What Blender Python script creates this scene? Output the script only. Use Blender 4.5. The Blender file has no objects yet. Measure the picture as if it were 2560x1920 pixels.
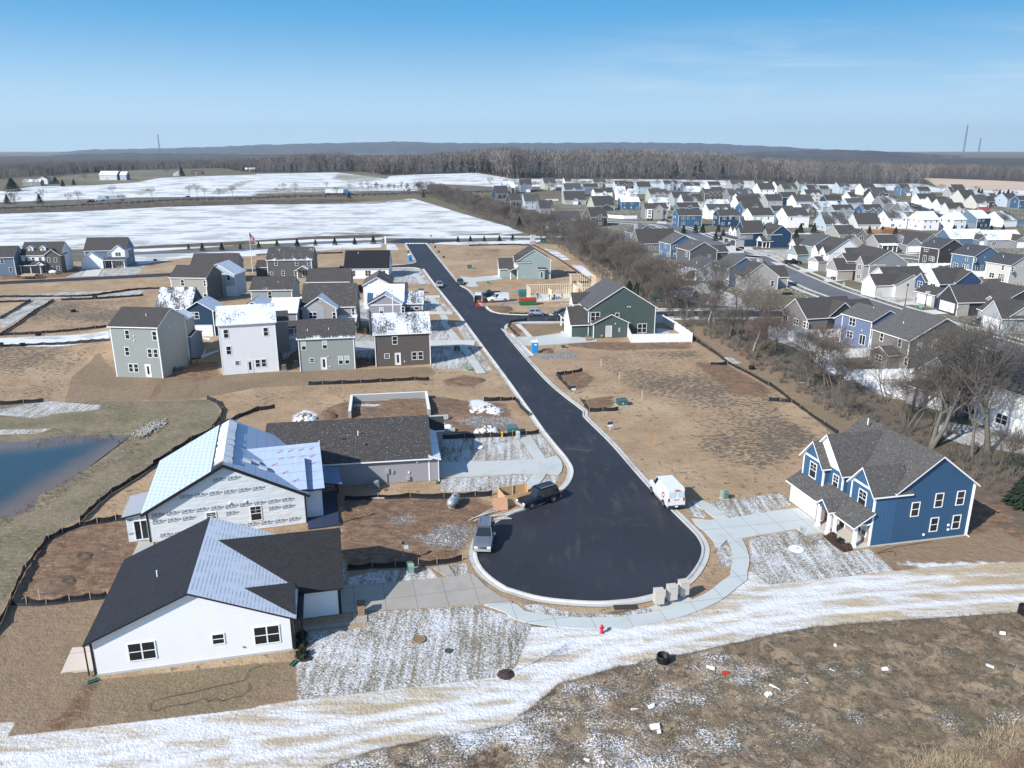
import bpy,math,random
import numpy as np
from mathutils import Vector,Matrix
R_=math.radians
SC=bpy.context.scene
COL=SC.collection
# ---------------------------------------------------------------- camera, light, sky, exposure
F_PX,CX,CY,CAM_H=1950.0,1280.0,960.0,37.0
PITCH=math.atan(585.0/F_PX)
ct,st=math.cos(PITCH),math.sin(PITCH)
cd=bpy.data.cameras.new('camera')
cam=bpy.data.objects.new('camera',cd);COL.objects.link(cam)
cd.sensor_width=36.0;cd.lens=36.0*F_PX/2560.0
cd.clip_start=0.5;cd.clip_end=60000
cam.location=(0,0,CAM_H);cam.rotation_euler=(math.pi/2-PITCH,0,0)
SC.camera=cam
SUN_EL,SHADOW_DIR=R_(34.5),R_(41)
sdir=Vector((-math.cos(SHADOW_DIR)*math.cos(SUN_EL),-math.sin(SHADOW_DIR)*math.cos(SUN_EL),math.sin(SUN_EL)))
sl=bpy.data.lights.new('sun','SUN');so=bpy.data.objects.new('sun',sl);COL.objects.link(so)
sl.energy=4.8;sl.angle=R_(0.53);sl.color=(1.0,0.965,0.91)
so.rotation_euler=sdir.to_track_quat('Z','Y').to_euler()
W=bpy.data.worlds.new('World');SC.world=W;W.use_nodes=True
wn,wl=W.node_tree.nodes,W.node_tree.links
bg=wn['Background'];sky=wn.new('ShaderNodeTexSky');sky.sky_type='NISHITA';sky.sun_disc=False
sky.sun_elevation=SUN_EL;sky.sun_rotation=math.atan2(sdir.x,sdir.y)
sky.altitude=200;sky.air_density=1.0;sky.dust_density=0.0;sky.ozone_density=3.0
tc=wn.new('ShaderNodeTexCoord');sep=wn.new('ShaderNodeSeparateXYZ');wl.new(tc.outputs['Generated'],sep.inputs[0])
def wm(op,a,b=None,c=None):
    n=wn.new('ShaderNodeMath');n.operation=op
    for i,v in enumerate((a,b,c)):
        if v is None:continue
        if isinstance(v,(int,float)):n.inputs[i].default_value=v
        else:wl.new(v,n.inputs[i])
    return n.outputs[0]
# thin cirrus: noise on a high plane (direction divided by height)
zz=wm('MAXIMUM',sep.outputs[2],0.02)
px_=wm('DIVIDE',sep.outputs[0],wm('ADD',zz,0.10));py_=wm('DIVIDE',sep.outputs[1],wm('ADD',zz,0.10))
cmb=wn.new('ShaderNodeCombineXYZ');wl.new(wm('MULTIPLY',px_,0.55),cmb.inputs[0]);wl.new(wm('MULTIPLY',py_,1.1),cmb.inputs[1])
ns=wn.new('ShaderNodeTexNoise');ns.inputs['Scale'].default_value=1.3;ns.inputs['Detail'].default_value=9;ns.inputs['Roughness'].default_value=0.62;ns.inputs['Distortion'].default_value=0.6
wl.new(cmb.outputs[0],ns.inputs['Vector'])
def smooth(x,a,b):
    m=wn.new('ShaderNodeMapRange');m.interpolation_type='SMOOTHSTEP'
    m.inputs[1].default_value=a;m.inputs[2].default_value=b
    wl.new(x,m.inputs[0]);return m.outputs[0]
cl=smooth(ns.outputs[0],0.42,0.75)
band=wm('MULTIPLY',smooth(sep.outputs[2],0.03,0.08),wm('SUBTRACT',1.0,smooth(sep.outputs[2],0.10,0.15)))
side=smooth(sep.outputs[0],-0.05,0.30)
cl=wm('MULTIPLY',wm('MULTIPLY',cl,band),wm('MULTIPLY',side,0.55))
mx=wn.new('ShaderNodeMix');mx.data_type='RGBA';wl.new(cl,mx.inputs[0]); 
def cmix(f,a,b_):
    n=wn.new('ShaderNodeMix');n.data_type='RGBA';wl.new(f,n.inputs[0])
    for k,v in ((6,a),(7,b_)):
        if isinstance(v,tuple):n.inputs[k].default_value=(*v,1)
        else:wl.new(v,n.inputs[k])
    return n.outputs[2]
low=cmix(smooth(sep.outputs[2],-0.02,0.175),(3.5,4.75,5.55),(0.42,2.05,4.0))
hzc=cmix(smooth(sep.outputs[2],0.16,0.45),low,sky.outputs[0])
wl.new(hzc,mx.inputs[6]);mx.inputs[7].default_value=(3.9,4.6,5.2,1)
wl.new(mx.outputs[2],bg.inputs[0]);bg.inputs[1].default_value=0.14
SC.view_settings.view_transform='Standard';SC.view_settings.look='None'
SC.view_settings.exposure=0.50;SC.view_settings.gamma=1.0
SC.cycles.max_bounces=5;SC.cycles.diffuse_bounces=2;SC.cycles.glossy_bounces=2;SC.cycles.transmission_bounces=2;SC.cycles.volume_bounces=0
SC.cycles.transparent_max_bounces=4;SC.cycles.caustics_reflective=False;SC.cycles.caustics_refractive=False
SC.cycles.use_denoising=True

# ---------------------------------------------------------------- survey: photo pixel -> place on the ground
TILE={}
for _i in range(4):
    for _n,_y in (('A',320),('B',720),('C',1040),('D',1440)):TILE['%s%d'%(_n,_i)]=(640*_i,_y,3.456)
TILE.update(E1=(1180,650,6.9125),E2=(900,560,6.9125),E3=(320,1060,6.9125),E4=(560,1100,6.9125),F1=(1240,430,6.9125),F2=(1540,430,6.9125),
            F3=(1840,430,6.9125),F4=(2140,430,6.9125),F5=(2320,430,9.217),G1=(1540,560,6.9125),G2=(1840,560,6.9125),G3=(2140,560,6.9125),
            G4=(2320,600,9.217),G5=(2240,760,6.9125),S=(0,0,1.0))
class PT(tuple):
    def __radd__(s,o):return list(o)+[s]
    def __add__(s,o):return [s]+list(o)
def q(t,*v):
    o=TILE[t];r=[PT((o[0]+v[i]/o[2],o[1]+v[i+1]/o[2])) for i in range(0,len(v),2)]
    return r[0] if len(r)==1 else r
def sstep(x,a,b):
    t=np.clip((x-a)/(b-a),0,1);return t*t*(3-2*t)
def terrain(x,y):
    far=9.0*sstep(y,430.,900.)
    u=-x*0.9781-y*0.2079;w=-x*-0.2079+y*0.9781
    hill=2.6*sstep(-x,24.,40.)*sstep(y,136.,146.)*(1-sstep(y,185.,215.))*(1-sstep(-x,70.,92.))
    return far+hill
def at(p,z=None):
    u=(p[0]-CX)/F_PX;v=(p[1]-CY)/F_PX
    dx,dy,dz=u,ct-v*st,-st-v*ct
    zi=0.0 if z is None else z
    for _ in range(1 if z is not None else 12):
        t=(zi-CAM_H)/min(dz,-1e-3)
        if z is None:zi=float(terrain(dx*t,dy*t))
    t=(zi-CAM_H)/min(dz,-1e-3)
    return Vector((dx*t,dy*t,zi))
def proj(X,Y,Z):
    zc=Y*ct-(Z-CAM_H)*st;yc=Y*st+(Z-CAM_H)*ct
    return (CX+F_PX*X/zc,CY-F_PX*yc/zc)
def ats(pts,z=None):return [at(p,z) for p in pts]
# ---------------------------------------------------------------- object helpers
ORD='first second third fourth fifth sixth seventh eighth ninth tenth eleventh twelfth thirteenth fourteenth fifteenth'.split()
def tag(o,label=None,cat=None,group=None,kind=None):
    if label:o['label']=label
    if cat:o['category']=cat
    if group:o['group']=group
    if kind:o['kind']=kind
    return o
def empty(name,loc=(0,0,0),rz=0.0,label=None,cat=None,group=None):
    o=bpy.data.objects.new(name,None);COL.objects.link(o);o.location=loc;o.rotation_euler=(0,0,rz);o.empty_display_size=0.2
    return tag(o,label,cat,group)
def link(name,me,parent=None,loc=None,rz=None):
    o=bpy.data.objects.new(name,me);COL.objects.link(o)
    if parent:o.parent=parent
    if loc is not None:o.location=loc
    if rz is not None:o.rotation_euler=(0,0,rz)
    return o
def kids(o):return [c for c in bpy.data.objects if c.parent==o]
KIDS={}
def copy_tree(o,parent=None,top=True):
    if o.name not in KIDS:KIDS[o.name]=list(o.children)
    c=o.copy();COL.objects.link(c);c.parent=parent
    for ch in KIDS[o.name]:copy_tree(ch,c,False)
    return c
class MB:
    def __init__(s):s.v=[];s.f=[];s.m=[]
    def poly(s,pts,m=0):
        n=len(s.v);s.v+=[tuple(p) for p in pts];s.f.append(list(range(n,n+len(pts))));s.m.append(m)
    def box(s,x0,x1,y0,y1,z0,z1,m=0,top=None):
        a=[(x0,y0),(x1,y0),(x1,y1),(x0,y1)];s.prism(a,z0,z1,m,top)
    def prism(s,a,z0,z1,m=0,top=None):
        n=len(a);k=len(s.v)
        s.v+=[(p[0],p[1],z0) for p in a]+[(p[0],p[1],z1) for p in a]
        s.f.append(list(range(k+n-1,k-1,-1)));s.m.append(m)
        s.f.append(list(range(k+n,k+2*n)));s.m.append(m if top is None else top)
        for i in range(n):
            j=(i+1)%n;s.f.append([k+i,k+j,k+n+j,k+n+i]);s.m.append(m)
    def slab(s,pts,vec,m=0,side=1):            # polygon pts (3d, top) thickened by vec
        n=len(pts);k=len(s.v);vec=Vector(vec)
        s.v+=[tuple(p) for p in pts]+[tuple(Vector(p)+vec) for p in pts]
        s.f.append(list(range(k,k+n)));s.m.append(m)
        s.f.append(list(range(k+2*n-1,k+n-1,-1)));s.m.append(side)
        for i in range(n):
            j=(i+1)%n;s.f.append([k+j,k+i,k+n+i,k+n+j]);s.m.append(side)
    def tube(s,p0,p1,r0,r1=None,n=8,m=0,cap=True):
        p0,p1=Vector(p0),Vector(p1);r1=r0 if r1 is None else r1
        d=(p1-p0).normalized();a=d.orthogonal().normalized();b=d.cross(a);k=len(s.v)
        for p,r in ((p0,r0),(p1,r1)):
            for i in range(n):
                t=2*math.pi*i/n;s.v.append(tuple(p+(a*math.cos(t)+b*math.sin(t))*r))
        for i in range(n):
            j=(i+1)%n;s.f.append([k+i,k+j,k+n+j,k+n+i]);s.m.append(m)
        if cap:s.f.append(list(range(k+n-1,k-1,-1)));s.m.append(m);s.f.append(list(range(k+n,k+2*n)));s.m.append(m)
    def lathe(s,prof,n=16,c=(0,0),m=0):
        k=len(s.v)
        for r,z in prof:
            for i in range(n):
                t=2*math.pi*i/n;s.v.append((c[0]+r*math.cos(t),c[1]+r*math.sin(t),z))
        for a in range(len(prof)-1):
            for i in range(n):
                j=(i+1)%n;s.f.append([k+a*n+i,k+a*n+j,k+(a+1)*n+j,k+(a+1)*n+i]);s.m.append(m)
    def bar(s,p0,p1,w=.04,h=.04,m=0):
        p0,p1=Vector(p0),Vector(p1);d=(p1-p0).normalized()
        up=Vector((0,0,1)) if abs(d.z)<.95 else Vector((0,1,0))
        a=d.cross(up).normalized()*w/2;b=a.cross(d).normalized()*h/2
        c=[p0-a-b,p0+a-b,p0+a+b,p0-a+b]
        s.slab(c,p1-p0,m,m)
    def mesh(s,name,mats,smooth=False):
        me=bpy.data.meshes.new(name);me.from_pydata(s.v,[],s.f)
        for m in (mats if isinstance(mats,(list,tuple)) else [mats]):me.materials.append(m)
        nm=len(me.materials)
        me.polygons.foreach_set('material_index',[min(i,nm-1) for i in s.m])
        if smooth:me.polygons.foreach_set('use_smooth',[True]*len(s.f))
        uv=me.uv_layers.new(name='uv').data
        V=s.v;i=0;out=[]
        for f in s.f:
            p=[Vector(V[k]) for k in f];n=Vector((0,0,0))
            for a in range(len(p)):
                A,B=p[a],p[(a+1)%len(p)];n+=A.cross(B)
            n=n.normalized() if n.length>1e-12 else Vector((0,0,1))
            t=Vector((0,0,1)).cross(n)
            t=t.normalized() if t.length>.05 else Vector((1,0,0))
            b=n.cross(t);us=[x.dot(t) for x in p];vs=[x.dot(b) for x in p];v0=min(vs)
            for a in range(len(p)):out+=[us[a],vs[a]-v0]
        uv.foreach_set('uv',out)
        me.validate();me.update();return me
    def build(s,name,mats,parent=None,smooth=False,loc=None,rz=None):
        return link(name,s.mesh(name,mats,smooth),parent,loc,rz)
def npmesh(name,v,f,mats,parent=None,mi=None,attrs=None,smooth=False):
    v=np.asarray(v,np.float32);f=np.asarray(f,np.int32);me=bpy.data.meshes.new(name)
    me.vertices.add(len(v));me.vertices.foreach_set('co',v.ravel())
    k=f.shape[1];me.loops.add(f.size);me.loops.foreach_set('vertex_index',f.ravel());me.polygons.add(len(f))
    me.polygons.foreach_set('loop_start',np.arange(0,f.size,k,dtype=np.int32));me.polygons.foreach_set('loop_total',np.full(len(f),k,np.int32))
    for m in (mats if isinstance(mats,(list,tuple)) else [mats]):me.materials.append(m)
    if mi is not None:me.polygons.foreach_set('material_index',np.asarray(mi,np.int32))
    if smooth:me.polygons.foreach_set('use_smooth',[True]*len(f))
    for n,a in (attrs or {}).items():
        at_=me.attributes.new(n,'FLOAT','POINT');at_.data.foreach_set('value',np.asarray(a,np.float32))
    me.update(calc_edges=True);return me

# ---------------------------------------------------------------- materials
class NT:
    def __init__(s,name):
        s.mat=bpy.data.materials.new(name);s.mat.use_nodes=True;t=s.mat.node_tree;s.n,s.l=t.nodes,t.links
        s.b=s.n['Principled BSDF'];s.b.inputs['Specular IOR Level'].default_value=.3
    def set(s,sock,v):
        if hasattr(v,'is_output'):s.l.new(v,sock)
        elif isinstance(v,(tuple,list)) and len(v)==3 and sock.type=='RGBA':sock.default_value=(*v,1)
        else:sock.default_value=v
    def N(s,ty,ins=None,**kw):
        n=s.n.new('ShaderNode'+ty)
        for k,v in kw.items():setattr(n,k,v)
        for k,v in (ins or {}).items():s.set(n.inputs[k],v)
        return n
    def m(s,op,a,b=0.0,c=0.0,clamp=False):
        n=s.n.new('ShaderNodeMath');n.operation=op;n.use_clamp=clamp
        for i,v in enumerate((a,b,c)):s.set(n.inputs[i],v)
        return n.outputs[0]
    def mix(s,f,a,b):
        n=s.n.new('ShaderNodeMix');n.data_type='RGBA';s.set(n.inputs[0],f);s.set(n.inputs[6],a);s.set(n.inputs[7],b);return n.outputs[2]
    def ss(s,x,a,b,lo=0.,hi=1.):
        n=s.n.new('ShaderNodeMapRange');n.interpolation_type='SMOOTHSTEP'
        for i,v in enumerate((x,a,b,lo,hi)):s.set(n.inputs[i],v)
        return n.outputs[0]
    def vec(s,kind='obj',sc=(1,1,1),rot=0.0):
        if kind=='uv':o=s.N('UVMap',uv_map='uv').outputs[0]
        elif kind=='obj':o=s.N('TexCoord').outputs['Object']
        else:o=s.N('NewGeometry').outputs['Position']
        return s.N('Mapping',{'Vector':o,'Scale':sc,'Rotation':(0,0,rot)}).outputs[0]
    def noise(s,v,sc,det=4,ro=.55,dist=0.):
        return s.N('TexNoise',{'Vector':v,'Scale':sc,'Detail':det,'Roughness':ro,'Distortion':dist}).outputs[0]
    def bump(s,h,strength=.3,dist=.02):
        s.l.new(s.N('Bump',{'Height':h,'Strength':strength,'Distance':dist}).outputs[0],s.b.inputs['Normal'])
    def out(s,col,rough=.6,metal=0.):s.set(s.b.inputs['Base Color'],col);s.set(s.b.inputs['Roughness'],rough);s.set(s.b.inputs['Metallic'],metal);return s.mat
CACHE={}
def cached(fn):
    def w(*a):
        k=(fn.__name__,)+a
        if k not in CACHE:CACHE[k]=fn(*a)
        return CACHE[k]
    return w
def mul(c,k):return tuple(min(1.,x*k) for x in c)
@cached
def plain(c,rough=.55,metal=0.,var=.12,sc=3.):
    t=NT('plain');n=t.noise(t.vec('obj'),sc,4)
    return t.out(t.mix(n,mul(c,1-var),mul(c,1+var)),rough,metal)
@cached
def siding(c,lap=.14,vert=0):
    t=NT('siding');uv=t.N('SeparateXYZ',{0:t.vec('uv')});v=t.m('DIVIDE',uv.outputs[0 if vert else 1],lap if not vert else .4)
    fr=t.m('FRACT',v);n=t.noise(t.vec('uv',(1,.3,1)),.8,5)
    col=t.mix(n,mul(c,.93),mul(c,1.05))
    col=t.mix(t.m('LESS_THAN',fr,.10),col,mul(c,.72))  # dark line at each lap groove: the gap's shadow painted into the colour
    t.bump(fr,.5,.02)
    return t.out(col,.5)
@cached
def masonry(c,c2,sc=1.0,mortar=(.5,.48,.45)):
    t=NT('masonry')
    b=t.N('TexBrick',{'Vector':t.vec('uv'),'Color1':c,'Color2':c2,'Mortar':mortar,'Scale':sc,'Mortar Size':.012,'Brick Width':.24,'Row Height':.085,'Bias':0.})
    n=t.noise(t.vec('uv'),6.,3);t.bump(b.outputs[1],.3,-.01)
    return t.out(t.mix(t.m('MULTIPLY',n,.35),b.outputs[0],mul(c,.6)),.8)
@cached
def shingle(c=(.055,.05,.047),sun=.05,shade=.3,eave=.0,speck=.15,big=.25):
    t=NT('shingle');g=t.N('NewGeometry')
    uv=t.vec('uv');s3=t.N('SeparateXYZ',{0:uv});v=s3.outputs[1]
    br=t.N('TexBrick',{'Vector':uv,'Color1':mul(c,.75),'Color2':mul(c,1.35),'Mortar':mul(c,.45),'Scale':1.,'Mortar Size':.008,'Brick Width':.33,'Row Height':.145})
    n0=t.noise(t.vec('uv',(1,.6,1)),1.2,5);col=t.mix(t.m('MULTIPLY',n0,.5),br.outputs[0],mul(c,1.5))
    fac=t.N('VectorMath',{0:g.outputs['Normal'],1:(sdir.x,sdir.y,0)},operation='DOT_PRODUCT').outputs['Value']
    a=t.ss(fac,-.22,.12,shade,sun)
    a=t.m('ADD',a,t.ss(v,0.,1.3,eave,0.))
    nb=t.noise(t.vec('uv',(1,.45,1)),big,3,.5);nf=t.noise(t.vec('uv',(1.4,.8,1)),2.6,5,.65)
    val=t.m('ADD',t.m('MULTIPLY',t.m('SUBTRACT',nb,.5),1.1),t.m('MULTIPLY',t.m('SUBTRACT',nf,.5),.9))
    row=t.m('MULTIPLY',t.m('SUBTRACT',t.m('FRACT',t.m('DIVIDE',v,.145)),.5),-.16)
    thr=t.m('MULTIPLY',t.m('SUBTRACT',.5,a),.95)
    mask=t.m('MULTIPLY',t.m('SUBTRACT',t.m('ADD',val,row),thr),9.,clamp=True)
    sp=t.noise(t.vec('uv'),5.5,2,.5);spm=t.m('MULTIPLY',t.ss(sp,.64,.70),speck)
    mask=t.m('MAXIMUM',mask,spm)
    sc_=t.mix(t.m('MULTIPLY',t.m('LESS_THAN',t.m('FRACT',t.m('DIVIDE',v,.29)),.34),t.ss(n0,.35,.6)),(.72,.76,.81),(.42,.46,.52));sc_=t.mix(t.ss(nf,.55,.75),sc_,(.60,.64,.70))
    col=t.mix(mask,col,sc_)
    t.bump(t.m('ADD',t.m('MULTIPLY',br.outputs[1],-.6),t.m('MULTIPLY',mask,.8)),.35,.03)
    return t.out(col,.85)
@cached
def carpaint(c,metal=.3):
    t=NT('car_paint');m=t.out(c,.28,metal);t.b.inputs['Coat Weight'].default_value=.6;t.b.inputs['Coat Roughness'].default_value=.08;t.b.inputs['Specular IOR Level'].default_value=.5;return m
def glassy(name,c=(.015,.018,.022),r=.06):
    t=NT(name);t.b.inputs['Specular IOR Level'].default_value=.6;return t.out(c,r)
WHITE=plain((.84,.84,.83),.45,0.,.03);BLACKT=plain((.02,.02,.022),.4);GLASS=glassy('window_glass');CARGLASS=glassy('car_glass',(.02,.025,.03),.05)
BLIND=plain((.42,.50,.47),.5,0.,.05);RUBBER=plain((.02,.02,.02),.8);CHROME=plain((.6,.6,.6),.25,1.);GALV=plain((.45,.46,.47),.35,.8)
WOOD=plain((.52,.38,.24),.7,0.,.2,2.);OSB=plain((.50,.33,.18),.75,0.,.3,9.);GREYP=plain((.35,.36,.36),.5);LAMP=plain((.85,.85,.8),.2);RED=plain((.45,.02,.02),.3)
GREENBOX=plain((.05,.105,.085),.5,0.,.15);DARK=plain((.03,.03,.032),.5)
# ---------------------------------------------------------------- the ground and what lies flat on it
def seg_sd(P,poly,closed=True):
    P=np.asarray(P);n=len(poly);d2=np.full(len(P),1e12);ins=np.zeros(len(P),bool)
    for i in range(n if closed else n-1):
        a=np.array(poly[i][:2]);b=np.array(poly[(i+1)%n][:2]);ab=b-a;ap=P-a
        t=np.clip((ap @ ab)/max(ab @ ab,1e-9),0,1);e=ap-t[:,None]*ab
        d2=np.minimum(d2,(e*e).sum(1))
        if closed:
            c=((a[1]>P[:,1]) != (b[1]>P[:,1])) & (P[:,0]<(b[0]-a[0])*(P[:,1]-a[1])/(b[1]-a[1]+1e-12)+a[0]);ins^=c
    d=np.sqrt(d2);return np.where(ins,d,-d) if closed else-d
def sd_box(P,poly,closed=True,m=25.):
    poly=[(p[0],p[1]) for p in poly];a=np.array(poly);lo=a.min(0)-m;hi=a.max(0)+m
    r=np.full(len(P),-m);k=((P>lo) & (P<hi)).all(1)
    if k.any():r[k]=seg_sd(P[k],poly,closed)
    return r
def smoothline(pts,step=1.0,closed=False):
    pts=[Vector(p[:]) for p in pts];out=[];n=len(pts)
    for i in range(n if closed else n-1):
        p0=pts[(i-1)%n] if closed or i>0 else pts[i];p1=pts[i];p2=pts[(i+1)%n];p3=pts[(i+2)%n] if closed or i<n-2 else p2
        k=max(1,int((p2-p1).length/step))
        for j in range(k):
            t=j/k
            out.append(.5*((2*p1)+(p2-p0)*t+(2*p0-5*p1+4*p2-p3)*t*t+(3*p1-p0-3*p2+p3)*t**3))
    if not closed:out.append(pts[-1])
    return out
def tz(x,y):return float(terrain(x,y))
def offs(line,d):
    o=[]
    for i,p in enumerate(line):
        a=line[max(0,i-1)];b=line[min(len(line)-1,i+1)];t=(b-a);t.z=0;t.normalize()
        o.append(Vector((p.x+t.y*d,p.y-t.x*d,p.z)))     # d>0: to the right of travel
    return o
STRUCT=[]     # outlines that keep the soil flat
def sheet(name,pts,m,z,th=0.0,kind='structure'):
    b=MB();P=[(p[0],p[1]) for p in pts];STRUCT.append(P)
    zz=[tz(*p)+z for p in P];k=len(P)
    b.v=[(P[i][0],P[i][1],zz[i]) for i in range(k)];b.f=[list(range(k))];b.m=[0]
    ar=sum(P[i][0]*P[(i+1)%k][1]-P[(i+1)%k][0]*P[i][1] for i in range(k))
    if ar<0:b.f[0].reverse()
    if th:
        b.v+=[(P[i][0],P[i][1],zz[i]-th) for i in range(k)]
        for i in range(k):
            j=(i+1)%k;b.f.append([i,i+k,j+k,j] if ar>0 else [j,j+k,i+k,i]);b.m.append(0)
    return tag(b.build(name,m),kind=kind)
def ribbon(name,line,d0,d1,m,z,th=0.0):
    a=offs(line,d0);c=offs(line,d1);b=MB()
    for i in range(len(line)-1):
        p=[a[i],a[i+1],c[i+1],c[i]];p=[Vector((v.x,v.y,tz(v.x,v.y)+z)) for v in p]
        if d1>d0:p.reverse()
        b.poly(p)
        if th:
            for e0,e1 in ((p[1],p[0]),(p[3],p[2])):b.poly([e0,e1,e1-Vector((0,0,th)),e0-Vector((0,0,th))])
    STRUCT.append([(v.x,v.y) for v in a]+[(v.x,v.y) for v in reversed(c)])
    return tag(b.build(name,m),kind='structure')
def m_asphalt(c=(.021,.022,.028),worn=.5):
    t=NT('asphalt');v=t.vec('pos');n=t.noise(v,.09,5,.6);n2=t.noise(t.vec('pos',(1,.2,1),R_(-12)),.8,5,.6);n3=t.noise(v,14.,3,.6)
    col=t.mix(t.ss(n,.35,.7),c,mul(c,1.45));col=t.mix(t.m('MULTIPLY',t.ss(n2,.52,.78),worn),col,(.095,.088,.08))
    col=t.mix(t.m('MULTIPLY',n3,.35),col,mul(c,1.8));dsp=t.noise(v,.28,6,.7,.8)
    col=t.mix(t.m('MULTIPLY',t.ss(dsp,.56,.76),.6),col,(.11,.095,.08))
    t.bump(n3,.2,.01);return t.out(col,.62)
def m_concrete(c,stain=.45,joint=None,rot=0.):
    t=NT('concrete');v=t.vec('pos');n=t.noise(v,.5,6,.6);n2=t.noise(v,.16,4,.6,.5);n3=t.noise(v,5.,4)
    col=t.mix(n3,mul(c,.9),mul(c,1.08));col=t.mix(t.m('MULTIPLY',t.ss(n,.5,.72),stain*.6),col,mul(c,.62));col=t.mix(t.m('MULTIPLY',t.ss(n2,.5,.7),stain),col,mul(c,.72))
    if joint:
        s=t.N('SeparateXYZ',{0:t.vec('pos',(1,1,1),rot)})
        for i,j in enumerate(joint):
            if j:col=t.mix(t.m('LESS_THAN',t.m('FRACT',t.m('DIVIDE',s.outputs[i],j)),.035/j*1.5),col,mul(c,.5))
    return t.out(col,.7)
ASPH=m_asphalt();ASPH2=m_asphalt((.10,.10,.105),.3)
CONC=m_concrete((.47,.49,.47));CONCJ=m_concrete((.47,.50,.485),.35,(3.0,3.0),R_(-12));CONCB=m_concrete((.36,.33,.29),.5,(2.6,2.6),R_(-13));KERB=m_concrete((.50,.49,.46),1.0)
CONCW=m_concrete((.55,.54,.50),.3)
def kerb(name,pts,side,step=1.0,z=0.0):
    """gutter pan and raised kerb along the asphalt edge; side +1: to the right of travel"""
    line=smoothline(pts,step);b=MB();prof=[(0,.012),(.42,.0),(.56,.12),(.74,.13),(.78,-.1)]
    L=[offs(line,side*d) for d,_ in prof]
    for i in range(len(line)-1):
        for k in range(len(prof)-1):
            p=[Vector((L[k][i].x,L[k][i].y,tz(L[k][i].x,L[k][i].y)+prof[k][1]+z)),Vector((L[k][i+1].x,L[k][i+1].y,tz(L[k][i+1].x,L[k][i+1].y)+prof[k][1]+z)),
                 Vector((L[k+1][i+1].x,L[k+1][i+1].y,tz(L[k+1][i+1].x,L[k+1][i+1].y)+prof[k+1][1]+z)),Vector((L[k+1][i].x,L[k+1][i].y,tz(L[k+1][i].x,L[k+1][i].y)+prof[k+1][1]+z))]
            if side>0:p.reverse()
            b.poly(p)
    STRUCT.append([(v.x,v.y) for v in L[0]]+[(v.x,v.y) for v in reversed(L[-1])])
    return tag(b.build(name,KERB),kind='structure')
# --- main street with its turning circle, photo outline of the asphalt
LEFT_A=ats(q('E2',1068,780,1240,1020,1440,1275,1740,1659)+q('B1',1850,390,2140,790)+q('B2',0,893,130,1080,250,1255))
LEFT_B=ats(q('C2',250,148,345,268,415,352,460,420,478,465,474,515,450,570,400,625,300,700,180,760)+q('C1',2212,815,2080,880,1960,960,1890,1040,1850,1130,1842,1220,1890,1330,1990,1430,2130,1520)+q('C2',0,1545,150,1590,330,1622,560,1643,760,1650,930,1640,1110,1618,1300,1570,1450,1508,1570,1430,1650,1330,1700,1225,1705,1130,1660,1040,1580,955,1450,830))
RIGHT=ats(q('C2',1330,715,1225,605,1085,450,890,230,655,0)+q('B2',655,1065,318,790,-28,400)+q('E1',1010,1659,850,1480,560,1190))
RIGHT_T=ats(q('E1',210,800,-30,520)+q('E2',1800,1085,1690,975,1440,670,1172,345))
LT=ats(q('E2',800,345,975,640))
street=smoothline(LEFT_A,4)+smoothline(LEFT_B,.8)+smoothline(RIGHT,4)+smoothline(RIGHT_T,4)+LT
tag(sheet('main_street',street,ASPH,0.0),label='fresh black asphalt street ending in the turning circle')
kerb('kerb',LEFT_A+LEFT_B[:10],-1,.8);kerb('kerb',LEFT_B[9:],-1,.7);kerb('kerb',[LEFT_B[-1]]+RIGHT,-1,2.0);kerb('kerb',RIGHT_T,-1,2.0);kerb('kerb',LT,1,2)
# side street to the left, side street to the right, frontage road and its mouth
s1u=ats(q('E2',975,640,950,668,850,692,620,712,490,720)+q('A1',480,1208)+q('A0',2040,1222,1480,1252,700,1292,0,1325,-700,1360))
s1l=ats(q('E2',1068,780,1010,760,860,748,500,752)+q('A1',480,1228)+q('A0',2040,1244,1480,1277,700,1316,0,1350,-700,1385))
sheet('side_street',smoothline(s1u,3)+smoothline(s1l,3)[::-1],ASPH,-.006)
kerb('kerb',s1u[:5],1,1.5);kerb('kerb',s1l[:4],-1,1.5)
s2l=ats(q('E1',560,1190,552,1150,590,1108,650,1085,760,1072,1000,1062,1660,1052)+q('B2',1250,250,1710,248,2400,250))
s2u=ats(q('E1',212,800,255,855,340,905,470,935,650,950,1000,957,1660,948)+q('B2',1250,203,1710,198,2400,200))
sheet('side_street',smoothline(s2l,2)+smoothline(s2u,2)[::-1],ASPH,-.006)
kerb('kerb',s2l,1,1.5);kerb('kerb',s2u,-1,1.5)
fr=ats(q('A0',-400,1112,1150,1082,2212,1042)+q('A1',0,1010,560,988,1060,972)+q('E2',1200,285,2212,272)+q('F1',0,1150,700,1150,1280,1150)+q('F2',400,1105,1400,1092)+q('F3',0,1090,1000,1092)+q('F4',0,1090,1000,1100,2050,1118)+[(2750,600)])
fr=[fr[0],fr[1],fr[2],fr[4],fr[6],fr[8],fr[10],fr[12],fr[14],fr[16]] if len(fr)>16 else fr
frl=smoothline(fr,6)
ribbon('frontage_road',frl,-4.,4.,ASPH2,-.012)
sheet('frontage_road',ats(q('E2',430,316,560,285,730,255,900,248,1080,255,1250,268,1700,268,1700,288,1180,338,800,338,600,325)),ASPH,-.003)
b=MB()
for i in range(7):   # crossing bars
    c=at(q('E2',805+i*56,335));d=Vector((-.2079,.9781,0));e=Vector((.9781,.2079,0))
    b.poly([c-e*.55-d*1.6,c+e*.55-d*1.6,c+e*.55+d*1.6,c-e*.55+d*1.6])
tag(b.build('crosswalk_marking',plain((.75,.75,.73),.6),loc=(0,0,.006)),kind='structure')
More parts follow.
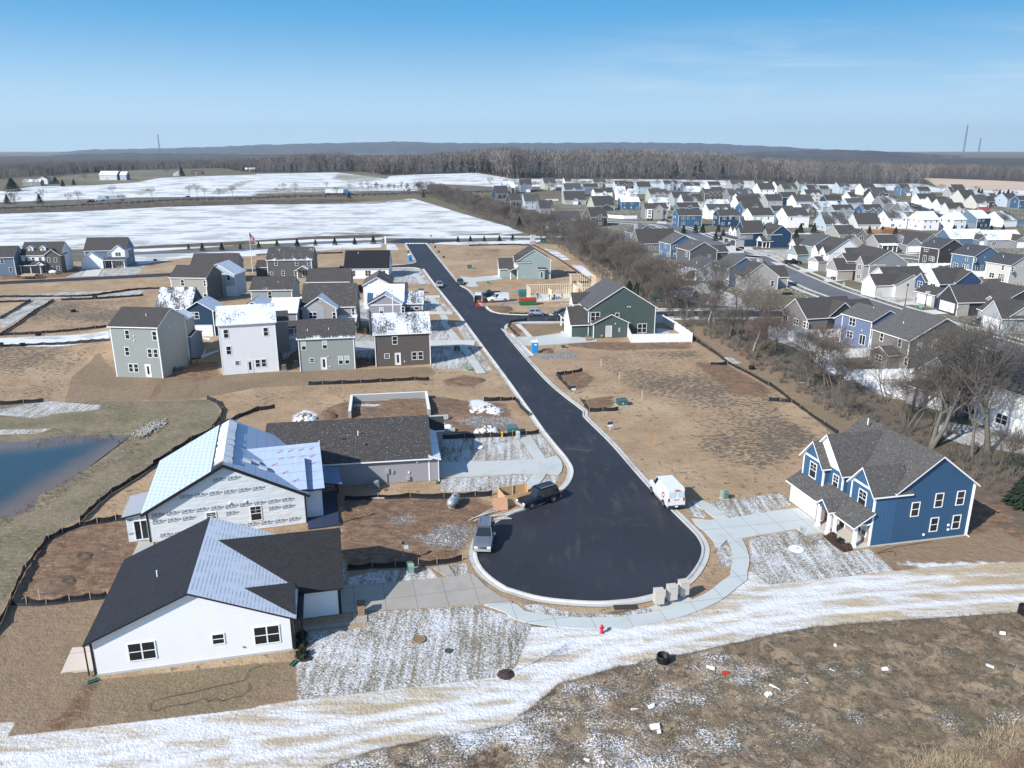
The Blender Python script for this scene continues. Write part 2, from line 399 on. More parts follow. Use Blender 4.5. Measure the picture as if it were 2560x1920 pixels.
# highway beyond the field
hw=ats(q('A0',-500,700,0,686,600,664,1200,632,1700,606,2212,597)+q('A1',300,582,800,570,1400,554,2212,535)+q('A2',900,520))
ribbon('highway',smoothline(hw,12),-6.,6.,ASPH2,.35)
# paths, drives and their joints
def walk(name,pts,w,m,z=.03,step=1.0):
    l=smoothline(ats(pts),step);return ribbon(name,l,-w/2,w/2,m,z,.1)
sheet('driveway',ats(q('D1',735,80,1220,50,1560,18,1790,0)+q('C1',1880,1365,1990,1475,2130,1568,2212,1600)+q('D1',2212,232,1890,245,960,300,960,395,380,475,380,440,840,385,840,310,735,320)),CONCB,.03,.1)
sheet('sidewalk',ats(q('C1',1530,1310,1660,1290,1740,1410,1880,1375,1900,1385,1770,1470)),CONCB,.034,.1)
walk('sidewalk',q('D1',2010,210,2212,285)+q('D2',60,335,220,370,400,392,600,405,800,403,960,398,1150,370,1400,315,1600,245,1760,165,1880,70,1960,10)+q('C2',1960,1340,1980,1240,1960,1140,1920,1060),1.5,CONCJ,.028,.7)
walk('sidewalk',q('C2',1900,1000,1800,870,1660,770,1600,740),1.5,CONCJ,.028)
sheet('driveway',ats(q('C2',1555,885,1700,900,1860,885,2212,830)+q('C3',0,825,260,795,440,930,470,1010,330,1030,250,975,0,1015)+q('C2',2212,1015,1990,1055,1860,1065,1800,1130,1755,1130,1740,1080,1650,985,1585,935)),CONCJ,.034,.1)
sheet('driveway',ats(q('C2',0,380,195,375,300,365,385,340,425,385,438,430,430,480,405,505,310,497,190,497,0,497)+q('C1',2212,502,1590,535,1570,400,2212,385)),CONC,.034,.1)
walk('sidewalk',q('C2',115,170,190,290,250,385,255,450,230,520,130,620)+q('C1',2212,655),1.5,CONC,.028)
sheet('patio',ats(q('D0',525,840,625,620,790,610,830,812)),m_concrete((.55,.47,.40),.3,(2.4,2.4),R_(-13)),.03,.1)
sheet('patio',ats(q('C0',1130,1240,1200,1085,1325,1085,1345,1210)),m_concrete((.42,.41,.38),.4),.03,.1)
walk('sidewalk',q('E2',960,850,1110,1040),1.5,CONC,.028)
walk('sidewalk',q('E2',1240,1270,1380,1480,1480,1659)+q('B1',1620,300,1830,560,1950,740),1.5,CONC,.028,2)
walk('driveway',q('B1',1360,75,1590,72),3.0,CONCW,.034,2)
walk('driveway',q('B1',1380,212,1700,214),2.6,CONCW,.034,2)
walk('driveway',q('B1',215,525,360,512,850,500,1010,492,1500,480,1890,480),5.5,CONCW,.034,2)
sheet('driveway',ats(q('B0',1690,475,1820,460,1890,500,1895,600,1740,620,1700,560)),CONCW,.04)
walk('driveway',q('B1',180,320,400,300,830,265,960,260),4.,CONCW,.034,2)
sheet('driveway',ats(q('E1',860,1480,780,1330,1050,1330,1530,1275,1530,1235,1700,1228,1850,1330,2160,1380,2160,1405,1450,1455)),CONC,.034,.1)
sheet('sidewalk',ats(q('E1',740,1110,830,1100,1000,1280,1050,1330,960,1335,870,1220,800,1170)),CONCW,.03)
walk('sidewalk',q('E1',830,1085,1000,1080,1670,1072),1.5,CONC,.028,2)
sheet('driveway',ats(q('E1',0,305,450,262,530,330,60,385,110,455,0,460)+q('E2',1920,1080,1850,1070,1770,960,1740,905)),CONC,.034,.1)
walk('sidewalk',q('B2',1250,268,1700,262,2100,262),1.5,CONCW,.028,2)
walk('sidewalk',q('B2',1250,180,1700,178,2100,178),1.5,CONCW,.028,2)
sheet('driveway',ats(q('A0',700,1285,750,1222,885,1222,850,1282)),CONCW,.034)
sheet('driveway',ats(q('F1',1450-600,470,1080,465,1080,500,850,510)),CONCW,.034)
# streets and drives of the older subdivision on the right
S1=ats(q('F2',-900,800,-250,845,300,880,900,925)+q('G2',60,500,330,560,560,680,800,800,1150,960,1600,1150)+q('S',2215,775,2330,815)+q('G5',1450,600,2100,800,3000,1100))
S1s=smoothline(S1,3);ribbon('subdivision_street',S1s,-4.2,4.2,ASPH2,-.01)
for d0,d1 in ((-4.9,-4.2),(4.2,4.9)):ribbon('kerb',S1s,d0,d1,CONCW,.05,.1)
for d0,d1 in ((-8.2,-6.9),(6.9,8.2)):ribbon('sidewalk',S1s,d0,d1,CONCW,.03)
S3=smoothline(ats(q('F4',930,540,1100,620,1400,750,1700,900)),4);ribbon('subdivision_street',S3,-4,4,ASPH,-.016);ribbon('kerb',S3,-4.8,-4.0,CONCW,.05,.1)
S4=smoothline(ats(q('G3',330,500,700,545,1090,585,1500,640)),4);ribbon('subdivision_street',S4,-4,4,ASPH2,-.016)
for d0,d1 in ((-4.8,-4.0),(4.0,4.8)):ribbon('kerb',S4,d0,d1,CONCW,.05,.1)
for P in (q('F4',730,1360,930,1355,1100,1415,900,1430),q('G2',1060,800,1350,765,1490,805,1130,850),q('G2',1500,965,1830,935,1990,965,1560,1010),q('G3',220,1185,490,1150,600,1200,250,1225),
          q('G3',650,1370,1090,1310,1130,1400,800,1400),q('G5',450,115,880,85,1100,160,600,185),q('G5',1030,350,1300,360,1720,380,1900,440,1230,470),q('G2',590,650,830,685,900,710,740,740),q('G2',0,390,280,400,300,440,0,470),q('F2',1880,1290,2212,1260,2212,1400,1960,1400),
          q('F4',1080,520,1500,640,1450,700,1000,540),q('F2',720,850,880,850,870,900,700,890)):
    sheet('driveway',ats(P),CONCW,.036)
# --- soil, grass and snow: where each kind lies
LAY={
 'gg':[q('S',1560,600,2600,560,2700,1250,2330,1160,2000,960,1800,820,1660,720,1500,660),q('A2',0,640,3500,600,6000,640,4500,1200,1500,1100,0,900),q('A0',600,370,1500,350,1450,420,1000,455,500,450),q('A1',200,515,900,510,900,560,0,570),q('A1',500,385,1080,395,1120,425,700,440)],
 'dirt':[q('S',-900,690,300,650,640,640,1000,602,1090,602,1440,612,1500,650,1620,770,1780,880,2000,1010,2110,1110,2300,1250,2700,1390,2560,1450,1900,1480,1300,1560,700,1760,0,1840,-700,1900)],
 'og':[q('B0',-3000,1000,0,1010,400,985,900,965,1400,975,1780,960,1870,1000,1915,1100,1850,1200,1500,1410)+q('C0',1240,480,950,680,760,850,560,960,400,1060,230,1270,110,1500)+q('D0',60,260,0,380,-1500,900)],
 'ft':[q('A0',1180,575,1235,525,1320,530,1225,582),q('A0',1820,565,1990,495,2130,450,2212,452,2050,520,1900,575),q('A1',0,545,300,515,900,505,1100,520,700,560,0,570),q('A1',700,400,1130,415,1120,440,820,470,660,440),q('A0',600,440,1400,425,1200,465,800,480),q('A1',1000,625,1350,608,1380,625,1000,655,600,655),q('A1',600,900,1080,905,1100,925,600,915),q('A2',0,470,900,450,1600,460,1600,480,0,490)],
 'hb':[q('B2',1560,310,1700,340,1900,470,2212,640)+q('B3',250,800,600,1020,860,1160,720,1260,560,1260,200,960,0,800)+q('B2',1850,600,1580,400),q('D0',-600,600,0,390,100,240,930,170,850,500,860,890,2212,750)+q('D1',345,735,350,1072,0,1120)+q('D0',2212,1140,60,1382,130,1257,-600,1290),
        q('C3',880,1140,1705,1030,1760,960,2000,950,2400,1100,2400,1250,1500,1290,1090,1335),q('B0',560,980,620,760,850,560,1000,720,1400,780,1720,640,1900,740)+q('B1',0,730,1500,680,1560,730,1480,790,0,860)+q('B0',1700,960),
        q('E1',870,1110,1670,1095,1700,1215,1060,1325)],
 'mt':[q('B2',780,600,950,560,1600,540,1780,650,2212,850)+q('B3',200,1150,500,1330)+q('C3',200,300,0,460)+q('C2',1900,420,1600,260,1450,60)+q('B2',1200,950,850,720),q('B0',-1500,520,560,490,850,480,800,560,640,700,540,880,400,985,-1500,1000),
        q('A0',250,1659,480,1500,1240,1480,1260,1659),q('B0',60,400,420,120,1200,110,950,320),q('B1',0,900,500,850,1200,830,700,900,0,1010),q('A1',1800,1060,2100,1040,2100,1120,1800,1150)],
 'dk':[q('D0',800,900,850,930,780,1060,720,1200,560,1330,330,1340,480,1200,600,1080,690,940),q('B0',1390,780,1420,790,1370,900,1300,990,1270,980,1330,880),q('B0',1740,680,1700,780,1720,850,1620,950,1600,940,1680,850,1650,780,1700,680),q('C0',420,1060,560,990,760,935,1150,900,1200,1100,1080,1330,940,1540,130,1590,200,1400,320,1150),q('B1',560,1060,640,1020,800,975,1500,925,1850,975,2150,1000,2212,1080,2150,1255,1550,1255,1450,1100,620,1140),
        q('C1',740,725,1500,700,1900,700,2080,780,1990,900,1900,980,1800,1150,1600,1290,790,1290,730,1200),q('B2',395,745,600,715,720,770,640,860,520,880),q('B2',620,960,880,925,880,1020,680,1050),q('B2',270,515,360,520,350,570,240,565),q('B2',0,300,150,290,60,410,0,380),
        q('B2',480,460,1550,470,1550,520,900,540,480,500),q('B2',1560,640,1860,660,2212,860,2212,960,1900,900),q('B0',1400,775,1700,640,1890,640,1900,745,1780,800),q('B1',205,560,370,590,370,705,205,715),q('B1',860,580,1040,560,1045,680,865,690),q('B2',2000,450,1960,560,2150,720,2212,700),q('B1',1600,800,1800,750,1950,780,1900,850,1650,850),
        q('A0',0,1240,480,1240,640,1180,700,1240,560,1290,0,1310),q('E1',260,790,680,790,720,880,560,930,350,890),q('C3',1740,700,2100,700,2212,1100,2000,960,1700,1040)],
 'gv':[q('C1',1360,1040,1500,1030,1620,940,1880,960,1830,1060,1790,1140,1500,1110),q('B1',1740,1140,1900,1110,2212,1115,2212,1195,1900,1205),q('B2',210,580,330,550,500,550,590,580,540,610,230,615),q('C1',1180,880,1340,850,1370,900,1200,940),q('E1',380,720,800,735,780,770,500,770)],
 'lf':[q('S',1020,445,1130,470,1330,520,1480,560,1590,650,1700,720,1860,800,2060,900,2280,1030,2700,1180,2700,1330,2560,1300,2440,1240,2260,1110,2080,985,1900,890,1740,800,1600,720,1480,650,1380,600,1230,560,1130,505,1060,480)],
 'st':[q('A3',1330,425,2212,465,4000,560,4500,700,2212,600,1900,565,1480,520)],
 'dv':[q('A0',-800,755,0,740,700,718,1400,682,2212,660)+q('A1',600,655,1300,635,1100,622,600,612,0,625)+q('A0',1400,640,500,690,0,712,-800,730),q('A1',480,930,900,905,1100,915,1050,940,480,965,0,975,0,960),q('A0',1150,1020,2212,985,2212,1000,1200,1035)],
 'wd':[q('A0',-2500,455,0,440,600,400,1100,365,1900,345,2212,385)+q('A1',900,375,1120,405,1900,388,2212,430)+q('A2',0,435,1300,440,2212,455)+q('A3',0,475,1330,500,1400,470,1300,430,2212,462,4500,540,4500,270,0,250)+q('A0',2000,240,-2500,250)],
 'sn':[q('A0',-900,1105,0,1082,600,1050,1150,1022)+q('A1',0,968,520,935,1050,915,1500,930,2150,905)+q('F1',0,1085,480,1052,300,985,120,905)+q('A1',2212,860,2000,800,1600,680,1350,606,1200,625,700,655)+q('A0',2212,660,1400,683,700,720,0,742,-900,760),
        q('A0',-900,640,0,640,1200,598,2212,588)+q('A1',0,568,900,545,1400,540,1500,480,1950,500,2212,520)+q('A2',0,505,900,512,2212,520)+q('A3',0,512,700,530,1400,552,2212,590,3000,600,3000,560,1480,522,1330,480,0,488)+q('A2',2212,460,1300,445,0,440)+q('A1',2212,442,2050,410,1900,386,1350,403,1150,415,1130,440,700,384,0,396)+q('A0',2212,402,1400,428,1180,470,800,495,300,505,0,545,-900,560),
        q('A0',-900,1140,640,1098,720,1080,1160,1046,2212,1006)+q('A1',0,985,500,960,1060,948,1200,925,2212,925)+q('F1',0,1100,600,1105,1250,1105,1250,1130,0,1132)+q('A1',2212,950,1500,955,1100,950,1080,965,0,1002)+q('A0',1150,1075,-900,1110),
        q('A0',1150,1086,2212,1050)+q('A1',480,1003,1090,985,1080,1030,480,1060,0,1085)+q('A0',2212,1105,1600,1120,1200,1180,1150,1130),q('A1',1350,990,1700,985,2212,975)+q('F1',0,1165,700,1165,1180,1140,1180,1155,840,1165,660,1240,0,1245)+q('A1',2212,1000,1840,1010,1500,1000),
        q('B0',-600,440,0,430,940,365,950,440,0,495,-600,520),q('F1',780,1305,1050,1360,1280,1510,1150,1520,1000,1440),q('F1',1280,1590,1500,1620,1700,1800,1560,1800),q('G1',960,1180,1230,1040,1420,1060,1440,1260,1230,1230,960,1210),q('B2',1245,340,1370,360,1350,385,1245,385),q('A1',1130,1050,1130,1005,1200,1010,1240,1050),
        q('B1',330,1090,420,1050,530,1080,480,1150,330,1150),q('B1',780,1005,1080,1000,1060,1020,820,1022),q('B1',1850,965,1960,965,2100,1050,2100,1100,1960,1080,1850,1030),q('A1',1130,1000,1200,1005,1235,1050,1130,1055),q('C3',1120,1270,2212,1262,2600,1260,2600,1300,2212,1300,1500,1330),q('D1',430,480,520,480,520,710,400,715),q('F2',1380,1040,2080,1030,2080,1060,1400,1068),q('F3',970,1045,1440,1050,1400,1075,970,1070),q('F4',150,1068,820,1068,800,1085,150,1085),
        q('F2',1530,1150,1740,1150,1740,1185,1530,1170),q('B3',300,430,500,650,900,720,900,760,560,740,300,560),q('B3',1100,860,1600,900,1800,960,1700,1040,1300,1000)],
 'sp':[q('D1',350,760,400,480,950,440,965,305,1890,250,2212,345)+q('D2',0,375,170,420,30,760,0,820)+q('D1',2100,868,355,1070),q('C1',790,1452,830,1385,1000,1340,1500,1312,1590,1420),q('C1',1670,1290,1810,1262,1850,1365,1740,1408),
        q('C1',1575,180,2212,172)+q('C2',0,178,70,180,180,374,0,378)+q('C1',2212,383,1610,400),q('C2',170,165,250,155,380,330,300,360),q('C1',1590,540,2212,506)+q('C2',0,503,190,500,60,615)+q('C1',2040,640,1600,655),q('C2',310,502,405,510,360,600,180,650,260,560),
        q('C2',1700,742,2212,680)+q('C3',0,670,130,668,250,755,0,822)+q('C2',2212,828,1810,885),q('C3',0,1020,240,985,330,1035,470,1015,640,1180,880,1142,1090,1333,0,1455)+q('C2',2212,1455,2085,1345,2055,1230,2050,1060,2212,1020),q('C2',1560,690,1700,890,1560,860,1500,800),q('C2',1770,1150,1850,1080,1910,1200,1895,1300,1780,1290),
        q('B1',1500,300,1620,292,1730,450,1510,460),q('B1',1515,530,1760,500,1900,705,1520,690),q('B1',1710,290,1780,290,1880,450,1810,455),q('B1',1850,500,1905,500,2045,705,1985,712),q('E2',500,780,900,752,1060,792,1230,1035,545,1042),q('B1',1380,85,1520,85,1570,190,1380,200),q('E2',1310,1280,1370,1280,1600,1520,1450,1500),
        q('B1',220,425,360,440,360,495,215,500),q('B1',850,400,1015,410,1015,480,850,480),q('B1',225,560,365,555,370,590,225,625),q('B1',860,540,1020,530,1040,590,865,600),q('B1',290,205,400,195,400,330,280,340),q('B1',820,110,960,110,960,260,830,260),q('A0',560,1290,720,1225,1060,1210,1170,1180,1260,1190,1180,1270),q('B0',-300,1060,0,1050,370,970,870,1010,850,1050,480,1080,330,1120,0,1095),q('B0',-300,1220,300,1215,480,1200,300,1245,-300,1260),
        q('B0',0,360,460,105,260,105,0,270),q('A0',100,1480,500,1470,1200,1440,1240,1400,500,1420,0,1455),q('B2',1800,590,1900,600,2000,650,1890,655),q('C1',740,1215,800,1340,780,1450,740,1440),q('B3',1500,1150,2212,1250,2600,1400,2212,1430,1700,1350,1400,1250),q('G1',800,1200,1500,1000,2100,1250,2300,1450,1500,1390,900,1230),q('B3',500,640,800,700,1250,690,1750,1050,1000,940,700,770),q('G1',300,330,760,500,1240,700,1100,900,500,700,100,500),
        q('F3',960,1180,1050,1180,1050,1330,960,1320),q('G2',0,440,1050,440,1040,560,600,640,0,500),q('G3',280,1230,1000,1230,1040,1320,640,1360),q('B3',0,330,130,290,160,360,640,640,500,650,200,500,0,430),q('D2',40,240,240,240,430,300,900,330,1190,260,1200,300,1000,350,600,370,250,330),q('G2',620,560,900,570,880,640,620,640)],
 'sb':[q('D0',-900,1290,0,1262,130,1257,62,1384,2212,1136)+q('D1',0,1122,352,1070,2100,868,2212,850)+q('D2',0,820,40,760,170,430,400,440,1000,445,1300,385,1600,290,1850,170,1990,20)+q('C2',2040,1330,2085,1345,2212,1455)+q('C3',0,1455,1090,1338,1500,1290,2212,1258,3200,1230)+q('D3',3200,220,2212,312,1500,360,900,400,400,440,0,516)+q('D2',2150,530,1500,672,900,790,400,935,150,1150,0,1250)+q('D1',2150,1290,1600,1385,1000,1510,560,1659,-400,1900)+q('D0',-900,2100)],
 'br':[q('D3',4200,130,2212,310,1500,358,900,398,400,438,0,514)+q('D2',2150,528,1500,670,900,788,400,933,150,1148,0,1248)+q('D1',2150,1288,1600,1383,1000,1508,560,1657,-600,1950)+q('D3',-600,2500,4200,2500)],
}
TRACKS=[q('D3',-200,270,900,150,2212,85,2800,60),q('D3',-200,400,700,295,1500,235,2212,190,2800,160),q('D3',0,130,700,70,1550,0),q('D1',-200,1430,900,1240,2212,1010),q('D1',-200,1600,800,1410,1500,1250,2212,1140)+q('D2',700,1000-340,1100,560),q('D0',1200,1670,2212,1450),q('D0',500,1700,1000,1560,1400,1440,1420,1400,800,1500,480,1520),q('D0',0,1659,420,1540,0,1560),q('D2',150,620,700,540,1100,470,1700,380,2212,270),q('D2',200,880,800,690,1500,540,2212,400),q('D2',1250,570,2212,370)]
WATER=ats(q('C0',-1500,330,0,262,400,228,850,172,1000,165,1085,168,1080,205,1000,260,900,335,700,445,500,560,330,680,150,785,0,850,-1500,1500),-.4)
POND2=ats(q('F5',1700,1045,2600,1080,3200,1200,3000,1330,2212,1240,1950,1170))
def grid_axis():
    ys=[22.0]
    while ys[-1]<14000:ys.append(ys[-1]*(1.0058 if ys[-1]<420 else 1.011))
    ys=np.array([-400.,-60.]+ys);c=np.concatenate([np.linspace(-6,-1.3,12)[:-1],np.linspace(-1.3,1.3,400),np.linspace(1.3,6,12)[1:]]);return ys,c
YS,CS=grid_axis()
def vnoise(x,y,sc,seed=0):
    r=np.random.RandomState(seed).rand(256,256);x=x/sc;y=y/sc;xi=np.floor(x).astype(int);yi=np.floor(y).astype(int);fx=x-xi;fy=y-yi
    fx=fx*fx*(3-2*fx);fy=fy*fy*(3-2*fy);g=lambda a,b:r[a%256,b%256]
    return (g(xi,yi)*(1-fx)+g(xi+1,yi)*fx)*(1-fy)+(g(xi,yi+1)*(1-fx)+g(xi+1,yi+1)*fx)*fy
def build_ground():
    YY=np.repeat(YS,len(CS));XX=(np.maximum(YS,0)[:,None]+40.)*CS[None,:];XX=XX.ravel()*.78
    P=np.stack([XX,YY],1);A={}
    for k,polys in LAY.items():
        d=np.full(len(P),-25.)
        for pl in polys:d=np.maximum(d,sd_box(P,ats(pl)))
        A[k]=d
    d=np.full(len(P),-25.)
    for pl in TRACKS:d=np.maximum(d,sd_box(P,smoothline(ats(pl),3),False))
    A['tr']=d+.30
    flat=np.full(len(P),-25.)
    near=(YY<420) & (YY>20)
    for pl in STRUCT:
        flat=np.maximum(flat,sd_box(P,pl,True,3.))
    keep=1-sstep(flat,-1.6,-.35)
    f=vnoise(XX,YY,2.2,1)*.5+vnoise(XX,YY,.9,2)*.3+vnoise(XX,YY,5.5,3)*.5-.6
    f2=vnoise(XX,YY,.55,4)-.5
    mk=lambda k,a=.6:sstep(A[k],-a*.3,a)
    z=terrain(XX,YY)-.05
    disp=.03*f+mk('dk')*(.45*f+.22*f2)+mk('mt')*.05*f+mk('br')*(.35*f+.25*f2+.25)+mk('og')*.12*f
    z=z+disp*keep*near-.04*sstep(flat,-.5,.5)
    wd=sd_box(P,WATER,True,20.);z=z-.42*sstep(wd,-7,0)-1.2*sstep(wd,0,4)
    wd2=sd_box(P,POND2,True,20.);z=z-.5*sstep(wd2,-3,0)-1.2*sstep(wd2,0,5)
    ny,nx=len(YS),len(CS);i=np.arange(ny*nx).reshape(ny,nx)
    Fc=np.stack([i[:-1,:-1],i[:-1,1:],i[1:,1:],i[1:,:-1]],-1).reshape(-1,4)
    me=npmesh('ground',np.stack([XX,YY,z],1),Fc,ground_mat(),attrs=A,smooth=True)
    return tag(link('ground',me),kind='structure')
def ground_mat():
    t=NT('ground_cover');P=t.vec('pos');SN=(.66,.672,.69)
    at_=lambda k:t.N('Attribute',attribute_name=k).outputs['Fac']
    n05=t.noise(P,.05,4,.6);n2=t.noise(P,.22,5,.6);n1=t.noise(P,1.0,5,.65);n4=t.noise(P,4.5,4,.65);n12=t.noise(P,12.,3,.6);n9=t.noise(P,7.5,4,.7)
    stx=t.noise(t.vec('pos',(.35,1.6,1),R_(-4)),1.5,5,.65)       # streaks that run across the view direction
    row=t.noise(t.vec('pos',(.02,.30,1),R_(2)),1.0,6,.62)
    def mask(k,amp=.5,w=.18,nz=None):return t.ss(t.m('ADD',at_(k),t.m('MULTIPLY',t.m('SUBTRACT',nz or n1,.5),amp*2)),-w,w)
    def lay(col,k,c,amp=.5,w=.18,nz=None):return t.mix(mask(k,amp,w,nz),col,c)
    grass=t.mix(t.ss(n4,.35,.7),(.115,.095,.060),(.20,.165,.11));grass=t.mix(t.ss(n2,.45,.62),grass,(.12,.105,.065))
    lawn=t.mix(t.ss(n2,.4,.65),(.10,.095,.048),(.165,.13,.078));lawn=t.mix(t.m('MULTIPLY',n12,.5),lawn,(.20,.17,.12))
    col=t.mix(t.ss(n05,.35,.6),grass,lawn)
    col=lay(col,'gg',t.mix(t.m('MULTIPLY',t.ss(n1,.55,.62),t.ss(n05,.46,.56)),lawn,SN),2.,.6)
    d1=t.mix(t.ss(n2,.35,.68),(.40,.265,.15),(.28,.175,.098));d1=t.mix(t.ss(n05,.5,.65),d1,(.46,.325,.20));d1=t.mix(t.m('MULTIPLY',t.ss(stx,.5,.75),.6),d1,(.15,.10,.065));d1=t.mix(t.m('MULTIPLY',t.ss(n9,.5,.68),.6),d1,(.22,.155,.10));d1=t.mix(t.m('MULTIPLY',n12,.5),d1,(.38,.30,.20))
    dirt=t.mix(t.m('MULTIPLY',t.ss(n1,.56,.66),t.ss(n05,.40,.56)),d1,(.12,.085,.058))
    col=lay(col,'dirt',dirt,.8)
    og=t.mix(t.ss(n2,.42,.6),(.20,.16,.105),(.14,.12,.072));og=t.mix(t.ss(t.noise(t.vec('pos',(1,3,1),R_(30)),1.2,5,.7),.45,.7),og,(.29,.235,.155));og=t.mix(t.m('MULTIPLY',t.ss(n05,.52,.62),.6),og,(.15,.14,.065))
    col=lay(col,'og',og,1.0,.4)
    hb=t.mix(t.ss(n1,.35,.7),(.215,.145,.09),(.28,.20,.13));hb=t.mix(t.ss(n05,.48,.6),hb,(.17,.135,.075));hb=t.mix(t.ss(n9,.42,.7),hb,(.33,.24,.155));hb=t.mix(t.m('MULTIPLY',t.ss(stx,.5,.7),.5),hb,(.14,.10,.065));hb=t.mix(t.m('MULTIPLY',n12,.4),hb,(.19,.135,.085))
    col=lay(col,'hb',hb,.15,.1)
    cl=t.noise(t.vec('pos',(.8,1.25,1),R_(20)),1.5,5,.68,.4)
    mt=t.mix(t.ss(t.m('ADD',cl,t.m('MULTIPLY',t.m('SUBTRACT',t.noise(P,.035,3),.5),.75)),.47,.56),d1,t.mix(n4,(.10,.08,.06),(.16,.125,.09)))
    col=lay(col,'mt',mt,5.,.8)
    dk=t.mix(t.ss(n1,.35,.65),(.14,.078,.046),(.215,.13,.078));dk=t.mix(t.ss(n2,.45,.7),dk,(.125,.088,.062));dk=t.mix(t.ss(t.noise(t.vec('pos',(.5,1.6,1),R_(25)),1.4,6,.7,1.),.47,.62),dk,(.27,.18,.115));dk=t.mix(t.ss(n9,.55,.68),dk,(.09,.055,.038))
    col=lay(col,'dk',dk,1.2,.4)
    gvv=t.mix(t.ss(t.N('TexVoronoi',{'Vector':P,'Scale':7.}).outputs[0],.1,.5),(.42,.41,.39),(.15,.13,.11));gvv=t.mix(t.ss(n4,.55,.62),gvv,SN)
    col=lay(col,'gv',gvv,1.4,.8)
    lf=t.mix(t.ss(n1,.35,.65),(.085,.066,.048),(.15,.115,.082));lf=t.mix(t.m('MULTIPLY',n12,.5),lf,(.20,.15,.11));lf=t.mix(t.ss(n05,.54,.62),lf,(.09,.085,.045))
    col=lay(col,'lf',lf,3.,.8)
    stc=t.mix(t.noise(t.vec('pos',(.004,.05,1)),1.,4),(.40,.30,.22),(.60,.47,.36));col=lay(col,'st',stc,.5,1.)
    dv=t.mix(t.ss(n2,.4,.6),(.055,.045,.036),(.14,.105,.075));col=lay(col,'dv',dv,3.,1.)
    col=lay(col,'wd',t.mix(n2,(.05,.042,.038),(.09,.075,.06)),5.,3.)
    sfv=t.m('ADD',t.m('MULTIPLY',row,.75),t.m('MULTIPLY',n2,.25));under=t.mix(t.ss(n05,.42,.58),(.17,.125,.10),(.13,.13,.075))
    snf=t.mix(t.m('MULTIPLY',t.ss(t.m('ADD',sfv,t.m('MULTIPLY',t.m('SUBTRACT',n05,.5),.7)),.46,.60),.55),SN,under)
    col=lay(col,'sn',snf,1.0,.3)
    col=t.mix(t.m('MULTIPLY',mask('ft',6.,4.,n2),t.ss(t.m('ADD',row,t.m('MULTIPLY',n2,.4)),.55,.75)),col,(.19,.175,.11))
    rows=t.noise(t.vec('pos',(2.2,.16,1),R_(-13)),1.,3,.5)
    spv=t.m('ADD',t.m('ADD',t.m('MULTIPLY',n9,.72),t.m('MULTIPLY',n12,.38)),t.m('MULTIPLY',t.m('SUBTRACT',rows,.5),.30));spv=t.m('ADD',spv,t.m('MULTIPLY',t.m('SUBTRACT',n2,.5),.25))
    under2=t.mix(n1,(.15,.125,.075),(.23,.185,.12));spc=t.mix(t.m('MULTIPLY',t.ss(spv,.47,.645),.93),under2,SN)
    col=lay(col,'sp',spc,.12,.1,n4)
    sbs=t.noise(t.vec('pos',(.16,.9,1),R_(-13)),1.,6,.62);sbv=t.m('ADD',t.m('ADD',t.m('MULTIPLY',sbs,.6),t.m('MULTIPLY',n4,.28)),t.m('MULTIPLY',t.m('SUBTRACT',n05,.5),.35))
    sx=t.N('SeparateXYZ',{0:P});sbv=t.m('ADD',sbv,t.ss(sx.outputs[0],14.,34.,0.,-.06))
    straw=t.mix(t.ss(n4,.4,.65),(.46,.375,.25),(.35,.27,.175));straw=t.mix(t.ss(n2,.5,.62),straw,(.45,.35,.215));sb=t.mix(t.ss(sbv,.33,.52,0.,.95),straw,(.68,.69,.71));sb=t.mix(t.m('MULTIPLY',t.ss(n12,.6,.7),.35),sb,(.30,.25,.19))
    sb=t.mix(t.m('MULTIPLY',mask('tr',.35,.35,n2),.85),sb,(.72,.73,.75));col=lay(col,'sb',sb,.10,.08)
    brn=t.noise(t.vec('pos',(1,1,1)),.55,5,.7,.8);br=t.mix(t.ss(n2,.42,.6),(.165,.12,.076),(.12,.10,.058));br=t.mix(t.ss(brn,.45,.60),br,(.30,.22,.14));br=t.mix(t.ss(t.noise(P,1.7,5,.7,.5),.50,.62),br,(.085,.065,.045));br=t.mix(t.m('MULTIPLY',t.ss(n12,.5,.7),.7),br,(.30,.24,.165))
    bsn=t.m('ADD',t.m('MULTIPLY',n9,.5),t.m('ADD',t.m('MULTIPLY',n2,.42),t.m('MULTIPLY',n12,.2)));bsn=t.m('ADD',bsn,t.ss(sx.outputs[0],5.,30.,.02,-.06))
    br=t.mix(t.ss(bsn,.585,.65),br,SN);col=lay(col,'br',br,.25,.08)
    t.bump(t.m('ADD',t.m('ADD',t.m('MULTIPLY',n4,.6),t.m('MULTIPLY',n12,.25)),n1),.7,.25)
    return t.out(col,.92)
build_ground()
def water_mat():
    t=NT('pond_water');s=t.N('Attribute',attribute_name='sd').outputs['Fac'];n=t.noise(t.vec('pos'),.5,4)
    c=t.mix(t.ss(t.m('ADD',s,t.m('MULTIPLY',n,2.)),.5,5.5),(.14,.105,.085),(.022,.05,.068));t.b.inputs['IOR'].default_value=1.33;t.b.inputs['Specular IOR Level'].default_value=.5
    t.bump(t.noise(t.vec('pos'),4.,3),.06,.02);return t.out(c,.12)
WM=water_mat()
for nm,pl,zz in (('pond_water',WATER,-.42),('far_pond_water',POND2,-.45)):
    a=np.array([(p[0],p[1]) for p in pl]);lo,hi=a.min(0),a.max(0);gx,gy=np.meshgrid(np.linspace(lo[0],hi[0],70),np.linspace(lo[1],hi[1],50));P2=np.stack([gx.ravel(),gy.ravel()],1)
    i=np.arange(3500).reshape(50,70);Fc=np.stack([i[:-1,:-1],i[:-1,1:],i[1:,1:],i[1:,:-1]],-1).reshape(-1,4)
    tag(link(nm,npmesh(nm,np.c_[P2,np.full(3500,zz)],Fc,WM,attrs={'sd':sd_box(P2,pl)})),kind='structure')
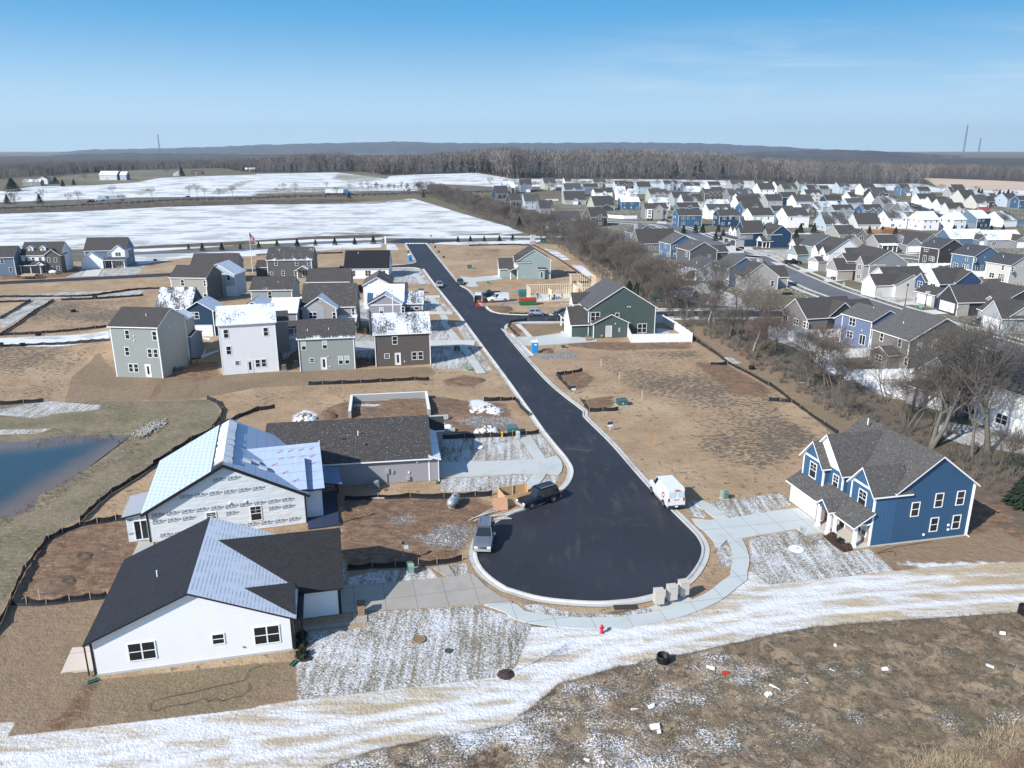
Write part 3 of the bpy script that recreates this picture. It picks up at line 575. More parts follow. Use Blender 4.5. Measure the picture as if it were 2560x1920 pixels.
# hills on the horizon: real ridges, far away
def hill_ridge(name,pts,D,depth,m):
    b=MB();xs=[p[0] for p in pts];ys=[p[1] for p in pts];X=np.arange(xs[0],xs[-1]+1,14);rnd=random.Random(D)
    crest=[]
    for x in X:
        y=np.interp(x,xs,ys)+rnd.uniform(-1.2,1.2);u=(x-CX)/F_PX;v=(y-CY)/F_PX;dy,dz=ct-v*st,-st-v*ct;t=D/dy;crest.append((u*t,D,CAM_H+dz*t))
    prof=[(-depth,8.,0),(-.6*depth,0,.38),(-.25*depth,0,.75),(0,0,1),(depth,0,.3)]
    V=[];Fc=[]
    for cx_,cy_,cz_ in crest:
        for o,_,k in prof:s=1+o/D;V.append((cx_*s,cy_+o,5+(cz_-5)*k+(rnd.uniform(-1,1)*3 if 0<k<1 else 0)))
    n=len(prof)
    for i in range(len(crest)-1):
        for k in range(n-1):Fc.append((i*n+k,(i+1)*n+k,(i+1)*n+k+1,i*n+k+1))
    return tag(link(name,npmesh(name,V,Fc,m)),kind='structure')
def m_hill():
    t=NT('wooded_hill');n=t.noise(t.vec('pos',(1,.4,1)),.012,6,.7);return t.out(t.mix(t.ss(n,.4,.6),(.035,.032,.03),(.085,.072,.058)),1.)
MH=m_hill()
hill_ridge('far_hill',[(-600,420),(-200,400),(0,391),(120,383),(215,374),(330,372),(420,371),(560,366),(640,362),(800,358),(900,356),(1000,353),(1080,357),(1200,358),(1350,357),(1500,356),(1600,356),(1750,358),(1850,362),(1960,367),(2100,376),(2300,390),(2500,400),(3200,425)],8500,1800,MH)
hill_ridge('middle_hill',[(-600,425),(0,402),(150,387),(260,383),(400,383),(600,385),(900,388),(1300,390),(1800,388),(1930,378),(2100,374),(2200,377),(2300,384),(2420,391),(2560,399),(3200,430)],3900,1100,MH)
# ---------------------------------------------------------------- house kit
def vol(root,x0,x1,y0,y1,z0,ze,ridge='x',pitch=.55,wall=None,roof=None,trim=WHITE,oh=.35,rake=.25,gable=None,corners='',open_=False,back=0.,names=('wall','roof')):
    """one block of a house: walls with gables, roof slabs with fascia, corner boards. back>0 runs the roof on into the block behind."""
    if wall is not None:
        b=MB();A=[(x0,y0),(x1,y0),(x1,y1),(x0,y1)]
        if ridge=='y':
            a=ze+pitch*(x1-x0)/2;xm=(x0+x1)/2
            b.poly([(x0,y0,z0),(x1,y0,z0),(x1,y0,ze),(xm,y0,a),(x0,y0,ze)],1 if gable else 0);b.poly([(x1,y0,z0),(x1,y1,z0),(x1,y1,ze),(x1,y0,ze)])
            b.poly([(x1,y1,z0),(x0,y1,z0),(x0,y1,ze),(xm,y1,a),(x1,y1,ze)]);b.poly([(x0,y1,z0),(x0,y0,z0),(x0,y0,ze),(x0,y1,ze)])
        elif ridge=='x':
            a=ze+pitch*(y1-y0)/2;ym=(y0+y1)/2
            b.poly([(x0,y0,z0),(x1,y0,z0),(x1,y0,ze),(x0,y0,ze)]);b.poly([(x1,y0,z0),(x1,y1,z0),(x1,y1,ze),(x1,ym,a),(x1,y0,ze)],1 if gable else 0)
            b.poly([(x1,y1,z0),(x0,y1,z0),(x0,y1,ze),(x1,y1,ze)]);b.poly([(x0,y1,z0),(x0,y0,z0),(x0,y0,ze),(x0,ym,a),(x0,y1,ze)],1 if gable else 0)
        else:   # lean-to: 'sF' 'sL' 'sR' low towards that side
            h=pitch;d={'sF':(y1-y0),'sL':x1-x0,'sR':x1-x0}[ridge]
            hz={'sF':lambda x,y:ze+h*(y-y0),'sL':lambda x,y:ze+h*(x-x0),'sR':lambda x,y:ze+h*(x1-x)}[ridge]
            for i in range(4):
                p,r=A[i],A[(i+1)%4];b.poly([(*p,z0),(*r,z0),(*r,hz(*r)),(*p,hz(*p))])
        b.build(names[0],[wall,gable or wall],root)
        if corners:
            w=.13;e=.025
            pos={'FL':(x0,y0),'FR':(x1,y0),'BR':(x1,y1),'BL':(x0,y1)}
            for k in corners.split():
                x,y=pos[k];sx=-1 if x==x0 else 1;sy=-1 if y==y0 else 1
                xa,xb=sorted((x+sx*e,x-sx*w));ya,yb=sorted((y+sy*e,y-sy*w))
                c=MB();c.box(xa,xb,ya,yb,z0,ze-.02);c.build('corner_trim',trim,root)
    if roof is not None:
        r=MB();T=.16
        if ridge=='y':
            xm=(x0+x1)/2;a=ze+pitch*(x1-x0)/2+T;e=ze-pitch*oh+T;ya,yb=y0-rake,y1+(rake if not back else back)
            r.slab([(x0-oh,yb,e),(x0-oh,ya,e),(xm,ya,a),(xm,yb,a)],(0,0,-T));r.slab([(x1+oh,ya,e),(x1+oh,yb,e),(xm,yb,a),(xm,ya,a)],(0,0,-T))
        elif ridge=='x':
            ym=(y0+y1)/2;a=ze+pitch*(y1-y0)/2+T;e=ze-pitch*oh+T;xa,xb=x0-rake-(back if back<0 else 0)*-1*-1,x1+rake
            if back:xb=x1+back if back>0 else xb;xa=x0+back if back<0 else x0-rake
            r.slab([(xa,y0-oh,e),(xb,y0-oh,e),(xb,ym,a),(xa,ym,a)],(0,0,-T));r.slab([(xb,y1+oh,e),(xa,y1+oh,e),(xa,ym,a),(xb,ym,a)],(0,0,-T))
        elif ridge=='sF':
            r.slab([(x0-rake,y0-oh,ze-pitch*oh+T),(x1+rake,y0-oh,ze-pitch*oh+T),(x1+rake,y1,ze+pitch*(y1-y0)+T),(x0-rake,y1,ze+pitch*(y1-y0)+T)],(0,0,-T))
        elif ridge=='sL':
            r.slab([(x0-oh,y1+rake,ze-pitch*oh+T),(x0-oh,y0-rake,ze-pitch*oh+T),(x1,y0-rake,ze+pitch*(x1-x0)+T),(x1,y1+rake,ze+pitch*(x1-x0)+T)],(0,0,-T))
        elif ridge=='sR':
            r.slab([(x1+oh,y0-rake,ze-pitch*oh+T),(x1+oh,y1+rake,ze-pitch*oh+T),(x0,y1+rake,ze+pitch*(x1-x0)+T),(x0,y0-rake,ze+pitch*(x1-x0)+T)],(0,0,-T))
        return r.build(names[1],[roof,trim],root)
FACE={'F':lambda v,u:((v[0]+u,v[2]),0.),'R':lambda v,u:((v[1],v[2]+u),math.pi/2),'B':lambda v,u:((v[1]-u,v[3]),math.pi),'L':lambda v,u:((v[0],v[3]-u),-math.pi/2)}
WM_={}
def win_mesh(w,h,cols,rows,trim,grid,blind):
    k=(w,h,cols,rows,trim.name,grid,blind)
    if k in WM_:return WM_[k]
    b=MB();g=MB();f=.085;P=-.05
    b.box(0,w,P,.03,0,f);b.box(0,w,P,.03,h-f,h);b.box(0,f,P,.03,f,h-f);b.box(w-f,w,P,.03,f,h-f)
    for i in range(1,cols):x=w*i/cols;b.box(x-.05,x+.05,P+.004,.03,f,h-f)
    for i in range(1,rows):z=h*i/rows;b.box(f,w-f,P+.012,.02,z-.03,z+.03)
    if grid:
        for c in range(cols):
            x=w*(c+.5)/cols;z0=h/2 if rows>1 else f;b.box(x-.015,x+.015,P+.02,.01,z0,h-f);b.box(w*c/cols,w*(c+1)/cols,P+.024,.01,(z0+h-f)/2-.015,(z0+h-f)/2+.015)
    zb=h*.52 if blind else h-f
    g.box(f,w-f,-.02,.02,f,zb)
    if blind:g.box(f,w-f,-.02,.02,zb,h-f,1)
    WM_[k]=(b.mesh('window',trim),g.mesh('pane',[GLASS,BLIND]));return WM_[k]
def win(root,v,face,u,z,w=.95,h=1.5,cols=1,rows=2,trim=WHITE,grid=0,blind=0,name='window'):
    (x,y),rz=FACE[face](v,u);a,g=win_mesh(w,h,cols,rows,trim,grid,blind)
    o=link(name,a,root,(x,y,z),rz);link('pane',g,o);return o
DM_={}
def door(root,v,face,u,z,w=1.0,h=2.1,col=(.75,.75,.75),lite=1,trim=WHITE):
    k=('d',w,h,col,lite,trim.name)
    if k not in DM_:
        b=MB();f=.1;b.box(0,f,-.05,.03,0,h);b.box(w-f,w,-.05,.03,0,h);b.box(f,w-f,-.05,.03,h-f,h);b.box(f,w-f,-.02,.03,0,h-f,1)
        g=MB();g.box(w*.32,w*.68,-.035,0,h*.2,h*.85)
        hd=MB();hd.tube((w-f-.08,-.02,h*.47),(w-f-.08,-.07,h*.47),.025,n=8)
        DM_[k]=(b.mesh('door',[trim,plain(col,.4,0.,.03)]),g.mesh('pane',GLASS),hd.mesh('handle',GALV))
    (x,y),rz=FACE[face](v,u);o=link('door',DM_[k][0],root,(x,y,z),rz)
    if lite:link('pane',DM_[k][1],o)
    link('handle',DM_[k][2],o);return o
def garage(root,v,face,u,z,w=4.9,h=2.15,col=(.80,.80,.80),trim=WHITE,panes=0):
    k=('g',w,h,col,trim.name,panes)
    if k not in DM_:
        b=MB();f=.12;b.box(-f,0,-.06,.03,0,h+f);b.box(w,w+f,-.06,.03,0,h+f);b.box(0,w,-.06,.03,h,h+f)
        g=MB();n=4
        for i in range(n):
            z0=h*i/n;g.box(0,w,-.01,.02,z0,z0+h/n-.02)
            c=max(2,int(w/.6))
            for j in range(c):g.box(w*j/c+.06,w*(j+1)/c-.06,-.025,0,z0+.09,z0+h/n-.10)
        DM_[k]=(g.mesh('garage_door',plain(col,.4,0.,.03)),b.mesh('frame',trim))
    (x,y),rz=FACE[face](v,u);o=link('garage_door',DM_[k][0],root,(x,y,z),rz);link('frame',DM_[k][1],o);return o
def gadget(root,name,v,face,u,z,w,h,d,m=GREYP):
    (x,y),rz=FACE[face](v,u);b=MB();b.box(0,w,-d,0,0,h);b.box(w*.15,w*.85,-d-.015,-d,h*.15,h*.85)
    return b.build(name,m,root,loc=(x,y,z),rz=rz)
def vents(root,pts,m=WHITE):
    for x,y,z in pts:
        b=MB();b.tube((x,y,z-.4),(x,y,z+.35),.06,n=8);b.build('roof_vent',m,root)
def post(root,x,y,z0,z1,w=.25,m=WHITE,name='porch_post'):
    b=MB();b.box(x-w/2,x+w/2,y-w/2,y+w/2,z0,z1);b.box(x-w*.7,x+w*.7,y-w*.7,y+w*.7,z0,z0+.25);b.box(x-w*.65,x+w*.65,y-w*.65,y+w*.65,z1-.15,z1);return b.build(name,m,root)
def downspout(root,x,y,z0,z1,m=WHITE,dx=0,dy=-.08):
    b=MB();b.bar((x+dx,y+dy,z0+.1),(x+dx,y+dy,z1),.08,.08);b.bar((x+dx,y+dy,z0+.1),(x+dx*5,y+dy*6,z0+.05),.08,.08);return b.build('downspout',m,root)
def solve(f,lo,hi,target):
    up=f(hi)>f(lo)
    for _ in range(40):
        m=(lo+hi)/2
        if (f(m)>target)==up:hi=m
        else:lo=m
    return (lo+hi)/2
def frame(K,L,R,ze,ang=None,w=None,d=None):
    """near corner K, left end L, right end R of the eaves in the photo -> place, turn and size of the block"""
    k=at(K,ze);a=[]
    if R:r=at(R,ze);a.append(math.degrees(math.atan2(r.y-k.y,r.x-k.x)))
    if L:l=at(L,ze);a.append(math.degrees(math.atan2(l.y-k.y,l.x-k.x))%360-90)
    if ang is None:ang=sum(a)/len(a)
    c,s=math.cos(R_(ang)),math.sin(R_(ang))
    if w is None:w=solve(lambda t:proj(k.x+c*t,k.y+s*t,ze)[0],.5,45,R[0])
    if d is None:d=solve(lambda t:proj(k.x-s*t,k.y+c*t,ze)[0],.5,45,L[0])
    return k.x,k.y,R_(ang),w,d
def house(label,K,L=None,R=None,ze=5.6,ang=None,w=None,d=None,cat='house',group=None,base=0.0,name='house'):
    """base: ground level under it (the eaves stand ze above that)"""
    x,y,a,w,d=frame(K,L,R,ze+base,ang,w,d)
    return empty(name,(x,y,base),a,label,cat,group),w,d
SID={'white':(.84,.84,.84),'offwhite':(.62,.61,.58),'cream':(.56,.54,.49),'grey':(.235,.24,.245),'ltgrey':(.37,.38,.385),'sage':(.30,.325,.31),'brown':(.115,.10,.09),'charcoal':(.05,.052,.06),'plum':(.065,.055,.06),'navy':(.022,.055,.105),'blue':(.05,.115,.21),'slate':(.10,.165,.25),
       'steel':(.135,.19,.26),'paleblue':(.42,.50,.56),'aqua':(.29,.36,.36),'green':(.075,.105,.098),'tan':(.36,.335,.305),'mauve':(.30,.285,.315),'violet':(.15,.19,.30),'taupe':(.19,.175,.165),'dkgrey':(.105,.105,.108),'palegreen':(.40,.43,.37),'lilac':(.34,.33,.355)}
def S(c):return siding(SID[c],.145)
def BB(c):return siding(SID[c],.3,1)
BRICK=masonry((.23,.15,.135),(.34,.26,.24));STONE=masonry((.26,.25,.24),(.38,.36,.33),.55);GBRICK=masonry((.22,.21,.205),(.32,.30,.29))
SH=lambda sun=.05,shade=.3,eave=0.,speck=.1,c=(.055,.05,.047),big=.25:shingle(c,sun,shade,eave,speck,big)

# ================================================================ white ranch house in front
def white_ranch():
    A=R_(13);t=empty('ranch_house',(-30.55,48.75,0),A,'white single-storey ranch house with black roof edges nearest the camera at bottom left','house')
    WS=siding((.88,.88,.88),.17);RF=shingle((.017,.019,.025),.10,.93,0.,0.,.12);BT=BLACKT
    w,d,h=14.0,12.0,2.9;v=(0,w,0,d);pt=.435
    vol(t,0,w,0,d,-.1,h,'y',pt,WS,RF,BT,.45,.35)
    b=MB();b.box(-.03,w+.03,-.03,d+.03,-.3,.12);b.build('foundation',CONC,t)
    # garage wing to the street, its ridge across
    g=(w-3,w+3.6,4.1,13.0);RD=shingle((.020,.020,.022),.02,.03,.12,0.,.3)
    vol(t,g[0],g[1],g[2],g[3],0,2.75,'x',.62,WS,RD,BT,.4,.45,back=-4.5)
    # small street-side gable flush with the end wall
    vol(t,w-3.0,w+.15,.42,3.95,2.75,2.98,'x',.80,WS,RD,BT,.22,.25,back=-1.8)
    for u,ww,hh,c in ((2.35,1.95,1.55,2),(8.2,.95,.95,1),(11.2,1.95,1.6,2)):win(t,v,'F',u,(.8 if c>1 else 1.3),ww,hh,c,2)
    gadget(t,'hose_outlet',v,'F',10.35,.75,.12,.12,.08,GALV)
    for x,y in ((-.45,-.02),(w+.12,-.02),(g[1]+.12,g[2]-.02)):
        b=MB();b.bar((x,y,.1),(x,y,2.72),.09,.09);b.build('downspout',BT,t)
    for bx in ((w-.06,w+.10,-.03,.14,0,2.85),(g[1]-.06,g[1]+.1,g[2]-.03,g[2]+.15,0,2.7),(-.1,.06,-.03,.12,0,2.85)):b=MB();b.box(*bx);b.build('corner_trim',BT,t)
    vents(t,[(3.8,5.2,4.9)])
    v2=(g[0],g[1],g[2],g[3]);garage(t,v2,'R',2.0,.05,4.9,2.2);door(t,v,'R',2.4,.1,1.0,2.1,(.03,.03,.03),0,BT)
    b=MB();b.box(w+.0,w+.9,.3,3.9,2.35,2.5);b.build('porch_roof',[BT],t);post(t,w+.75,.45,0,2.35,.16,BT)
    return t
white_ranch()
# ================================================================ house wrapped in printed weather membrane
def text_meshes(txt,size,italic=.12):
    cu=bpy.data.curves.new('txt','FONT');cu.body=txt;cu.size=size;cu.shear=italic;cu.resolution_u=2;o=bpy.data.objects.new('txt',cu);COL.objects.link(o)
    dg=bpy.context.evaluated_depsgraph_get();me=bpy.data.meshes.new_from_object(o.evaluated_get(dg));v=[tuple(p.co) for p in me.vertices];f=[list(p.vertices) for p in me.polygons]
    bpy.data.objects.remove(o);bpy.data.meshes.remove(me);return v,f
def lettering(b,glyph,o,ex,ey,n,m=0,ok=None):
    v,f=glyph;o,ex,ey,n=Vector(o),Vector(ex),Vector(ey),Vector(n);k=len(b.v)
    b.v+=[tuple(o+ex*p[0]+ey*p[1]+n*.012) for p in v];b.f+=[[i+k for i in q_] for q_ in f];b.m+=[m]*len(f)
def wrap_house():
    A=R_(16.5);c,s=math.cos(A),math.sin(A);K=Vector((-21.2,73.3,0));w,d,h=15.0,13.5,3.3
    o=K-Vector((c,s,0))*w;t=empty('unfinished_house',(o.x,o.y,0),A,'unfinished house wrapped in white printed DRYline membrane, roof half felted','house')
    tw=NT('house_wrap');n=tw.noise(tw.vec('uv',(.5,1.6,1)),1.1,5,.6);n2=tw.noise(tw.vec('uv'),4.,3);tw.bump(tw.m('ADD',n,tw.m('MULTIPLY',n2,.15)),1.,.09);WR=tw.out(tw.mix(n,(.66,.71,.73),(.78,.81,.83)),.38)
    tu=NT('roof_felt');uv=tu.N('SeparateXYZ',{0:tu.vec('uv')});n=tu.noise(tu.vec('uv',(2,.6,1)),1.,4);tu.bump(n,.6,.04)
    fel=tu.mix(n,(.30,.38,.52),(.44,.52,.64));fel=tu.mix(tu.m('LESS_THAN',tu.m('FRACT',tu.m('DIVIDE',uv.outputs[1],1.15)),.035),fel,(.16,.22,.34));FELT=tu.out(fel,.5)
    tv=NT('snowed_felt');wv=tv.N('TexWave',{'Vector':tv.vec('uv',(1,1,1)),'Scale':.55,'Distortion':1.5,'Detail':2.},bands_direction='Y');s1=tv.N('SeparateXYZ',{0:tv.vec('uv')})
    sc_=tv.m('ABSOLUTE',tv.m('SINE',tv.m('MULTIPLY',s1.outputs[0],3.4)));fr=tv.m('FRACT',tv.m('ADD',tv.m('DIVIDE',s1.outputs[1],.62),tv.m('MULTIPLY',sc_,.45)))
    sn=tv.mix(tv.m('LESS_THAN',fr,.13),(.43,.50,.57),(.24,.30,.40));tv.bump(fr,.4,.05);SNF=tv.out(sn,.6)
    v=(0,w,0,d);pt=.54
    vol(t,0,w,0,d,0,h,'y',pt,WR,None)
    T=.18;oh=.45;xm=w/2;a=h+pt*w/2+T;e=h-pt*oh+T
    r=MB();r.slab([(-oh,d+.4,e),(-oh,-.4,e),(xm-1.2,-.4,a-pt*1.2),(xm-1.2,d+.4,a-pt*1.2)],(0,0,-T),0,2);r.slab([(xm-1.2,d+.4,a-pt*1.2),(xm-1.2,-.4,a-pt*1.2),(xm,-.4,a),(xm,d+.4,a)],(0,0,-T),2,2)
    r.slab([(w+oh,-.4,e),(w+oh,d+.4,e),(xm,d+.4,a),(xm,-.4,a)],(0,0,-T),1,2);r.build('roof',[SNF,FELT,BLACKT],t)
    # shingle packs lying over the ridge
    for i in range(15):
        y=.9+i*.83;b=MB()
        for k in range(3): 
            zz=a+.05-.0+k*.07;j=random.Random(i*9+k).uniform(-.08,.08)
            b.slab([(xm-.95+j,y-.33,zz-pt*.95),(xm-.95+j,y+.33,zz-pt*.95),(xm+j*.3,y+.33,zz),(xm+j*.3,y-.33,zz)][::-1],(0,0,-.05),k%2,0);b.slab([(xm,y-.33,zz),(xm,y+.33,zz),(xm+.75+j,y+.33,zz-pt*.75),(xm+.75+j,y-.33,zz-pt*.75)][::-1],(0,0,-.05),k%2,0)
        tag(b.build('shingle_pack',[plain((.74,.75,.77),.6,0.,.08),plain((.10,.10,.12),.8)],None,loc=(o.x,o.y,0),rz=A),'%s snow dusted shingle pack from the camera along the wrapped house ridge'%ORD[i],'shingles','shingle packs along the ridge')
    for i,(xx,yy) in enumerate(((xm+2.1,2.6),(xm+2.9,3.1),(xm+3.6,2.2))):
        b=MB();z=a-pt*(xx-xm)+.02
        for k in range(3):b.slab([(xx-.4,yy-.28,z+.28+.02+k*.08),(xx+.35,yy-.3,z-.1+k*.08),(xx+.4,yy+.26,z-.12+k*.08),(xx-.35,yy+.3,z+.26+k*.08)],(0,0,-.06),k%2,0)
        tag(b.build('shingle_pack',[plain((.74,.75,.77),.6,0.,.08),plain((.10,.10,.12),.8)],None,loc=(o.x,o.y,0),rz=A),['loose shingle pack nearest the ridge on the right slope of the unfinished house','middle one of the loose shingle packs on the felted right slope','loose shingle pack lowest on the felted right slope'][i],'shingles','loose shingle packs on the felted slope')
    # dark rake boards
    b=MB()
    for x0,z0,x1,z1 in ((-oh,e,xm,a),(w+oh,e,xm,a)):b.bar((x0,-.43,z0-.12),(x1,-.43,z1-.12),.06,.30)
    b.build('fascia',BLACKT,t)
    # street side: cross gable, porch and the low dark roof beyond
    vol(t,w-3.5,w+1.7,.9,11.2,0,3.45,'x',.56,WR,FELT,BLACKT,.35,.3,back=-3.0)
    vol(t,w-4.5,w+.1,.35,6.9,3.0,3.75,'x',.60,WR,FELT,BLACKT,.3,.15,back=-2.0)
    NAVY=plain((.035,.05,.09),.5,0.,.3,5.);FN=plain((.12,.17,.28),.6,0.,.35,2.)
    vol(t,w+1.7,w+3.7,2.4,7.0,2.5,2.75,'sR',.2,None,FN,BLACKT,.2,.1)
    b=MB();b.box(w+.02,w+3.3,-1.6,6.9,.0,.18);b.build('porch',NAVY,t)
    for y in (-1.2,2.8):post(t,w+3.2,y,0,2.6,.16,BLACKT)
    post(t,w+3.6,6.8,0,2.6,.16,BLACKT)
    # left side annex with glass door
    vol(t,-2.0,0,.6,5.2,0,2.75,'sL',.16,WR,plain((.33,.34,.38),.6,0.,.25),BLACKT,.3,.3);v3=(-2.0,0,.6,5.2)
    win(t,v3,'F',.6,.15,1.3,2.1,2,1)
    win(t,v,'F',5.35,1.55,1.0,.95,1,2,grid=1);win(t,v,'F',9.5,.95,1.15,1.65,1,2,grid=1)
    for x in (7.6,9.1):gadget(t,'wall_vent',v,'F',x,3.1,.22,.22,.08,WHITE)
    for xx in (-.05,w-.12):b=MB();b.box(xx,xx+.17,-.04,.1,0,3.2);b.build('corner_flashing',BLACKT,t)
    # the printing
    b=MB();B1,B2=text_meshes('DRY',.40,.15),text_meshes('line',.37,.15);B3=text_meshes('BUILDING',.13,0.)
    for r_,z in enumerate((.5,2.0,2.75,4.35,5.75)):
        for i in range(12):
            x=.45+i*1.36+(.5 if r_ in (4,0) else 0);zt=h+pt*(min(x,w-x-1.2))-.55
            if x<.1 or x>w-1.3 or z>zt:continue
            if (5.0<x+.5<6.6 and 1.3<z+.2<2.7) or (9.0<x+.5<10.9 and .7<z+.2<2.8):continue
            ta=.06;ex,ey=(math.cos(ta),0,math.sin(ta)),(-math.sin(ta),0,math.cos(ta))
            lettering(b,B1,(x,-.012,z),ex,ey,(0,-1,0));lettering(b,B2,(x+.72,-.012,z+.04),ex,ey,(0,-1,0))
            b.slab([(x,-.026,z-.07),(x+1.05,-.026,z-.015),(x+1.05,-.026,z-.045),(x,-.026,z-.10)],(0,.012,0))
    for x,z in ((-1.95,2.3),(-.7,2.3),(-1.95,.8)):lettering(b,B1,(x,.585,z),(.75,0,0),(0,0,.75),(0,-1,0))
    b.build('lettering',plain((.06,.06,.07),.6),t)
    # roof felt brand marks in faint red
    b=MB();PR=text_meshes('PRO',.34,0.)
    sl=math.atan(.60);ym=4.8
    for i in range(3):
        for j in range(3-i): 
            x=w-3.6+i*1.3+j*.3;y=.9+j*1.0;z=3.75+.60*(y-.35)+.2
            if z<5.5:lettering(b,PR,(x,y,z),(.8,.45*math.cos(sl),.45*math.sin(sl)),(-.45,.8*math.cos(sl),.8*math.sin(sl)),(0,-math.sin(sl),math.cos(sl)))
    for i in range(4):
        for j in range(3):
            x=w-2.4+i*1.1;y=3.3+j*.9;z=3.45+.56*(y-.9)+.2;sl2=math.atan(.56)
            lettering(b,PR,(x,y,z),(.8,.45*math.cos(sl2),.45*math.sin(sl2)),(-.45,.8*math.cos(sl2),.8*math.sin(sl2)),(0,-math.sin(sl2),math.cos(sl2)))
    b.build('red_lettering',plain((.42,.14,.13),.6),t)
    vents(t,[(3.4,3.0,5.2)])
wrap_house()
# ================================================================ low grey ranch behind it
def grey_ranch():
    A=R_(9);c,s=math.cos(A),math.sin(A);K=Vector((-8.6,84.2,0));w,d,h=19.5,13.5,2.95;o=K-Vector((c,s,0))*w
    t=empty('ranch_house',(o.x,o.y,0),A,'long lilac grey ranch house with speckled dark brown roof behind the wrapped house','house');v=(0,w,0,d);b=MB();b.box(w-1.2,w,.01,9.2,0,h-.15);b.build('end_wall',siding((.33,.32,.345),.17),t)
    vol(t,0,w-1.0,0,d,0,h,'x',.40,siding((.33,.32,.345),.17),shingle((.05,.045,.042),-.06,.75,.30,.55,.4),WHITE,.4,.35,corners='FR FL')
    vol(t,w-1.1,w,.1,9.2,2.6,2.72,'sR',.30,None,shingle((.05,.045,.042),.9,1.0),WHITE,.35,.45)
    vol(t,w-4,w+1.2,9.5,13.4,0,2.8,'x',.5,siding((.33,.32,.345),.17),shingle((.03,.03,.03),.0,.6),WHITE,.3,.3,back=-2)
    vents(t,[(6.0,2.6,4.4),(10.4,3.9,4.9)]);b=MB();b.box(8.6,8.9,3.3,3.6,4.2,4.55);b.box(11.2,11.5,2.2,2.5,3.8,4.12);b.build('roof_vent',BLACKT,t)
    gadget(t,'electric_meter',v,'F',13.4,1.25,.45,.6,.15);gadget(t,'meter_box',v,'F',14.1,1.2,.28,.4,.12);gadget(t,'gas_meter',v,'F',15.7,.3,.5,.45,.2);gadget(t,'wall_vent',v,'F',16.0,1.1,.2,.2,.1,WHITE);gadget(t,'light',v,'F',17.0,2.35,.2,.2,.1,WHITE)
    b=MB();b.bar((13.55,-.08,0),(13.55,-.08,1.3),.07,.07);b.build('conduit',GREYP,t);downspout(t,w+.05,0,0,2.8)
grey_ranch()
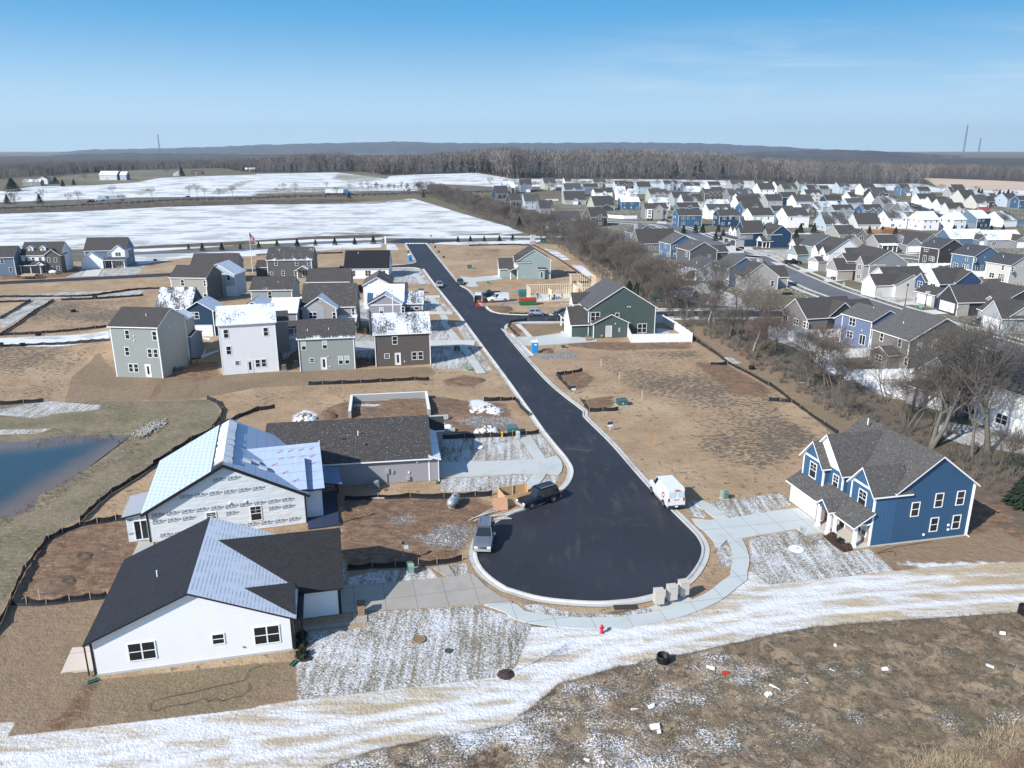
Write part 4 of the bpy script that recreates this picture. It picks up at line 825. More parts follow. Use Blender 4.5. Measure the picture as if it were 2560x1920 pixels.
# ================================================================ blue two-storey house on the right
def blue_house():
    A=R_(12.5);o=at(q('C3',868,1130));t=empty('two_storey_house',(o.x,o.y,0),A,'deep blue two-storey house with white trim and double front gables beside the turning circle','house')
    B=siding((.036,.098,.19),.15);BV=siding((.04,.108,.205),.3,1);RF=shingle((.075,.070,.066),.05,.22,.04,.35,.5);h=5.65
    w,d=11.0,11.5;v=(0,w,0,d);pt=.62
    mb=2.4
    vol(t,mb,w,0,d,0,h,'y',.74,B,RF,WHITE,.40,.35,corners='FR')
    for y0,y1,xf,hh,pp,bk in ((0,3.6,0,5.5,1.12,1.6),(7.3,11.0,-.65,5.45,1.12,1.6)):
        vb=(xf,mb,y0,y1);vol(t,xf,mb,y0,y1,0 if y0==0 else 2.7,hh,'x',pp,BV,RF,WHITE,.28,.45,back=bk,names=('bay_wall','bay_roof'))
        win(t,vb,'L',(y1-y0)/2-.62,3.45,1.24,1.75,1,2,grid=1)
        b=MB();b.box(xf-.04,xf+.12,y0-.03,y0+.14,2.7 if y0 else 0,hh+.05);b.box(xf-.04,xf+.12,y1-.14,y1+.03,2.7,hh+.05);b.box(xf-.035,xf+.03,y0+.14,y1-.14,hh+.1,hh+.32);b.build('bay_trim',WHITE,t)
    vol(t,0,mb,5.0,10.9,5.5,5.55,'x',1.05,WHITE,RF,WHITE,.3,.40,back=3.6,names=('gable_wall','gable_roof'))
    b=MB();b.box(.03,2.4,5.05,7.3,2.7,5.6);b.box(.6,2.4,3.6,5.05,2.7,5.5);b.build('front_wall',BV,t);vm=(.03,mb,5.05,7.3);win(t,vm,'L',.65,3.4,1.0,1.6,1,2,grid=1)
    b=MB();b.box(-.01,.15,5.02,5.16,2.7,5.5);b.build('bay_trim',WHITE,t)
    P=-1.75
    vol(t,P,0,5.85,11.2,0,2.45,'sL',.62,BRICK,RF,WHITE,.45,.35,names=('garage_wall','garage_roof'));vg=(P,0,5.85,11.2);garage(t,vg,'L',.3,.05,4.5,2.2)
    for u in (.05,5.0):gadget(t,'light',vg,'L',u,1.8,.12,.3,.12,BLACKT)
    vol(t,P,0,-.12,5.85,2.5,2.5,'sL',.62,None,RF,WHITE,.45,.25,names=('w','porch_roof'))
    vol(t,P-.75,P+.9,3.1,5.0,2.45,2.6,'x',.8,B,RF,WHITE,.25,.3,back=.6,names=('portico_wall','portico_roof'))
    b=MB();b.box(P-.1,0,-.15,5.84,0,.16);b.box(P-.9,P-.1,3.0,5.1,0,.12);b.build('porch_floor',m_concrete((.50,.47,.41),.2),t)
    for x,y in ((P+.1,0.05),(P-.6,3.2),(P+.1,3.2),(P-.6,4.9)):post(t,x,y,.1,2.55,.28)
    b=MB();b.box(-.04,.0,.1,5.84,.1,2.7);b.build('porch_wall',BRICK,t);vp=(-.04,w,0,5.9);win(t,vp,'L',3.9,.75,1.5,1.35,2,2,blind=1);door(t,vp,'L',1.2,.15,1.0,2.1,(.02,.03,.05),0)
    b=MB();b.box(P,0,-.05,.05,2.34,2.52);b.build('trim_board',WHITE,t)
    b=MB();b.poly([(P,0.01,2.5),(0,.01,2.5),(0,.01,3.55)]);b.build('porch_gable',B,t)
    for u,z in ((7.45,.85),(10.0,.85),(5.0,2.85-.1),(7.55,3.45),(10.0,3.45)):
        win(t,v,'F',u-.85,z,.95,1.55,1,2)
    for u,z in ((8.65,1.3),(8.7,.8),(5.95,.55)):gadget(t,'wall_vent',v,'F',u,z,.2,.2,.1,WHITE)
    downspout(t,w+.05,0,0,5.5);b=MB();b.box(-.03,w+.03,-.02,d,-.3,.1);b.build('foundation',CONC,t);vents(t,[(5.6,9.6,9.2)])
blue_house()
# ---------------------------------------------------------------- the other houses of the new street
def two(t,v,face,rows,w=.95,h=1.45,cols=1,blind=0,grid=0):
    for u,z in rows:win(t,v,face,u,z,w,h,cols,2,WHITE,grid,blind)
def frontal(label,K,R,ze,d,wall,roof,pitch=.5,ang=None,base=0.,corners='FL FR BR',ridge='x',cat='house',extra=None,**kw):
    t,w,_=house(label,K,None,R,ze,ang,None,d,cat,None,base);v=(0,w,0,d)
    vol(t,0,w,0,d,-2.8 if base or ze>8 else-.3,ze,ridge,pitch,wall,roof,WHITE,.3,.3,corners=corners,**kw)
    return t,v,w
W2=lambda t,v,u,z,h=1.35,f='F':win(t,v,f,u,z,1.75,h,2,2)
# the row of four that turn their backs to the camera
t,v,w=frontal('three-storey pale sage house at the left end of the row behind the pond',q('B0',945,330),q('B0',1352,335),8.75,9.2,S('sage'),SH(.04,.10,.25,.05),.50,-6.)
two(t,v,'F',((2.55,6.6),(7.35,6.5)),.85,1.6);two(t,v,'F',((2.1,3.7),(6.1,3.5),(7.15,3.5)),.85,1.55);two(t,v,'F',((2.35,.85),(3.3,.85)),.85,1.5);door(t,v,'F',5.3,.1,1.05,2.2,(.75,.75,.75))
gadget(t,'wall_vent',v,'F',4.0,7.1,.18,.18,.1,WHITE);gadget(t,'wall_vent',v,'F',3.95,6.3,.18,.18,.1,WHITE);gadget(t,'wall_vent',v,'R',3.6,7.9,.2,.2,.1,WHITE);gadget(t,'electric_meter',v,'R',4.9,1.5,.35,.5,.15)
vol(t,4.6,w+.1,9.2,12.2,-.3,8.3,'y',.5,S('sage'),SH(.1,.95,0.,0.),back=0);vol(t,w-5,w+.6,9.3,13.5,0,5.0,'x',.3,S('steel'),SH(),WHITE,.2,.2);vents(t,[(5.3,2.4,10.2)])
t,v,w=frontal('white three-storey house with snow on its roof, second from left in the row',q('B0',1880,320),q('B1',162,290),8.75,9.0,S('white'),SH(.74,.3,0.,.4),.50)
two(t,v,'F',((.75,6.4),(7.2,6.3)),.85,1.55);two(t,v,'F',((.9,3.5),),.85,1.5);win(t,v,'F',2.1,1.55,.8,.8,1,2);two(t,v,'F',((5.4,.9),(6.4,.9)),.85,1.4);door(t,v,'F',4.0,.1,1.05,2.2)
vol(t,w-3.5,w+2.3,9.0,14,0,7.0,'x',.5,S('tan'),SH(.3,.8,0.));vents(t,[(2.4,2,9.9),(4.1,2.4,10.)])
t,v,w=frontal('pale grey two-storey house with dark speckled roof, third in the row',q('B1',362,440),q('B1',843,420),5.8,8.8,S('sage'),SH(.22,.3,.35,.5,big=.5),.52)
two(t,v,'F',((.45,3.75),(4.0,3.8)),.85,1.5,blind=1);win(t,v,'F',1.65,1.5,.9,.8,1,2);two(t,v,'F',((6.55,.9),(7.65,.9)),.85,1.5,blind=1);door(t,v,'F',3.55,.1,1.05,2.2)
vol(t,-.2,6.4,5,8.8,0,5.9,'x',.9,S('sage'),SH(.3,.4));vents(t,[(1.6,1.6,6.8),(5.2,1.7,6.85)]);gadget(t,'wall_vent',v,'F',5.0,.5,.18,.18,.1,WHITE);downspout(t,.05,0,0,5.6);gadget(t,'light',v,'F',4.8,2.3,.15,.2,.12,WHITE)
t,v,w=frontal('dark brown two-storey house with patchy snowy roof, right end of the row',q('B1',1022,400),q('B1',1502,380),5.9,8.8,S('brown'),SH(.62,.3,0.,.6,big=.32),.62)
two(t,v,'F',((3.05,3.9),),.95,1.5);win(t,v,'F',1.55,1.4,.95,.9,1,2);two(t,v,'F',((6.4,.9),(7.5,.9)),.95,1.5);door(t,v,'F',3.4,.1,1.05,2.25)
vol(t,2.5,8.8,4.4,8.8,0,6.1,'x',.85,S('brown'),SH(.7,.3,0.,.6));vents(t,[(1.6,1.6,6.9)]);gadget(t,'wall_vent',v,'F',5.0,.6,.2,.2,.1,WHITE);downspout(t,.05,0,0,5.6)
# the second row
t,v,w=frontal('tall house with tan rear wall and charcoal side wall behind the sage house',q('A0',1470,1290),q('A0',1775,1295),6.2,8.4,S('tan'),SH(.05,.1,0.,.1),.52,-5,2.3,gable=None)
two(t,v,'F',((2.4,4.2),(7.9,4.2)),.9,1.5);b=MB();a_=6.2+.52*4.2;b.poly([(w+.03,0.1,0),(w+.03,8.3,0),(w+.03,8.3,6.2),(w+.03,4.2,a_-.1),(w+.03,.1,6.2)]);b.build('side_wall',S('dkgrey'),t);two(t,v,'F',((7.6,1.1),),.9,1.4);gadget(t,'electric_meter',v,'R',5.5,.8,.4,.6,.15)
vol(t,w-5.5,w+2.6,9.5,16,0,5.6,'y',.6,S('paleblue'),SH(.3,.95));win(t,(w-5.5,w+2.6,9.5,16),'F',6.2,4.1,.9,1.4,1,2);garage(t,(w-5.5,w+2.6,9.5,16),'F',5.9,.2,2.1,2.4)
t,v,w=frontal('navy house with front gable, white garage door and streaky snow roof',q('A0',1350,1560),q('A0',1640,1545),5.6,7.8,S('blue'),SH(.58,.3,0.,.1,big=.6),.85,3.,2.3)
vg=(w-.8,w+4.6,-1.0,5);vol(t,*vg,-.3,5.3,'y',.62,S('navy'),SH(.1,.9),WHITE,.3,.3,corners='FL FR');W2(t,vg,1.0,3.7);garage(t,vg,'F',.3,.1,4.6,2.3)
t,v,w=frontal('sage grey two-storey house with dark roof between the two rows',q('A0',2165,1400),q('A1',308,1385),5.4,8.5,S('sage'),SH(.28,.2,.1,.4,big=.5),.5,4,2.3)
two(t,v,'F',((3.6,3.5),),.9,1.5);vents(t,[(5.6,2.2,6.6)])
t,v,w=frontal('grey gabled house with a snowy upper roof behind the white tall house',q('A0',2045,1590),q('A1',115,1590),5.4,7.5,S('mauve'),SH(.2,.95,0.,.2),.62,5,1.8,ridge='y')
two(t,v,'F',((2.1,3.3),),.9,1.4,blind=1);v2=(w,w+4.9,1.2,8);vol(t,*v2,0,5.0,'x',.62,S('mauve'),SH(.80,.3,0.,.3,big=.5),corners='FR');two(t,v2,'F',((1.4,3.2),),.9,1.4,blind=1)
v3=(w-.2,w+4.8,-.9,1.2);vol(t,*v3,0,2.3,'sF',.4,None,SH(.05,.2));door(t,(w,w+4,.9,2),'F',1.6,.1,1.2,2.1,(.03,.03,.03),0);post(t,w+4.5,-.7,0,2.3,.22)
t,v,w=frontal('tan house with a pale front gable in the middle of the second row',q('A1',395,1560),q('A1',690,1545),5.3,8.5,S('tan'),SH(.06,.9,0.,.1),.66,4,1.6,ridge='y')
W2(t,v,1.2,3.2);two(t,v,'F',((5.9,3.1),),.85,1.4);b=MB();b.poly([(-.02,-.04,0),(4.4,-.04,0),(4.4,-.04,5.6),(2.6,-.04,6.7),(-.02,-.04,5.2)]);b.build('pale_siding',BB('ltgrey'),t);win(t,(0,w,-.05,8),'F',1.2,3.2,1.75,1.4,2,2);win(t,(0,w,-.05,8),'F',3.7,6.6,.45,.7,1,1)
v2=(-.4,w+3.4,2.5,10.5);vol(t,*v2,-.3,5.3,'x',.95,S('tan'),SH(.18,.2,.15,.6,big=.6),corners='FR');two(t,v2,'F',((9.8,3.2),),.9,1.5);v4=(w+.1,w+3.6,.6,2.5);vol(t,*v4,0,2.6,'sF',.35,None,SH(.7,.7));win(t,v2,'F',9.6,.9,1.4,.9,2,1)
t,v,w=frontal('lilac grey batten-sided house with front gable, right of the second row',q('E2',140,1385),q('E2',715,1420),5.3,7.5,BB('mauve'),SH(.12,.85,0.,.1),.55,4,1.4,ridge='y')
two(t,v,'F',((2.2,3.1),),.9,1.5,blind=1);two(t,v,'F',((6.5,3.3),),.9,1.4);b=MB();b.box(-.1,w+.1,-.06,.02,5.0,5.2);b.box(4.9,5.1,-.06,.02,0,6.8);b.build('trim_board',WHITE,t)
v2=(-.2,w+.2,2.6,9);vol(t,*v2,-.3,5.6,'x',.85,S('mauve'),SH(.75,.7,0.,.2,big=.5));v3=(w+.1,w+4.2,2.8,8.4);vol(t,*v3,0,4.9,'x',.7,S('mauve'),SH(.6,.6,0.,.2),corners='FR');win(t,v3,'F',.5,3.4,1.1,.7,1,1);win(t,v3,'F',2.3,3.4,1.1,.7,1,1)
v4=(w,w+4.5,.9,2.8);vol(t,*v4,0,2.6,'sF',.35,None,SH(.02,.2));post(t,w+4.3,1.1,0,2.6)
v5=(w-4.5,w-1,-1.6,0);vol(t,*v5,0,2.5,'y',.5,None,SH(.05,.4));post(t,w-4.3,-1.4,0,2.5);post(t,w-1.2,-1.4,0,2.5)
t,v,w=frontal('plain white tall narrow house with brown roof near the middle of the street',q('A1',925,1360),q('A1',1168,1350),7.2,10.5,S('white'),SH(.02,.35,0.,.1,(.085,.078,.072)),.55,6,0.,ridge='y')
two(t,v,'F',((6.5,5.4),),.9,1.5);vol(t,w,w+3.4,3,10,0,4.8,'x',.5,S('paleblue'),SH(.1,.5),WHITE)
t,v,w=frontal('white house with large plain black roof beside the side street',q('A1',765,1215),q('A1',1143,1212),3.0,12.5,S('white'),shingle((.012,.013,.016),.0,.03,.12,0.,.25),.72,4)
W2(t,v,1.4,.7,1.7);W2(t,v,6.0,.7,1.7);win(t,v,'F',10.4,.2,1.7,2.1,2,1);vents(t,[(3.7,5.0,7.0)])
t,v,w=frontal('dark grey two-storey house with white gabled back porch',q('A1',92,1140),q('A1',478,1130),5.4,10,S('dkgrey'),SH(.30,.2,.25,.4,big=.7),.62,4)
two(t,v,'F',((2.2,3.7),(8.3,3.6),(11.9,3.6)),.9,1.5);two(t,v,'F',((4.1,.6),(7.8,.6)),.9,1.5);win(t,v,'F',.7,1.0,.9,.8,1,1);vp=(9.0,12.6,-2.4,0);vol(t,*vp,2.5,2.6,'y',.6,S('dkgrey'),SH(.1,.8));win(t,v,'F',10.2,.3,1.7,2.0,2,1)
for x in (9.2,12.4):post(t,x,-2.2,0,2.6,.2)
vol(t,-4,0,2.5,9,0,2.9,'x',.5,S('dkgrey'),SH(.2,.2))
t,v,w=frontal('long low roof of a grey house just behind the tan gabled house',q('A1',440,1330),q('A1',800,1322),3.0,9,S('grey'),SH(.2,.2,.1,.3),.6,4,1.2);two(t,v,'F',((2,.8),))
t,v,w=frontal('beige house with white-speckled dark roof behind the tall tan house',q('A0',1650,1185),q('A0',2030,1215),5.2,9,S('tan'),SH(.22,.3,0.,.3),.6,4.,0.)
two(t,v,'F',((2,3.3),(8,3.3)))
# three finished houses at the far left
t,w,d=house('grey colonial house cut by the left edge of the photo',q('A0',-130,1120),None,q('A0',0,1095),5.6,12,7.8,9);v=(0,w,0,d);vol(t,0,w,0,d,0,5.6,'x',.62,S('steel'),SH(.05,.1),corners='FR');two(t,v,'R',((5.5,1.2),(6,3.8)))
two(t,v,'F',((1,3.6),(4,3.6),(1,1.),(6,1.)))
t,v,w=frontal('white and brown colonial house with two roof dormers at far left',q('A0',180,1100),q('A0',520,1080),5.6,9.2,S('white'),SH(.05,.1),.75,9)
two(t,v,'F',tuple((u,3.6) for u in (.9,2.9,4.9,6.9)),.9,1.3);v2=(w-4.5,w+.05,-.5,3);vol(t,*v2,0,5.5,'y',.75,S('brown'),SH(.1,.4),back=2.5);two(t,v2,'F',((.7,3.4),(2.6,3.3),(1.1,.7),(3.0,.7)),.9,1.4)
vol(t,-.1,w-4.6,-2.2,0,2.7,2.75,'sF',.4,None,SH(.05,.1));b=MB();b.box(0,w-4.6,-.02,.02,0,2.7);b.build('stone_wall',STONE,t)
for u in (.2,3.0,5.8):post(t,u,-2.,0,2.7,.2)
vol(t,w-6.2,w-4.4,-2.6,0,2.7,3.0,'y',.7,WHITE,SH(.1,.3));door(t,v,'F',w-5.9,.1,1.2,2.1,(.2,.25,.3),0)
for u in (1.7,5.3):
    vd=(u,u+1.6,1.4,3.2);vol(t,*vd,6.2,7.6,'y',.8,WHITE,SH(.5,.9),WHITE,.15,.2,names=('dormer_wall','dormer_roof'));win(t,vd,'F',.45,6.75,.7,.9,1,2)
two(t,v,'R',((5,.8),),.6,.8)
t,v,w=frontal('grey blue house with stone garage gable, right of the three at far left',q('A0',728,1060),q('A0',1078,1048),5.5,9.2,S('steel'),SH(.06,.1,.08),.78,9)
v2=(-.4,6.2,-3.2,1);vol(t,*v2,0,2.7,'y',.75,STONE,SH(.2,.8),gable=S('white'),back=2.);garage(t,v2,'F',1.1,.05,4.4,2.1);v3=(w-4.0,w+.1,-.8,3);vol(t,*v3,2.8,5.4,'y',.8,S('white'),SH(.2,.8),back=2.5);W2(t,v3,1.1,3.6,1.3);two(t,v,'F',((7.1,3.7),),.7,1.2)
vol(t,6.1,w+.1,-2.2,-.8,2.5,2.6,'sF',.4,None,SH(.3,.3));b=MB();b.box(w-4,w,-.9,-.75,0,2.8);b.build('stone_wall',STONE,t);W2(t,(w-4,w,-.92,0),1.1,.7,1.2);door(t,v,'F',7.0,.1,1.1,2.1,(.02,.03,.05),0)
for x in (6.4,8.6,w-.1):post(t,x,-2.1,0,2.6,.2)
two(t,v,'R',((3,3.8),(6,3.8),(5,1.)),.7,1.2)
# houses right of the main street
t,w,d=house('green grey two-storey house with small brown-roofed wing, first right of the street',q('F1',380,1530),None,q('F1',945,1505),5.6,6,None,11);v=(0,w,0,d)
vol(t,0,w,0,d,0,5.6,'y',.62,S('aqua'),SH(.1,.3),corners='FR');vx=(-1.4,1.8,-.05,3.2);vol(t,-.9,1.2,.1,3.4,2.8,5.2,'x',1.,S('white'),SH(.15,.8,0.,.3),back=2.6,names=('bay_wall','bay_roof'));win(t,(-.9,1.2,.1,3.4),'L',.7,3.4,1.8,1.5,2,2)
va=(-5.2,0,3.4,8.6);vol(t,*va,0,2.9,'x',1.0,S('aqua'),SH(.03,.1),gable=S('offwhite'),back=2);garage(t,va,'L',.5,.1,4.2,2.2);vol(t,-2.4,0,0,3.4,2.5,2.6,'sL',.4,None,SH(.03,.1));post(t,-2.2,.2,0,2.6,.24);post(t,-.15,.1,0,2.6,.2)
vb=(w-3.8,w-1.8,-.9,0);vol(t,*vb,0,3.0,'sF',.35,S('aqua'),SH());door(t,vb,'F',.5,.3,1.0,2.1,(.24,.28,.27),1)
for p in ((3.4,.6),(1.6,.7),(7.2,.9)):gadget(t,'wall_vent',v,'F',p[0],p[1],.2,.2,.1,WHITE)
t,w,d=house('dark green two-storey house with white back-yard fence right of the street',q('B2',662,185),None,q('B2',1243,165),5.7,9,None,12.5);v=(0,w,0,d)
vol(t,0,w,0,d,0,5.7,'y',.62,S('green'),SH(.12,.2,0.,.2,(.075,.072,.075)),corners='FR FL');win(t,v,'F',.45,3.2,2.0,1.9,2,2);win(t,v,'F',5.7,3.3,.85,1.5,1,2);win(t,v,'F',10.6,.35,2.0,2.0,2,2)
vp=(.7,8.1,-1.6,.2);vol(t,*vp,0,3.0,'y',.48,S('green'),SH(.03,.15),WHITE,.3,.3,corners='FL FR');door(t,vp,'F',2.6,.1,1.3,2.4,(.5,.5,.5),0);gadget(t,'electric_meter',vp,'F',5.3,1.1,.4,.9,.15);gadget(t,'wall_vent',vp,'F',4.5,2.8,.2,.2,.1,WHITE);gadget(t,'gas_meter',vp,'F',1.6,.3,.4,.3,.2)
vg=(-3.6,1.2,.0,6.2);vol(t,*vg,0,2.75,'x',.95,S('green'),SH(.05,.2),gable=S('white'),corners='FL',back=1.);garage(t,vg,'L',.6,.05,4.8,2.2);win(t,(-.05,w,0,6),'L',1.2,3.4,1.6,1.6,2,2)
vol(t,-1.4,2.5,7.5,11.2,2.8,5.6,'x',1.0,S('white'),SH(.05,.2),back=3.0,names=('bay_wall','bay_roof'));win(t,(-1.4,2,7.5,11.2),'L',.9,3.4,1.8,1.7,2,2);vol(t,-3.4,0,6.4,11.4,2.5,2.6,'sL',.4,None,SH());post(t,-3.2,6.6,0,2.6,.24);post(t,-3.2,11.2,0,2.6,.24)
for x in (8.2,8.7):gadget(t,'wall_vent',v,'F',x,5.9,.2,.2,.1,WHITE)
# ================================================================ older subdivision: near houses with their own shapes
def corner_house(label,K,L,R,ze,wall,roof,ridge='y',pitch=.55,base=0.,ang=None,w=None,d=None,gable=None,storeys=2,seed=1,auto=True,trim='FL FR BL',group=None):
    t,w,d=house(label,K,L,R,ze,ang,w,d,'house',group,base);v=(0,w,0,d)
    vol(t,0,w,0,d,-1.2,ze,ridge,pitch,wall,roof,WHITE,.3,.3,corners=trim,gable=gable)
    if auto:
        r=random.Random(seed);fl=(0.9,3.6) if storeys==2 else (.9,)
        for f,n in (('F',w),('L',d)):
            for z in fl:
                u=.9+r.random()
                while u<n-1.8:
                    k=r.random()
                    if k<.5:win(t,v,f,u,z,.9,1.4,1,2,WHITE,0,r.random()<.3)
                    elif k<.72:W2(t,v,u,z,1.4,f)
                    u+=r.uniform(2.6,4.4)
    return t,v,w,d
def garage_wing(t,v,x0,x1,y0,y1,ze,wall,roof,pitch=.8,gable=None,gw=4.6,face='L',back=2.):
    vv=(x0,x1,y0,y1);vol(t,*vv,-1.0,ze,'x' if face=='L' else 'y',pitch,wall,roof,WHITE,.3,.3,gable=gable,corners='FL',back=back)
    span=(y1-y0) if face=='L' else (x1-x0);garage(t,vv,face,(span-gw)/2,.05,gw,2.15);return vv
# 21: taupe L-shaped ranch
t,v,w,d=corner_house('taupe single-storey house with two big gables and dark roof above the white fence',q('B3',340,262),q('B3',130,178),q('B3',770,125),3.0,S('taupe'),SH(.04,.1,0.,.1),'x',.75,.5,15,None,None,None,1,3,False)
win(t,v,'L',.5,.2,1.5,2.1,2,1);W2(t,v,4.2,.8,1.4,'L');W2(t,v,7.6,.8,1.4,'L');vol(t,5,w,-.06,d-1,-1,3.02,'y',.8,S('charcoal'),SH(.04,.1));vol(t,w,w+7,3,9,-1,3.,'x',.7,S('taupe'),SH())
# 22 violet blue
t,v,w,d=corner_house('violet blue two-storey house with sliding door inside the white fence',q('B3',900,290),q('B3',648,205),q('B3',1170,210),5.3,S('violet'),SH(.03,.1,0.,.1,(.085,.082,.08)),'y',.5,.4,18,auto=False)
W2(t,v,2.0,3.4,1.6,'L');W2(t,v,1.7,.9,1.4,'L');win(t,v,'L',5.3,.3,1.6,2.0,2,1);win(t,v,'L',8.2,1.1,.8,.9,1,2);vents(t,[(3.2,3.5,6.9)]);vol(t,w-4,w+5,d-.5,d+6,-1,2.9,'x',.6,S('violet'),SH());gadget(t,'light',v,'L',5.6,3.0,.2,.2,.1,WHITE);gadget(t,'light',v,'L',7.9,2.3,.2,.2,.1,WHITE)
# 23 dark taupe
t,v,w,d=corner_house('dark grey-brown two-storey house behind the bare trees, right of the violet one',q('B3',1225,455),q('B3',905,340),q('B3',1790,440),5.2,S('dkgrey'),SH(.03,.15,0.,.1,(.085,.082,.08)),'y',.52,.5,14,auto=False,gable=S('dkgrey'))
b=MB();b.box(-.03,0,.1,d-.1,-.5,5.1);b.build('side_wall',S('taupe'),t);two(t,(-.03,w,0,d),'L',((2.2,3.5),(6.8,3.5),(8.9,.7)),.9,1.5);two(t,v,'F',((1.7,3.3),(4.7,3.6)),.95,1.5,blind=1);vents(t,[(3,5.5,6.9)])
vs=(-2.6,0,1.6,5.6);vol(t,*vs,-.5,2.4,'x',.5,S('taupe'),SH(.1,.2));W2(t,vs,.9,.6,1.3,'L');vol(t,w-3,w+5,d-.5,d+6,-1,2.9,'x',.6,S('dkgrey'),SH())
# 24 / 25
t,v,w,d=corner_house('lilac grey gabled house half hidden by the leaning grey tree',q('B3',1660,885),q('B3',1240,640),None,3.4,S('lilac'),SH(.03,.1,0.,.1,(.07,.068,.068)),'x',.80,.6,17,15,None,None,1,5,False)
W2(t,v,6.2,.7,1.5,'L');win(t,v,'L',10.5,.6,1.8,1.5,2,1);vl=(-2.2,0,d-4.5,d-1.8);vol(t,*vl,-.5,2.4,'sL',.3,S('lilac'),SH())
t,v,w,d=corner_house('white two-storey house cut by the right edge of the photo behind bare trees',q('B3',2420,990),q('B3',1795,750),None,5.4,S('white'),SH(.03,.1,0.,.05,(.06,.058,.06)),'y',.62,.6,17,12,None,None,2,5,False)
for u,z,c in ((1.3,3.6,2),(4.2,.4,2),(8.4,1.2,1)):win(t,v,'L',u,z,.85*c+.1,1.5 if c>1 else .9,c,2)
# G1 group
n1=corner_house('slate blue roofed grey house hidden behind the hedgerow top',q('F2',300,1060),q('F2',165,1010),q('F2',770,980),5.2,S('steel'),SH(.03,.4,0.,.1,(.075,.08,.09)),'y',.5,0.,14,seed=7)
vol(n1[0],n1[2]*.45,n1[2]+2,-.1,6,0,5.2,'y',.5,S('ltgrey'),SH())
t,v,w,d=corner_house('brown house with long dark roof and brick chimney behind the bare trees',q('F2',400,1235),q('F2',262,1230),None,3.4,S('taupe'),SH(.03,.05,0.,.05),'x',1.05,0.4,13,15,9,None,1,8)
b=MB();b.box(.4,1.5,5.6,6.6,5,9.8);b.build('chimney',masonry((.40,.37,.35),(.5,.47,.44)),t)
t,v,w,d=corner_house('medium blue two-storey house in the second line beyond the hedgerow',q('F2',945,1245),q('F2',755,1185),q('F2',1400,1190),5.4,S('slate'),SH(.03,.1,0.,.1,(.08,.08,.08)),'y',.55,0.,18,seed=9);vents(t,[(3,4,7)])
vol(t,w-1,w+4,5,10,0,2.8,'x',.5,S('slate'),SH())
t,v,w,d=corner_house('taupe two-storey house with wide gable beyond the hedgerow',q('F2',1275,1365),q('F2',1055,1305),q('F2',1750,1365),5.2,S('dkgrey'),SH(.03,.1,0.,.1,(.075,.07,.068)),'y',.55,0.,12,auto=False)
W2(t,v,7,3.0,1.6,'L');win(t,v,'F',6.6,3.0,.9,.8,1,1);vents(t,[(3,5,7)]);vol(t,w-1,w+5.5,3,10,-1,4.2,'x',.5,S('dkgrey'),SH(.03,.1));gadget(t,'light',v,'L',2.5,4.9,.6,.2,.1,WHITE)
t,w,d=house('white single-storey house with snowy back-porch roof and black posts',q('G1',1400,800),None,q('G1',2010,800),3.0,10,11.,11.5,base=.2);v=(0,w,0,d);vol(t,0,w,0,d,-.5,3.0,'y',.50,S('paleblue'),SH(.05,.3,0.,.05,(.07,.07,.075)),WHITE,.3,.3,corners='FL');win(t,v,'F',2.2,1.2,.9,.9,1,2)
vp=(-4.2,0,.2,5.2);vol(t,*vp,2.5,2.6,'sL',.14,None,SH(.98,.98));b=MB();b.box(-4.2,0,.2,5.2,0,.3);b.build('porch_floor',CONCW,t);vents(t,[(1.7,4.5,4.6)])
for x,y in ((-4.1,.3),(-4.1,5.),(-.2,.2)):post(t,x,y,0,2.7,.25)
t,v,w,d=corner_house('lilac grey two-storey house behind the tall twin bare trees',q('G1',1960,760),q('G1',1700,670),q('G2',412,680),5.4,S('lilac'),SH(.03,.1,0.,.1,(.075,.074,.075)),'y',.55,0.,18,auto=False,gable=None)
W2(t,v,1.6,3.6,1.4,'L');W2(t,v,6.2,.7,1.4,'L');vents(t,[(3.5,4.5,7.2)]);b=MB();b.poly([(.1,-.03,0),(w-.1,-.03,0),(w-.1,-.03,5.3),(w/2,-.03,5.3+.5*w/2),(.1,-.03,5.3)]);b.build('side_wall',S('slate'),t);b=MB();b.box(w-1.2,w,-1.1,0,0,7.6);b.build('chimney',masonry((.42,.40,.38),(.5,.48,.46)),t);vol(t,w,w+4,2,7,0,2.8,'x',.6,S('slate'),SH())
t,w,d=house('stone-clad house with broad gable and corner window facing the camera',q('G2',150,905),None,q('G2',735,1040),3.6,8,None,10,base=.2);v=(0,w,0,d);vol(t,0,w,0,d,-1,3.4,'y',.72,STONE,SH(.03,.1),corners='FR');win(t,v,'F',w-2.1,.7,1.0,1.6,1,2)
vol(t,w,w+4.2,2.6,9,-1,2.9,'x',.8,S('tan'),SH(.03,.1),corners='FR',back=-1);vol(t,w*.6,w+1,8,14,-1,3.6,'x',.8,S('slate'),SH())
